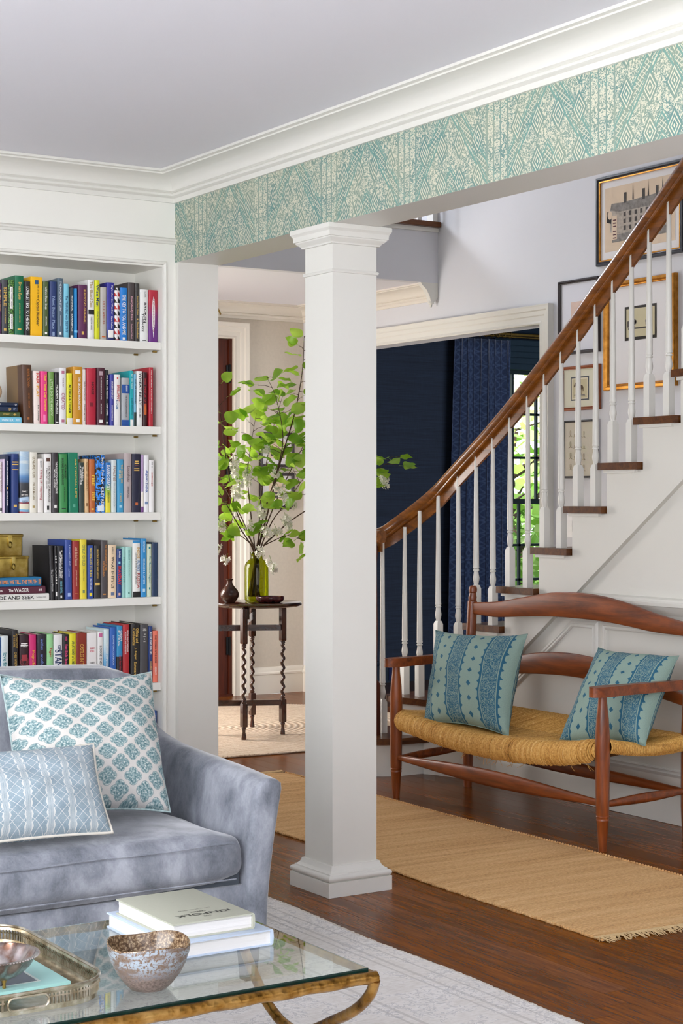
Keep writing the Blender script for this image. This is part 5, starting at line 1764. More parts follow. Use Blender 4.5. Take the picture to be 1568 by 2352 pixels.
for s, z, l in (('THOMAS L.', .205, .015), ('FRIEDMAN', .200, .015), ('THE', .185, .007), ('WORLD', .176, .013), ('IS', .167, .004), ('FLAT', .158, .010)):
    text(s, wf, '#e9e7e2', ((1, 0, 0), (0, 0, 1)), (ORG[wf.name].x + .002, 5.9275, SHZ[5] + z), l, .0042)
se = [o for o in bpy.data.objects if o.get('label', '').startswith('wide navy book')][0]
for s, z, l, h in (('SURVIVE', .198, .021, .006), ('AWEDRIEG', .190, .021, .006), ('DAVID WAGNER', .172, .021, .004)):
    text(s, se, '#1e2f66', ((1, 0, 0), (0, 0, 1)), (ORG[se.name].x, 5.9268, SHZ[3] + z), l, h * .6)
ti = [o for o in bpy.data.objects if o.get('label', '').startswith('dark maroon book with a red')][0]
for k, r in enumerate((.0165, .0125, .0085)):
    obj('emblem', B().lathe([(r, 0), (r - .0012, 0)], ORG[ti.name].x - .001, 5.9278 - .0002 * k, SHZ[5] + .105, 20, 'y', False), ink('#a83a44'), ti, smooth=False)
text('THE', ti, '#f2f0ec', ((1, 0, 0), (0, 0, 1)), (ORG[ti.name].x, 5.927, SHZ[5] + .168), .008, .004)
text('CIRCLE', ti, '#f2f0ec', ((1, 0, 0), (0, 0, 1)), (ORG[ti.name].x, 5.927, SHZ[5] + .161), .015, .005)


def lying(xr, L, z0, z1, colr, label, texts, group, yf=5.93, depth=.17, bands=()):
    """A book lying flat, spine towards the room."""
    t = thing('book', label, 'book', (xr - L / 2, yf + depth / 2, z0), group)
    h = z1 - z0
    bt = min(.003, h * .14)
    r = min(.003, h * .2)
    out = [(yf + depth, z0), (yf + .004, z0), (yf + .001, z0 + r), (yf, (z0 + z1) / 2), (yf + .001, z1 - r), (yf + .004, z1), (yf + depth, z1), (yf + depth, z1 - bt), (yf + .006, z1 - bt), (yf + .006, z0 + bt), (yf + depth, z0 + bt)]
    obj('cover', B().prism(out, 'x', xr - L, xr), bookmat(colr), t, sharp=35)
    obj('page_block', B().box(xr - L + .003, yf + .005, z0 + bt, xr - .003, yf + depth - .003, z1 - bt), PAGE, t, smooth=False)
    for s, k, x0, x1, hf in texts:
        text(s, t, k, ((1, 0, 0), (0, 0, 1)), ((x0 + x1) / 2, yf - .0006, (z0 + z1) / 2), x1 - x0, h * hf)
    return t


LG = 'lying books on the second shelf'
s2 = SHZ[2]
lying(2.392, .215, s2 + .0003, s2 + .0235, '#74c2de', 'sky blue book lettered WINTER at the bottom of the lying stack', [('WINTER', '#dfeef5', 2.315, 2.361, .40), ('PRESS', '#dfeef5', 2.370, 2.384, .3)], LG)
lying(2.386, .215, s2 + .0238, s2 + .0415, '#46562c', 'olive book with gold lettering lying second from the bottom of the stack', [('SYDNEY', G, 2.320, 2.346, .3), ('+', G, 2.36, 2.372, .5)], LG)
lying(2.377, .205, s2 + .0418, s2 + .0615, '#1c2b48', 'navy book lying third from the bottom, with a small gold emblem', [('D', G, 2.343, 2.352, .5), ('or', '#8fa0b8', 2.36, 2.368, .4)], LG)
lying(2.379, .205, s2 + .0618, s2 + .0755, '#182642', 'thin midnight blue book on top of the lying stack', [('ar', W, 2.30, 2.314, .4), ('O', W, 2.366, 2.373, .5)], LG)
s4 = SHZ[4]
LG = 'lying books on the fourth shelf'
lying(2.4995, .25, s4 + .0003, s4 + .0255, '#e7e5e0', 'white book lettered HIDE AND SEEK lying under the other two', [('HIDE AND SEEK', '#222222', 2.285, 2.441, .5), ('The Architecture of Cabins', '#666666', 2.449, 2.488, .18)], LG, depth=.19)
lying(2.485, .24, s4 + .0258, s4 + .053, '#551d33', 'maroon book lettered The WAGER lying in the middle of the stack', [('The', W, 2.342, 2.360, .4), ('WAGER', W, 2.364, 2.420, .5), ('David Grann', W, 2.262, 2.318, .26), ('dd', W, 2.458, 2.470, .3)], LG, depth=.17)
lying(2.469, .23, s4 + .0533, s4 + .0865, '#1d6f9e', 'blue book with orange capitals lying on top, under the brass boxes', [('SOMETIMES WE TELL THE TRUTH', '#e8944a', 2.285, 2.452, .42), ('IIII', '#e8944a', 2.458, 2.465, .6)], LG, depth=.16)
# round wood-rimmed ornament on the lying stack
t = thing('ring_ornament', 'round pale ornament with a brown rim cut by the left picture edge', 'ornament', (2.292, 5.97, s2 + .0758))
zc = s2 + .0758 + .040
obj('rim', B().tube([(2.292 + .036 * math.cos(a), 5.97, zc + .036 * math.sin(a)) for a in [2 * PI * k / 28 for k in range(28)]], .004, 8, loop=True), plain('ornament_wood', '#9a7a55', .5), t)
obj('disc', B().lathe([(.0, -.006), (.028, -.004), (.034, 0), (.028, .004), (0, .006)], 2.292, 5.97, zc, 28, 'y'), plain('ornament_white', '#e4e0d8', .4), t)

# brass boxes
BR2 = MT('tarnished_brass_box', .33, 1.0)
n = BR2.noise(BR2.coord(), 22, 5)
BRX = BR2.color(BR2.ramp(n, [(.3, '#8a7434'), (.55, '#bda557'), (.75, '#dcc884')]))


DARKBR = plain('dark_brass', '#5a4a20', .4, 1.0)


def brassbox(x0, x1, y0, y1, z0, z1, label, lid):
    t = thing('brass_box', label, 'box', ((x0 + x1) / 2, (y0 + y1) / 2, z0), 'stacked brass boxes')
    r = .014
    def rr_(o, z):
        pts = []
        for cx, cy, a in ((x1 - r, y0 + r, -90), (x1 - r, y1 - r, 0), (x0 + r, y1 - r, 90), (x0 + r, y0 + r, 180)):
            pts += [(cx + (r + o) * math.cos(math.radians(a + q)), cy + (r + o) * math.sin(math.radians(a + q)), z) for q in (0, 30, 60, 90)]
        return pts
    obj('body', B().loft([rr_(-.001, z0 + .0004), rr_(.0, z0 + .003), rr_(0, z1 - .009)]), BRX, t, sharp=50)
    obj('lid', B().loft([rr_(.0025, z1 - .010), rr_(.0035, z1 - .006), rr_(.0035, z1 - .002), rr_(.001, z1)]), BRX, t, sharp=50)
    hx = x1 - (x1 - x0) * .40
    b = B()
    b.box(hx - .007, y0 - .0065, z1 - .024, hx + .007, y0 - .001, z1 - .003)
    b.box(hx - .0055, y0 - .0055, z1 - .046, hx + .0055, y0 - .001, z1 - .022)
    obj('hasp', b.bevel(.001, 1), BRX, t)
    obj('staple', B().tube([(hx + .006 * math.cos(a), y0 - .0075, z1 - .038 + .0105 * math.sin(a)) for a in [2 * PI * k / 14 for k in range(14)]], .0021, 6, loop=True), DARKBR, t)
    return t


brassbox(2.262, 2.426, 5.935, 6.06, s4 + .0868, s4 + .164, 'lower and wider of the two stacked brass boxes with hasps', 0)
brassbox(2.268, 2.404, 5.94, 6.05, s4 + .1643, s4 + .244, 'upper and smaller brass box with hasp, on top of another', 0)

# ------------------------------------------------------------------ on the coffee table
ZG = TZ + .0082


def flatbook(name, x0, x1, y0, y1, z0, z1, c, label, group=None):
    """Large book lying flat with its spine on the far right side."""
    t = thing(name, label, 'book', ((x0 + x1) / 2, (y0 + y1) / 2, z0), group)
    bt = .0032
    h = z1 - z0
    out = [(x0, z0), (x1 - .003, z0), (x1, z0 + .003), (x1 + .0012, (z0 + z1) / 2), (x1, z1 - .003), (x1 - .003, z1), (x0, z1), (x0, z1 - bt), (x1 - .005, z1 - bt), (x1 - .005, z0 + bt), (x0, z0 + bt)]
    obj('cover', B().prism(out, 'y', y0, y1), c, t, sharp=50)
    b = B()
    k = 9
    for i in range(k):                                        # page edges in slightly uneven gatherings
        za = z0 + bt + (h - 2 * bt) * i / k
        zb = z0 + bt + (h - 2 * bt) * (i + 1) / k
        o = R.uniform(0, .0010)
        b.box(x0 + .004 + o, y0 + .004 + o, za, x1 - .0055, y1 - .004, zb)
    obj('page_block', b, plain('white_pages', '#e8e6e4', .9), t, smooth=False)
    return t


SAGE = plain('sage_cover', '#b7b9a8', .6, var=.02, scale=200)
PALEB = plain('pale_blue_cover', '#c3d2e6', .5)
flatbook('coffee_table_book', 1.592, 1.826, 3.135, 3.458, ZG, ZG + .033, PALEB, 'pale blue large book lying under the sage one on the glass table')
kb = flatbook('coffee_table_book', 1.602, 1.794, 3.158, 3.430, ZG + .0332, ZG + .0665, SAGE, 'sage green large book lettered in black on top of a pale blue one')
TXD, TUP = (-1, 0, 0), (0, -1, 0)
zt = ZG + .0671
for s, x, y, L, h in (('KINFOLK', 1.699, 3.211, .128, .0165), ('THE', 1.699, 3.190, .018, .0055), ('GARDEN', 1.699, 3.232, .036, .0065), ('HOW TO LIVE WITH NATURE', 1.699, 3.252, .075, .0035)):
    text(s, kb, '#2b2b28', (TXD, TUP), (x, y, zt), L, h)

# stoneware bowl
ST = MT('speckled_stoneware', .38)
x, y, z = ST.xyz(ST.coord('Object'))
n1 = ST.noise(ST.coord('Object'), 210, 3, .7)
n2 = ST.noise(ST.coord('Object', (1, 1, 3)), 26, 4, .6)
body = ST.mix(n1.gt(.545).max(n2.smooth(.44, .62) * .85), '#9aa6b1', '#6f5844')
body = ST.mix((z * -1).smooth(-.064, -.018), body, ST.ramp(n1, [(.35, '#5e4d45'), (.65, '#8d7b72')]))
ST.bump(n2 * .5 + n1 * .3, .25, .002)
STO = ST.color(body)
SI = MT('brown_glaze', .16)
n1 = SI.noise(SI.coord('Object'), 190, 3, .7)
SIM = SI.color(SI.ramp(n1, [(.35, '#3a2a1e'), (.5, '#6a5138'), (.66, '#b29c7c')]))
bw = thing('bowl', 'speckled grey-blue stoneware bowl with brown glazed inside on the glass table', 'bowl', (1.462, 2.985, ZG))
def bowl_rows(prof, n=40):
    rows = []
    for r, h in prof:
        rows.append([(1.462 + r * math.cos(q) * (1 + .02 * math.cos(2 * q + .6)), 2.985 + r * math.sin(q) * (1 + .02 * math.cos(2 * q + .6)), ZG + h + .004 * (h / .09) * math.sin(3 * q + .4)) for q in [2 * PI * i / n for i in range(n)]])
    return rows


obj('body', B().loft(bowl_rows([(.026, 0), (.034, .001), (.045, .012), (.060, .032), (.071, .055), (.077, .075), (.0785, .088)]), cap=False), STO, bw)
obj('inside', B().loft(bowl_rows([(.0785, .088), (.0775, .0905), (.0755, .0895), (.073, .075), (.066, .055), (.054, .032), (.036, .014), (.012, .009), (.0005, .0085)]), True, False), SIM, bw)

# silver gallery tray
SV = MT('tarnished_silver', .25, 1.0)
n = SV.noise(SV.coord(), 40, 5)
SVM = SV.color(SV.ramp(n, [(.3, '#94866c'), (.55, '#c2b8a4'), (.75, '#e4dfd6')]))
TA = (.80, 2.957, 1.372, 3.468)
ty = thing('gallery_tray', 'silver tray with pierced gallery rim at the left of the glass table', 'tray', (1.086, 3.21, ZG))
def rrect(o, z, r=.085, n=9):
    x0, y0, x1, y1 = TA
    pts = []
    for cx, cy, a in ((x1 - r, y0 + r, -90), (x1 - r, y1 - r, 0), (x0 + r, y1 - r, 90), (x0 + r, y0 + r, 180)):
        pts += [Vector((cx + (r + o) * math.cos(math.radians(a + 90 * q / n)), cy + (r + o) * math.sin(math.radians(a + 90 * q / n)), z)) for q in range(n + 1)]
    return pts


b = B()
b.face(rrect(0, ZG + .004))
b.face(rrect(0, ZG + .0005))
b.loft([rrect(0, ZG + .0005), rrect(0, ZG + .004)], True, False)
obj('plate', b, SVM, ty)
b = B()
for za, zb, o in ((.0, .011, .001), (.030, .036, .0035)):
    b.loft([rrect(o, ZG + za), rrect(o + .001, ZG + zb), rrect(o - .0004, ZG + zb), rrect(o - .0016, ZG + za)], True, False, True)
obj('gallery_band', b, SVM, ty, sharp=60)
obj('rim', B().tube(rrect(.0045, ZG + .0385), .0032, 6, loop=True), SVM, ty)
lp = rrect(.0025, 0)
pts = []
for i in range(len(lp)):
    a, c = lp[i], lp[(i + 1) % len(lp)]
    k = max(1, int((c - a).length / .0072))
    pts += [a + (c - a) * j / k for j in range(k)]
b = B()
HXc, HW = 1.205, .040
for p in pts:
    if p.y < 2.96 and abs(p.x - HXc) < HW + .004:
        continue
    b.box(p.x - .0017, p.y - .0012, ZG + .010, p.x + .0017, p.y + .0012, ZG + .031)
    b.box(p.x - .0036, p.y - .0011, ZG + .0235, p.x + .0036, p.y + .0011, ZG + .0262)
o = obj('gallery_bars', b, SVM, ty, smooth=False)
o['kind'] = 'stuff'
def oval(hw, hh):
    return [(HXc + (hw - hh) * (1 if math.cos(q) > 0 else -1) + hh * math.cos(q), 2.9535, ZG + .0205 + hh * math.sin(q)) for q in [2 * PI * (i + .5) / 24 for i in range(24)]]


obj('handle', B().tube(oval(HW, .0118), .0026, 8, loop=True), SVM, ty)
mb = thing('magazine', 'turquoise magazine with a navy picture lying in the silver tray', 'magazine', (1.2, 3.22, ZG + .0045))
obj('cover', B().box(1.06, 3.070, ZG + .0043, 1.338, 3.40, ZG + .012).bevel(.0008, 1), plain('turquoise_cover', '#9fd3cf', .35), mb)
obj('picture', B().box(1.10, 3.108, ZG + .012, 1.285, 3.36, ZG + .0125), plain('navy_print', '#1c1c46', .2), mb, smooth=False)
obj('picture_border', B().box(1.094, 3.102, ZG + .0115, 1.291, 3.366, ZG + .0122), plain('pale_print', '#d6e4e0', .3), mb, smooth=False)
SC = MT('copper_silver', .28, .9)
n = SC.noise(SC.coord(), 30, 5)
SCM = SC.color(SC.ramp(n, [(.3, '#7a5a4a'), (.5, '#a39a98'), (.72, '#cfc9c6')]))
fb_ = thing('fluted_bowl', 'fluted silver bowl on small feet standing in the tray', 'bowl', (1.205, 3.125, ZG + .0128))
fx, fy, fz = 1.205, 3.125, ZG + .0128
NF = 96
def frow(r, h, fl):
    return [(fx + (r + fl * abs(math.sin(6 * q))) * math.cos(q), fy + (r + fl * abs(math.sin(6 * q))) * math.sin(q), fz + h) for q in [2 * PI * i / NF for i in range(NF)]]


obj('body', B().loft([frow(.032, .014, 0), frow(.040, .016, .002), (frow(.052, .026, .006)), frow(.064, .040, .009), frow(.074, .052, .006), frow(.080, .056, .001), frow(.084, .056, 0), frow(.0845, .0585, 0), frow(.079, .0592, 0), frow(.072, .053, .005), frow(.062, .042, .008), frow(.050, .029, .005), frow(.036, .0195, 0), frow(.01, .018, 0)]), SCM, fb_, sharp=70)
b = B()
rim = [Vector((fx + .0845 * math.cos(q), fy + .0845 * math.sin(q), fz + .0575)) for q in [2 * PI * i / 80 for i in range(80)]]
for i in range(0, 80):
    b.lathe([(0, -.0022), (.0026, 0), (0, .0022)], rim[i].x, rim[i].y, rim[i].z, 5)
obj('gadroon_rim', b, SCM, fb_)
for q in (40, 160, 280):
    qx, qy = fx + .036 * math.cos(math.radians(q)), fy + .036 * math.sin(math.radians(q))
    obj('foot', B().lathe([(.003, 0), (.004, .002), (.003, .008), (.006, .018)], qx, qy, fz, 8), BRASS, fb_)
# ------------------------------------------------------------------ gateleg table in the entry
tb = thing('gateleg_table', 'small dark oak table with barley-twist legs on the entry rug', 'table', (4.70, 8.25, .012))
ZF = .0125
def ellrow(r, z, n=48):
    return [(4.705 + r * math.cos(q), 8.262 + r * math.sin(q), z) for q in [2 * PI * i / n for i in range(n)]]


obj('tabletop', B().loft([ellrow(.232, .712), ellrow(.244, .715), ellrow(.251, .722), ellrow(.252, .727), ellrow(.247, .731), ellrow(.247, .734), ellrow(.243, .7365)]), WALNUTX, tb, sharp=40)
LP = {'front': (4.517, 8.069), 'right': (4.800, 8.140), 'back': (4.812, 8.500), 'left': (4.462, 8.310)}


def twist_leg(x, y, block_top, zt=.712):
    o = B()
    def sq(h, z0, z1):
        o.loft([[(x + a * k, y + c * k, z) for a, c in ((-1, -1), (1, -1), (1, 1), (-1, 1))] for k, z in ((h * .86, z0), (h, z0 + .004), (h, z1 - .004), (h * .86, z1))])
    sq(.0150, .080, .205)
    sq(.0150, block_top, zt)
    o.lathe([(.0135, 0), (.0140, .006), (.0115, .022), (.0085, .040), (.0095, .052), (.0130, .056), (.0130, .063), (.010, .066), (.010, .070)], x, y, ZF, 14)
    o.lathe([(.0095, 0), (.0135, .004), (.0140, .010), (.0105, .014), (.0125, .019), (.0100, .024)], x, y, .204, 14)
    o.lathe([(.0100, 0), (.0125, .005), (.0105, .010), (.0140, .014), (.0135, .020), (.0095, .024)], x, y, block_top - .024, 14)
    rows = []
    z0, z1 = .226, block_top - .022
    n = 70
    turns = (z1 - z0) / .052
    for i in range(n + 1):
        t = i / n
        a = 2 * PI * turns * t
        ox, oy = .0052 * math.cos(a), .0052 * math.sin(a)
        rows.append([(x + ox + .0095 * math.cos(q), y + oy + .0095 * math.sin(q), z0 + (z1 - z0) * t) for q in [2 * PI * j / 10 for j in range(10)]])
    o.loft(rows)
    return o


for k, (x, y) in LP.items():
    obj('leg', twist_leg(x, y, .525), WALNUT, tb, sharp=45)
def bar(p, q, z0, z1, w_, name='stretcher'):
    p, q = Vector((p[0], p[1], 0)), Vector((q[0], q[1], 0))
    s = (q - p).normalized()
    n = Vector((-s.y, s.x, 0)) * w_ / 2
    o = B()
    o.loft([[p + n + Vector((0, 0, z0)), p - n + Vector((0, 0, z0)), p - n + Vector((0, 0, z1)), p + n + Vector((0, 0, z1))], [q + n + Vector((0, 0, z0)), q - n + Vector((0, 0, z0)), q - n + Vector((0, 0, z1)), q + n + Vector((0, 0, z1))]])
    obj(name, o.bevel(.0015, 1), WALNUTX, tb)


bar(LP['left'], LP['right'], .582, .614, .020, 'rail')
bar(LP['front'], LP['back'], .625, .668, .018, 'rail')
bar(LP['left'], LP['right'], .172, .203, .020)
bar(LP['front'], LP['back'], .140, .168, .018)
obj('bracket', B().box(4.525, 8.075, .655, 4.555, 8.105, .713), WALNUT, tb)

# ------------------------------------------------------------------ vessels on the table
def thin_glass(name, tint, ior=1.45, rough=.01, gloss=1.0):
    m = bpy.data.materials.new(name)
    m.use_nodes = True
    t = m.node_tree
    t.nodes.remove(t.nodes['Principled BSDF'])
    a = t.nodes.new('ShaderNodeBsdfTransparent')
    a.inputs[0].default_value = lin(tint)
    g = t.nodes.new('ShaderNodeBsdfGlossy')
    g.inputs['Roughness'].default_value = rough
    x = t.nodes.new('ShaderNodeMixShader')
    t.links.new(facing_fresnel(t, ((ior - 1) / (ior + 1)) ** 2), x.inputs[0])
    t.links.new(a.outputs[0], x.inputs[1])
    t.links.new(g.outputs[0], x.inputs[2])
    t.links.new(x.outputs[0], t.nodes['Material Output'].inputs[0])
    return m


GV = thin_glass('olive_glass', '#c3c838', 1.5)
VX, VY, VZ = 4.718, 8.285, .7368
vs = thing('glass_vase', 'olive green glass bottle vase holding the flowering branches', 'vase', (VX, VY, VZ))
VP = [(.056, .0005), (.063, .004), (.066, .012), (.067, .06), (.067, .185), (.065, .200), (.058, .214), (.046, .226), (.036, .234), (.033, .242), (.033, .256), (.036, .262), (.0375, .268), (.0365, .272), (.033, .272), (.030, .262)]
obj('body', B().lathe(VP, VX, VY, VZ, 32, cap=False).lathe([(.0, .006), (.056, .0005)], VX, VY, VZ, 32, cap=False), GV, vs, sharp=60)
BG = MT('brown_stoneware_glaze', .18)
n = BG.noise(BG.coord(), 18, 4)
BGM = BG.color(BG.ramp(n, [(.3, '#2a1612'), (.7, '#5e3a2c')]))
sv = thing('bud_vase', 'small brown glazed bud vase at the left edge of the table', 'vase', (4.515, 8.225, .7368))
obj('body', B().lathe([(.0, .001), (.026, .0005), (.030, .004), (.041, .018), (.0515, .038), (.052, .052), (.044, .070), (.029, .088), (.0175, .102), (.0145, .116), (.0160, .124), (.0215, .1295), (.0215, .132), (.017, .132), (.013, .120), (.0, .10)], 4.515, 8.225, .7368, 28, cap=False), BGM, sv, sharp=60)
DG = MT('oxblood_glaze', .15)
n = DG.noise(DG.coord(), 34, 4)
DGM = DG.color(DG.ramp(n, [(.35, '#2a0d10'), (.6, '#5a2224'), (.75, '#7a4a44')]))
dsh = thing('dish', 'shallow oxblood dish in front of the green glass vase', 'dish', (4.712, 8.128, .7368))
obj('body', B().lathe([(.0, .001), (.052, .0005), (.058, .002), (.072, .010), (.078, .022), (.0785, .033), (.0765, .0355), (.074, .033), (.071, .022), (.062, .010), (.0, .007)], 4.712, 8.128, .7368, 36, cap=False), DGM, dsh, sharp=60)

# ------------------------------------------------------------------ flowering branches
def leafmat(name, a, b, tr):
    m = bpy.data.materials.new(name)
    m.use_nodes = True
    t = m.node_tree
    p = t.nodes['Principled BSDF']
    p.inputs['Roughness'].default_value = .42
    oi = t.nodes.new('ShaderNodeObjectInfo')
    rp = t.nodes.new('ShaderNodeValToRGB')
    rp.color_ramp.elements[0].color = lin(a)
    rp.color_ramp.elements[1].color = lin(b)
    t.links.new(oi.outputs['Random'], rp.inputs[0])
    t.links.new(rp.outputs[0], p.inputs['Base Color'])
    tl = t.nodes.new('ShaderNodeBsdfTranslucent')
    mx = t.nodes.new('ShaderNodeMixRGB')
    mx.inputs[0].default_value = .5
    mx.inputs[2].default_value = lin('#c6e84a')
    t.links.new(rp.outputs[0], mx.inputs[1])
    t.links.new(mx.outputs[0], tl.inputs[0])
    ms_ = t.nodes.new('ShaderNodeMixShader')
    ms_.inputs[0].default_value = tr
    t.links.new(p.outputs[0], ms_.inputs[1])
    t.links.new(tl.outputs[0], ms_.inputs[2])
    t.links.new(ms_.outputs[0], t.nodes['Material Output'].inputs[0])
    return m


LEAFM = leafmat('branch_leaf', '#5f9c1a', '#c2e660', .45)
TWIG = plain('branch_bark', '#4a3324', .8, var=.25, scale=60)
STEMG = plain('green_stem', '#7a9a3a', .6)
PETAL = plain('white_petal', '#faf7ec', .6)
STAMEN = plain('yellow_stamen', '#d9b24a', .6)
bq = thing('flowering_branches', 'tall arrangement of leafy branches with white blossom in the green vase', 'branches', (VX, VY, VZ + .01))
rb_ = random.Random(21)
RIGHT = Vector((.8436, -.5372, 0))
AWAY = Vector((.5372, .8436, 0))
MOUTH = Vector((VX, VY, VZ + .272))


def pt(du, dv, away):                                        # metres right, up, away from the mouth of the vase
    return MOUTH + RIGHT * du + Vector((0, 0, dv)) + AWAY * away


leaf_mesh = []


def make_leaf(seed):
    r = random.Random(seed)
    bm = bmesh.new()
    prof = [(0, 0), (.04, .20), (.12, .36), (.25, .46), (.40, .48), (.55, .44), (.70, .34), (.83, .20), (.93, .08), (1, 0)]
    rows = []
    fold, curl = r.uniform(.10, .25), r.uniform(-.25, .35)
    for t, w_ in prof:
        zc = curl * (t * t) * -.6 + .05 * math.sin(t * 7 + seed)
        if w_ == 0:
            rows.append([bm.verts.new((t, 0, zc))])
        else:
            wv = .04 * math.sin(t * 11 + seed)
            rows.append([bm.verts.new((t - .03, -w_, zc + fold * w_ + wv)), bm.verts.new((t, -w_ * .5, zc + fold * w_ * .35)), bm.verts.new((t, 0, zc)), bm.verts.new((t, w_ * .5, zc + fold * w_ * .35)), bm.verts.new((t - .03, w_, zc + fold * w_ - wv))])
    for a, c in zip(rows, rows[1:]):
        if len(a) == 1:
            for i in range(4):
                bm.faces.new((a[0], c[i + 1], c[i]))
        elif len(c) == 1:
            for i in range(4):
                bm.faces.new((a[i], a[i + 1], c[0]))
        else:
            for i in range(4):
                bm.faces.new((a[i], a[i + 1], c[i + 1], c[i]))
    # petiole
    for f in bm.faces:
        f.smooth = True
    p = [bm.verts.new((-.35, .012, .10)), bm.verts.new((-.35, -.012, .10)), bm.verts.new((.04, -.012, .0)), bm.verts.new((.04, .012, .0))]
    bm.faces.new(p)
    me = bpy.data.meshes.new('leaf')
    bm.to_mesh(me)
    bm.free()
    me.materials.append(LEAFM)
    return me


leaf_mesh = [make_leaf(i) for i in range(5)]
nleaf = 0


def add_leaf(branch, p, d, size):
    global nleaf
    if nleaf >= 296:
        return
    nleaf += 1
    d = Vector(d).normalized()
    up = Vector((rb_.gauss(0, .45), rb_.gauss(0, .45), 1)) - AWAY * rb_.uniform(-.1, .9)
    y = up.cross(d)
    if y.length < .05:
        y = d.orthogonal()
    y.normalize()
    z = d.cross(y).normalized()
    o = bpy.data.objects.new('leaf', leaf_mesh[rb_.randrange(5)])
    COL.objects.link(o)
    o.parent = branch
    M = Matrix((d * size, y * size * rb_.uniform(.85, 1.05), z * size)).transposed().to_4x4()
    M.translation = p + d * size * .3 - ORG[branch.name]
    o.matrix_local = M


def branch(pts, r0, leaves=(.35, 1.0), n=22, size=.088, side=True):
    P_ = catmull([MOUTH + Vector((rb_.uniform(-.03, .03) - (pts[0][0] * .12), rb_.uniform(-.03, .03), -.245)), MOUTH + Vector((rb_.uniform(-.012, .012), rb_.uniform(-.012, .012), -.02))] + [pt(*q) for q in pts], 6)
    k = len(P_)
    br = obj('branch', B().tube(P_, [r0 * (1 - .82 * i / (k - 1)) for i in range(k)], 7), TWIG, bq)
    for i in range(n):
        f = leaves[0] + (leaves[1] - leaves[0]) * (i + rb_.uniform(0, .8)) / n
        f = min(f, .999)
        q = f * (k - 1)
        a = int(q)
        p = P_[a].lerp(P_[min(a + 1, k - 1)], q - a)
        tn = (P_[min(a + 2, k - 1)] - P_[max(a - 1, 0)]).normalized()
        sd = RIGHT * (1 if i % 2 else -1) * rb_.uniform(.5, 1.2) + AWAY * rb_.uniform(-.9, .7) + Vector((0, 0, rb_.uniform(-.55, .5)))
        d = tn * rb_.uniform(.1, .7) + sd
        base = p
        if side and rb_.random() < .55:
            L = rb_.uniform(.03, .09)
            e = p + d.normalized() * L
            b_ = B().tube([p, p + d.normalized() * L * .5 + Vector((0, 0, .006)), e], [.0018, .0014, .0010], 5)
            tw = obj('twig', b_, TWIG, br)
            base = e
            add_leaf(br, e, d + Vector((rb_.uniform(-.8, .8), rb_.uniform(-.8, .8), rb_.uniform(-.6, .6))), size * rb_.uniform(.7, 1.1))
        add_leaf(br, base, d, size * rb_.uniform(.75, 1.15))
    return br


K = .0024
def px(u, v, away=0.0):
    return ((u - 593) * K, (1270 - v) * K, away)


brs = [
    branch([px(640, 1225, .05), px(690, 1185, .05), px(780, 1130, .05), px(860, 1085, .02), px(925, 1048, .0)], .0056, (.62, 1), 13, .092),
    branch([px(548, 1180), px(525, 1060, -.05), px(512, 960, -.05), px(497, 880, -.05)], .0052, (.42, 1), 15),
    branch([px(560, 1200, .1), px(515, 1120, .15), px(470, 1030, .2), px(440, 940, .2)], .0052, (.4, 1), 14),
    branch([px(555, 1210, -.1), px(515, 1140, -.12), px(480, 1085, -.15), px(450, 1050, -.15)], .0048, (.45, 1), 14),
    branch([px(550, 1225, -.05), px(510, 1195, -.1), px(470, 1180, -.1)], .004, (.4, 1), 10),
    branch([px(578, 1165, 0), px(572, 1090, .02), px(580, 1020, .03), px(592, 950, .02)], .0048, (.5, 1), 15),
    branch([px(622, 1165, 0), px(648, 1060, .03), px(680, 950, .05), px(698, 850, .05), px(702, 770, .05)], .0072, (.40, 1), 30),
    branch([px(615, 1170, -.08), px(640, 1090, -.1), px(655, 1010, -.1), px(640, 920, -.1), px(618, 870, -.1)], .0056, (.48, 1), 20),
    branch([px(625, 1180, .1), px(665, 1090, .15), px(700, 1020, .2), px(745, 930, .2)], .0056, (.4, 1), 16),
    branch([px(630, 1200, -.1), px(670, 1150, -.15), px(705, 1100, -.2), px(760, 1060, -.2)], .0050, (.4, 1), 15),
    branch([px(640, 1240, -.05), px(675, 1232, -.08), px(715, 1250, -.08), px(740, 1275, -.08)], .004, (.35, 1), 13, .07),
    branch([px(600, 1150, .12), px(615, 1050, .18), px(628, 980, .2), px(650, 905, .22)], .0052, (.45, 1), 16),
]


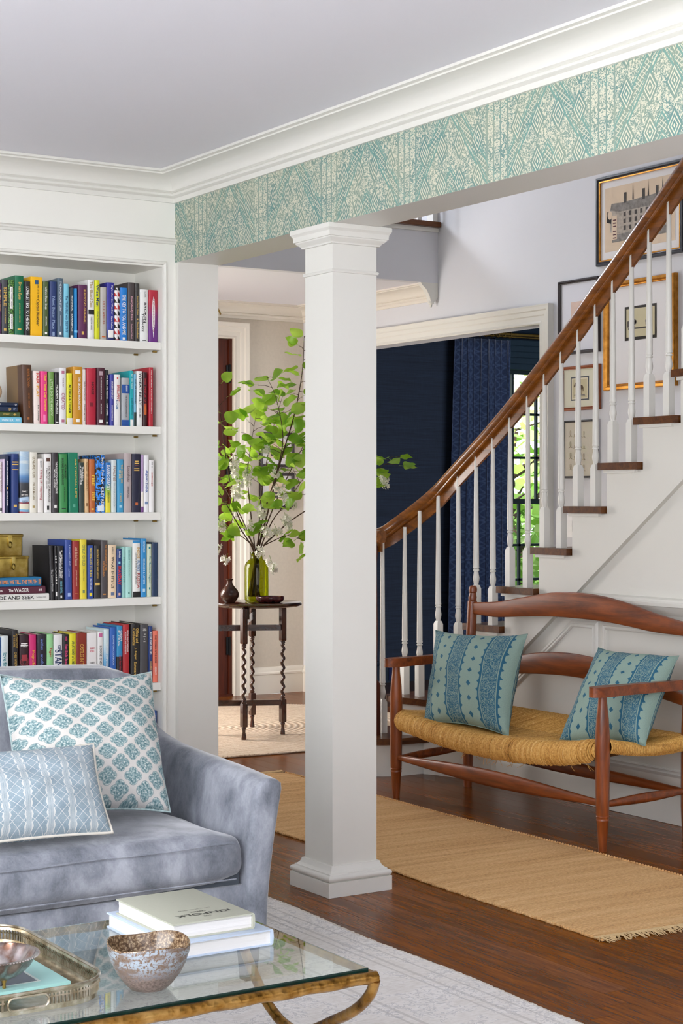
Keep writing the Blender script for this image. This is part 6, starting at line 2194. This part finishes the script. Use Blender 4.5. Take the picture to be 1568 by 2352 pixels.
def blossom(u, v, away, L, n, br, droop=1.0, dirx=0):
    """A hanging cluster of small five-petalled flowers on a green stalk."""
    top = pt(*px(u, v, away))
    ax = (Vector((0, 0, -droop)) + RIGHT * dirx + AWAY * rb_.uniform(-.3, .3)).normalized()
    stalk, pet, cen = B(), B(), B()
    stalk.tube([top - ax * .03, top, top + ax * L], [.0014, .0012, .0006], 5)
    for i in range(n):
        f = rb_.random()
        o = Vector((rb_.gauss(0, 1), rb_.gauss(0, 1), rb_.gauss(0, .6))).normalized()
        rad = .027 * (1 - .45 * f)
        c = top + ax * (L * f) + o * rad
        stalk.tube([top + ax * (L * max(0, f - .08)), c], [.0006, .0005], 3)
        q = o.orthogonal().normalized()
        w_ = o.cross(q)
        for k in range(5):
            a = 2 * PI * k / 5
            d = q * math.cos(a) + w_ * math.sin(a)
            s_ = d.cross(o)
            pet.face([c, c + d * .008 + s_ * .0048 + o * .002, c + d * .0155 + o * .005, c + d * .008 - s_ * .0048 + o * .002])
        cen.lathe([(0, -.0016), (.0016, 0), (0, .0016)], c.x + o.x * .002, c.y + o.y * .002, c.z + o.z * .002, 4)
    bl = obj('blossom', pet, PETAL, br, smooth=False)
    for nm, g, m_ in (('stalk', stalk, STEMG), ('stamens', cen, STAMEN)):
        # stalk and stamens belong to the blossom; kept in the same mesh to stay within three levels
        g2 = g.b
        off = ORG[br.name]
        bmesh.ops.translate(g2, verts=g2.verts, vec=-off)
        me = bpy.data.meshes.new('tmp')
        g2.to_mesh(me)
        g2.free()
        bm = bmesh.new()
        bm.from_mesh(bl.data)
        n0 = len(bm.faces)
        bm.from_mesh(me)
        bm.faces.ensure_lookup_table()
        idx = len(bl.data.materials)
        for f in bm.faces[n0:]:
            f.material_index = idx
        bm.to_mesh(bl.data)
        bm.free()
        bl.data.materials.append(m_)
        bpy.data.meshes.remove(me)
    bl['kind'] = 'stuff'


for (u, v, aw, L, n, bi, dx) in ((500, 1058, -.05, .07, 26, 3, 0), (543, 1062, -.08, .09, 36, 1, .1), (574, 1078, -.08, .09, 36, 5, 0), (556, 1108, -.1, .075, 26, 1, 0), (546, 1130, -.1, .045, 16, 1, .2),
                                 (610, 1028, -.05, .045, 20, 7, .6), (630, 1082, -.08, .04, 16, 7, .8), (606, 1168, -.08, .055, 30, 7, 0), (646, 1122, -.1, .08, 34, 9, .5), (668, 1150, -.12, .05, 24, 9, .8),
                                 (662, 1190, -.1, .06, 30, 10, .3), (615, 1218, -.12, .05, 24, 10, .6), (640, 1215, -.1, .04, 16, 10, .5), (512, 1200, -.12, .05, 24, 4, .3), (504, 1255, -.12, .05, 30, 4, -.2),
                                 (526, 1283, -.12, .03, 14, 4, -.4), (601, 1266, -.1, .03, 18, 10, .3), (628, 1288, -.1, .06, 24, 10, .3), (885, 1098, .02, .055, 24, 0, .25), (578, 1208, -.05, .03, 12, 5, .1)):
    blossom(u, v, aw, L, n, brs[bi], 1.0, dx)

# ------------------------------------------------------------------ pictures
MATB = plain('mat_board', '#ebe9ea', .8)
FRG = thin_glass('picture_glass', '#ffffff', 1.33)
def framed(name, label, wall, a0, a1, z0, z1, fw, fd, fmat, group, mat_c=MATB, inner=None, inner_mat=None, lip=None, glaze=True):
    """A framed picture on a wall. wall: function (a, out, z) -> xyz with out measured from the wall."""
    t = thing(name, label, 'picture', wall((a0 + a1) / 2, 0, z0), group)
    P_ = [(0, .001), (0, fd * .8), (fw * .12, fd), (fw * .55, fd), (fw * .8, fd * .75), (fw, fd * .7), (fw, .001)]
    rows = []
    for (a, z, da, dz) in ((a0, z0, 1, 1), (a1, z0, -1, 1), (a1, z1, -1, -1), (a0, z1, 1, -1)):
        rows.append([wall(a + da * w_, o, z + dz * w_) for w_, o in P_])
    obj('frame', B().loft(rows, True, False, True), fmat, t, sharp=30)
    def quad(b0, b1, c0, c1, o, nm, mt):
        b = B()
        q = [wall(b0, o, c0), wall(b1, o, c0), wall(b1, o, c1), wall(b0, o, c1)]
        r = [wall(b0, o - .0008, c0), wall(b1, o - .0008, c0), wall(b1, o - .0008, c1), wall(b0, o - .0008, c1)]
        b.loft([r, q])
        return obj(nm, b, mt, t, smooth=False)
    quad(a0 + fw * .8, a1 - fw * .8, z0 + fw * .8, z1 - fw * .8, fd * .35, 'mat_board', mat_c)
    if lip:
        rows = []
        for (a, z, da, dz) in ((a0, z0, 1, 1), (a1, z0, -1, 1), (a1, z1, -1, -1), (a0, z1, 1, -1)):
            rows.append([wall(a + da * w_, o, z + dz * w_) for w_, o in ((fw, .001), (fw, fd * .8), (fw + .006, fd * .8), (fw + .006, .001))])
        obj('lip', B().loft(rows, True, False, True), lip, t, sharp=30)
    if inner:
        b0, b1, c0, c1 = inner
        quad(b0, b1, c0, c1, fd * .35 + .0012, 'print', inner_mat)
    if glaze:
        quad(a0 + fw * .8, a1 - fw * .8, z0 + fw * .8, z1 - fw * .8, fd * .55, 'glass', FRG)
    return t, quad


XW = 6.0595
wr = lambda a, o, z: (XW - o, a, z)
wfar = lambda a, o, z: (a, 9.9995 - o, z)
BLKF = plain('black_frame', '#191a24', .35)
DKF = plain('ebony_frame', '#2b2226', .4)
GOLDF = MT('gilt_frame', .33, 1.0)
n = GOLDF.noise(GOLDF.coord(), 30, 4)
GOLDFM = GOLDF.color(GOLDF.ramp(n, [(.3, '#a9702a'), (.7, '#d79a4a')]))
CHERF = wood('cherry_frame', '#6a3014', '#a8582a', 'Y', .35, 1, 12)
PAPER = plain('aged_paper', '#e2cdb4', .85, var=.05, scale=12)
PAPER2 = plain('cream_paper', '#cfc6a4', .85, var=.05, scale=20)
GR = 'framed pictures on the stair wall'
INKG = plain('ink_grey', '#8a8581', .9, var=.4, scale=60)
INKD = plain('ink_dark', '#4e4a48', .9, var=.4, scale=60)
INKL = plain('ink_light', '#b5aba0', .9, var=.3, scale=60)


def flat(parent, polys, o, mt, nm='print_ink', wall=wr):
    b = B()
    for p in polys:
        b.face([wall(a, o, z) for a, z in p])
    ob = obj(nm, b, mt, parent, smooth=False)
    return ob


def rc(a0, a1, z0, z1):
    return [(a0, z0), (a1, z0), (a1, z1), (a0, z1)]


# large engraving of an old house (a plain roofline with chimneys and windows), in black and gold
t, q = framed('framed_print', 'large black-framed old photograph of a long house, highest on the stair wall', wr, 6.325, 6.978, 2.532, 2.999, .022, .024, BLKF, GR, MATB, (6.390, 6.918, 2.600, 2.936), PAPER, GOLDFM)
o = .024 * .35 + .0024
flat(t, [rc(6.44, 6.80, 2.685, 2.80), [(6.80, 2.685), (6.876, 2.70), (6.876, 2.815), (6.80, 2.80)]], o, INKL)
flat(t, [[(6.44, 2.80), (6.80, 2.80), (6.78, 2.845), (6.44, 2.86)], [(6.80, 2.80), (6.876, 2.815), (6.865, 2.85), (6.78, 2.845)], rc(6.42, 6.86, 2.645, 2.685)], o + .0002, INKG)
flat(t, [rc(6.46 + i * .042, 6.478 + i * .042, 2.70 + j * .036, 2.723 + j * .036) for i in range(8) for j in range(3)] + [rc(c - .010, c + .010, 2.84, 2.895) for c in (6.76, 6.62, 6.52)] + [[(c - .005, 2.85), (c + .005, 2.85), (c, 2.93)] for c in (6.70, 6.585, 6.48)], o + .0004, INKD)
flat(t, [[(6.868, 2.745), (6.902, 2.755), (6.897, 2.812), (6.862, 2.80)]], o + .0005, plain('print_black', '#232021', .9))
flat(t, [[(6.876 + .018 * math.cos(k), 2.79 + .022 * math.sin(k)) for k in [2 * PI * i / 20 for i in range(20)]], rc(6.822, 6.862, 2.660, 2.785)], o + .0007, PAPER)
flat(t, [rc(6.828, 6.853, z, z + .006) for z in (2.665, 2.682, 2.70, 2.726, 2.742, 2.758)], o + .0009, plain('print_maroon', '#5a2f3a', .9))
# black framed square-ish picture, half hidden behind the rail
t, q = framed('framed_print', 'black-framed picture with a wide white mat and small blush sheet, behind the handrail', wr, 6.963, 7.292, 2.083, 2.484, .018, .024, DKF, GR, plain('cool_mat', '#e0e1ea', .8), (7.045, 7.195, 2.205, 2.365), plain('blush_paper', '#dcc2b4', .85, var=.08, scale=30))
# gilt framed landscape
t, q = framed('framed_print', 'gilt-framed small landscape drawing with a very wide white mat', wr, 6.378, 6.912, 1.870, 2.436, .030, .030, GOLDFM, GR, MATB, (6.523, 6.762, 2.122, 2.298), plain('print_line_black', '#26221d', .8))
# beaded inner edge of the gilt frame
b = B()
a0, a1, z0, z1 = 6.378 + .030, 6.912 - .030, 1.870 + .030, 2.436 - .030
for i in range(90):
    f = i / 90
    for (a, z) in ((a0 + (a1 - a0) * f, z0), (a0 + (a1 - a0) * f, z1), (a0, z0 + (z1 - z0) * f), (a1, z0 + (z1 - z0) * f)):
        p = wr(a, .0225, z)
        b.lathe([(0, -.002), (.002, 0), (0, .002)], p[0], p[1], p[2], 5)
bo = obj('beading', b, GOLDFM, t)
bo['kind'] = 'stuff'
o = .030 * .35 + .0024
flat(t, [rc(6.535, 6.748, 2.138, 2.285)], o, PAPER2)
r_ = random.Random(3)
flat(t, [[(c + rad * math.cos(k) * 1.3, z + rad * math.sin(k)) for k in [2 * PI * i / 9 for i in range(9)]] for c, z, rad in [(r_.uniform(6.68, 6.735), r_.uniform(2.185, 2.225), r_.uniform(.006, .014)) for _ in range(9)] + [(r_.uniform(6.56, 6.60), r_.uniform(2.195, 2.235), r_.uniform(.006, .012)) for _ in range(7)]], o + .0002, INKG)
flat(t, [rc(6.705, 6.74, 2.19, 2.222), rc(6.56, 6.735, 2.178, 2.186)], o + .0004, INKD)
# small cherry frame with a standing horse seen from the side
t, q = framed('framed_print', 'small cherry-framed drawing of a standing horse', wr, 6.957, 7.272, 1.778, 2.018, .018, .022, CHERF, GR, plain('ivory_mat', '#e4e2cf', .8), (7.048, 7.194, 1.832, 1.960), plain('print_blue_border', '#5a5f68', .8, var=.3, scale=80))
o = .022 * .35 + .0024
flat(t, [rc(7.055, 7.187, 1.839, 1.953)], o, plain('print_white', '#e6dfc8', .8))
flat(t, [rc(7.062, 7.180, 1.846, 1.946)], o + .0002, PAPER2)
H_ = [(7.150, 1.925), (7.160, 1.930), (7.166, 1.918), (7.171, 1.906), (7.165, 1.904), (7.155, 1.911), (7.147, 1.900), (7.147, 1.893), (7.143, 1.862), (7.139, 1.862), (7.138, 1.888), (7.118, 1.886), (7.108, 1.890), (7.106, 1.874), (7.108, 1.862), (7.103, 1.862), (7.099, 1.876), (7.096, 1.893), (7.093, 1.880), (7.089, 1.878), (7.090, 1.898), (7.096, 1.910), (7.110, 1.914), (7.130, 1.911), (7.142, 1.914)]
flat(t, [H_], o + .0004, plain('horse_brown', '#5c4a38', .9))
flat(t, [[(7.17, 1.860), (7.075, 1.855), (7.08, 1.862), (7.165, 1.864)]], o + .0004, INKG)
# script in a thin black frame
t, q = framed('framed_print', 'thin black-framed sheet of looping brown script, lowest on the stair wall', wr, 6.975, 7.262, 1.414, 1.726, .011, .018, BLKF, GR, plain('script_paper', '#d9d2c3', .85, var=.03, scale=15))
b = B()
for k, zz in enumerate((1.635, 1.575, 1.515, 1.455)):
    for (ay, w_, hh, lo) in ((7.20, .012, .034, 0), (7.165, .010, .016, .0), (7.140, .009, .016, 0), (7.115, .010, .034, 0), (7.090, .010, .034 if k != 1 else .014, 0)):
        pts = []
        for i in range(13):
            q = i / 12
            pts.append((XW - .0085, ay - w_ * (q - .5) * 2.2 - w_ * .9 * math.sin(2 * PI * q), zz + hh * (.5 - .5 * math.cos(2 * PI * q)) + .003 * math.sin(ay * 200)))
        b.tube(pts, .0010, 4)
obj('script', b, plain('sepia_ink', '#a8987a', .9), t)
# frames in the entry
GE = 'framed pictures in the entry'
for lab, z0, z1 in (('upper of two small black frames on the entry wall behind the branches', 1.515, 1.748), ('lower of two small black frames on the entry wall behind the branches', 1.236, 1.478)):
    t, q = framed('framed_print', lab, wfar, 5.715, 5.980, z0, z1, .020, .020, DKF, GE, MATB, (5.785, 5.91, z0 + .06, z1 - .06), PAPER)
    flat(t, [rc(5.80, 5.895, z0 + .10, z0 + .112), rc(5.80, 5.895, z0 + .075, z0 + .09)], .020 * .35 + .0024, INKD, 'print_ink', wfar)

# ------------------------------------------------------------------ rugs
def mat_jute():
    m = MT('jute_weave', .95)
    x, y, z = m.xyz(m.coord('World'))
    st_ = m.noise(m.coord('World', (.8, 15, 1)), 1.4, 4, .65)
    wv = m.noise(m.coord('World', (46, 120, 1)), 1.6, 4, .75)
    row = (y * 560).sin() * .5 + .5
    f = st_ * .38 + wv * .62
    c = m.ramp(f, [(.30, '#94683c'), (.46, '#d2a36a'), (.58, '#e6bd86'), (.74, '#f5daab')])
    m.bump(wv * .7 + row * .5, .8, .006)
    return m.color(c)


JUTE = mat_jute()
jr = thing('jute_runner', 'long striped jute runner rug with fringed ends between column and bench', 'rug', (3.77, 5.45, 0))
def runner_x(y, s):                                          # slightly wavy, slightly skewed edges
    f = (y - 3.87) / 3.2
    return (3.362 + .060 * f + .006 * math.sin(y * 5)) if s == 0 else (4.172 + .0 * f + .006 * math.sin(y * 4 + 1))


rows_t = []
NY, NX = 110, 14
bm = bmesh.new()
g = []
for j in range(NY + 1):
    y = 3.87 + 3.19 * j / NY
    xa, xb = runner_x(y, 0), runner_x(y, 1)
    g.append([bm.verts.new((xa + (xb - xa) * i / NX + (.0025 * math.sin(j * 2.1) if i in (0, NX) else 0), y + .02 * (1 - i / NX) * (1 if j == 0 else 0) - .04 * (i / NX) * (1 - j / NY), .007 + .0012 * math.sin(j * 1.3 + i) - (.004 if i in (0, NX) else 0))) for i in range(NX + 1)])
for j in range(NY):
    for i in range(NX):
        bm.faces.new((g[j][i], g[j][i + 1], g[j + 1][i + 1], g[j + 1][i]))
ret = bmesh.ops.extrude_face_region(bm, geom=bm.faces[:])
for v in ret['geom']:
    if isinstance(v, bmesh.types.BMVert):
        v.co.z = .0006
obj('weave', bm, JUTE, jr, sharp=80)
b = B()
for s in (0, 1):
    for i in range(95):
        f = i / 94
        if s == 0:
            y0 = 3.87 + .02 * (1 - f) - .04 * f
            x0 = runner_x(3.87, 0) + (runner_x(3.87, 1) - runner_x(3.87, 0)) * f
            d = -1
        else:
            y0 = 7.06
            x0 = runner_x(7.06, 0) + (runner_x(7.06, 1) - runner_x(7.06, 0)) * f
            d = 1
        L = R.uniform(.03, .06)
        for k in range(3):
            b.tube([(x0 + R.uniform(-.002, .002), y0 - d * .004, .007), (x0 + R.uniform(-.006, .006), y0 + d * L * .45, .009), (x0 + R.uniform(-.018, .018), y0 + d * L, .0025)], [.0022, .0016, .0010], 4)
o = obj('fringe', b, plain('jute_fringe', '#c4a87c', .95, var=.15, scale=200), jr)
o['kind'] = 'stuff'
b = B()
for s in (0, 1):                                             # knotted selvedge
    k = 210
    for i in range(k):
        y = 3.86 + 3.19 * i / k
        b.lathe([(0, -.005), (.0052, -.002), (.0052, .002), (0, .005)], runner_x(y, s), y, .0056, 5)
o = obj('selvedge', b, JUTE, jr)
o['kind'] = 'stuff'


def mat_braid():
    m = MT('braided_wool_jute', .95)
    co = m.coord('Object')
    x, y, z = m.xyz(co)
    r = (x * x * .62 + y * y).sqrt()
    ring = (r * 205).sin() * .5 + .5
    n1 = m.noise(co, 60, 3, .7)
    n2 = m.noise(m.coord('Object', (5, 22, 1)), 1.5, 3, .6)
    f = n1 * .45 + n2 * .35 + ring * .2
    c = m.ramp(f, [(.30, '#bd9c7e'), (.48, '#e2cab0'), (.68, '#f0e0ce')])
    m.bump(ring * .6 + n1, .8, .008)
    return m.color(c)


er = thing('entry_rug', 'pale braided oval rug under the gateleg table in the entry', 'rug', (4.55, 8.60, 0))
def er_row(k, z):
    return [(4.55 + 1.30 * k * math.copysign(abs(math.cos(q)) ** .85, math.cos(q)), 8.60 + 1.02 * k * math.copysign(abs(math.sin(q)) ** .85, math.sin(q)), z) for q in [2 * PI * i / 90 for i in range(90)]]


BRD = mat_braid()
obj('weave', B().loft([er_row(1, .0006), er_row(1.004, .006), er_row(.998, .0105), er_row(.985, .012), er_row(.6, .012), er_row(.2, .012)]), BRD, er, sharp=60)
b = B()
ed = er_row(.996, .0075)
for i in range(len(ed)):
    a, c = Vector(ed[i]), Vector(ed[(i + 1) % len(ed)])
    for k in range(4):
        p = a.lerp(c, k / 4)
        b.lathe([(0, -.006), (.007, -.002), (.007, .002), (0, .006)], p.x, p.y, p.z, 5)
o = obj('braided_edge', b, BRD, er)
o['kind'] = 'stuff'


def mat_living_rug():
    m = MT('faded_oriental_rug', .95)
    x, y, z = m.xyz(m.coord('World'))
    n1 = m.noise(m.coord('World', (14, 50, 1)), 2.2, 4, .7)
    n2 = m.noise(m.coord('World'), 7, 4, .6, .6)
    n3 = m.noise(m.coord('World'), 28, 3, .6, 1.5)
    e = 2.80 - x                                              # distance from the right border
    bord = (e - .10).abs().lt(.006).max((e - .13).abs().lt(.004)).max((e - .34).abs().lt(.006)).max((e - .37).abs().lt(.004)).max((e - .05).abs().lt(.004))
    fig = (n3 - .5).abs().lt(.035).m('MULTIPLY', n2.gt(.48))
    f = n1 * .5 + n2 * .5
    c = m.ramp(f, [(.32, '#cbc5be'), (.5, '#e2deda'), (.68, '#efedec')])
    c = m.mix(bord * n1 * .6, c, '#8a8480')
    c = m.mix(fig * n1 * .8, c, '#94949a')
    m.bump(n1, .5, .004)
    return m.color(c)


lr = thing('living_room_rug', 'pale grey faded patterned rug under sofa and coffee table', 'rug', (.7, 3.0, 0))
bm = bmesh.new()
g = []
for j in range(61):
    y = -1.6 + 6.82 * j / 60  # pile extended out of view behind the camera to bounce light
    g.append([bm.verts.new((-1.8 + 4.59 * i / 10 + ((.006 * math.sin(y * 7) + .012 * (y - 3) * .9) if i == 10 else 0), y, .0065 - (.003 if i in (0, 10) else 0))) for i in range(11)])
for j in range(60):
    for i in range(10):
        bm.faces.new((g[j][i], g[j][i + 1], g[j + 1][i + 1], g[j + 1][i]))
ret = bmesh.ops.extrude_face_region(bm, geom=bm.faces[:])
for v in ret['geom']:
    if isinstance(v, bmesh.types.BMVert):
        v.co.z = .0004
obj('pile', bm, mat_living_rug(), lr, sharp=80)
b = B()
for i in range(520):
    y = 1.5 + 3.7 * i / 520
    xe = 2.79 + .006 * math.sin(y * 7) + .0108 * (y - 3)
    b.tube([(xe - .003, y, .004), (xe + .006 + R.uniform(-.002, .004), y + R.uniform(-.004, .004), .002)], [.0022, .001], 3)
o = obj('edge_threads', b, plain('rug_thread', '#cfc9bf', .95), lr)
o['kind'] = 'stuff'

fit_texts()
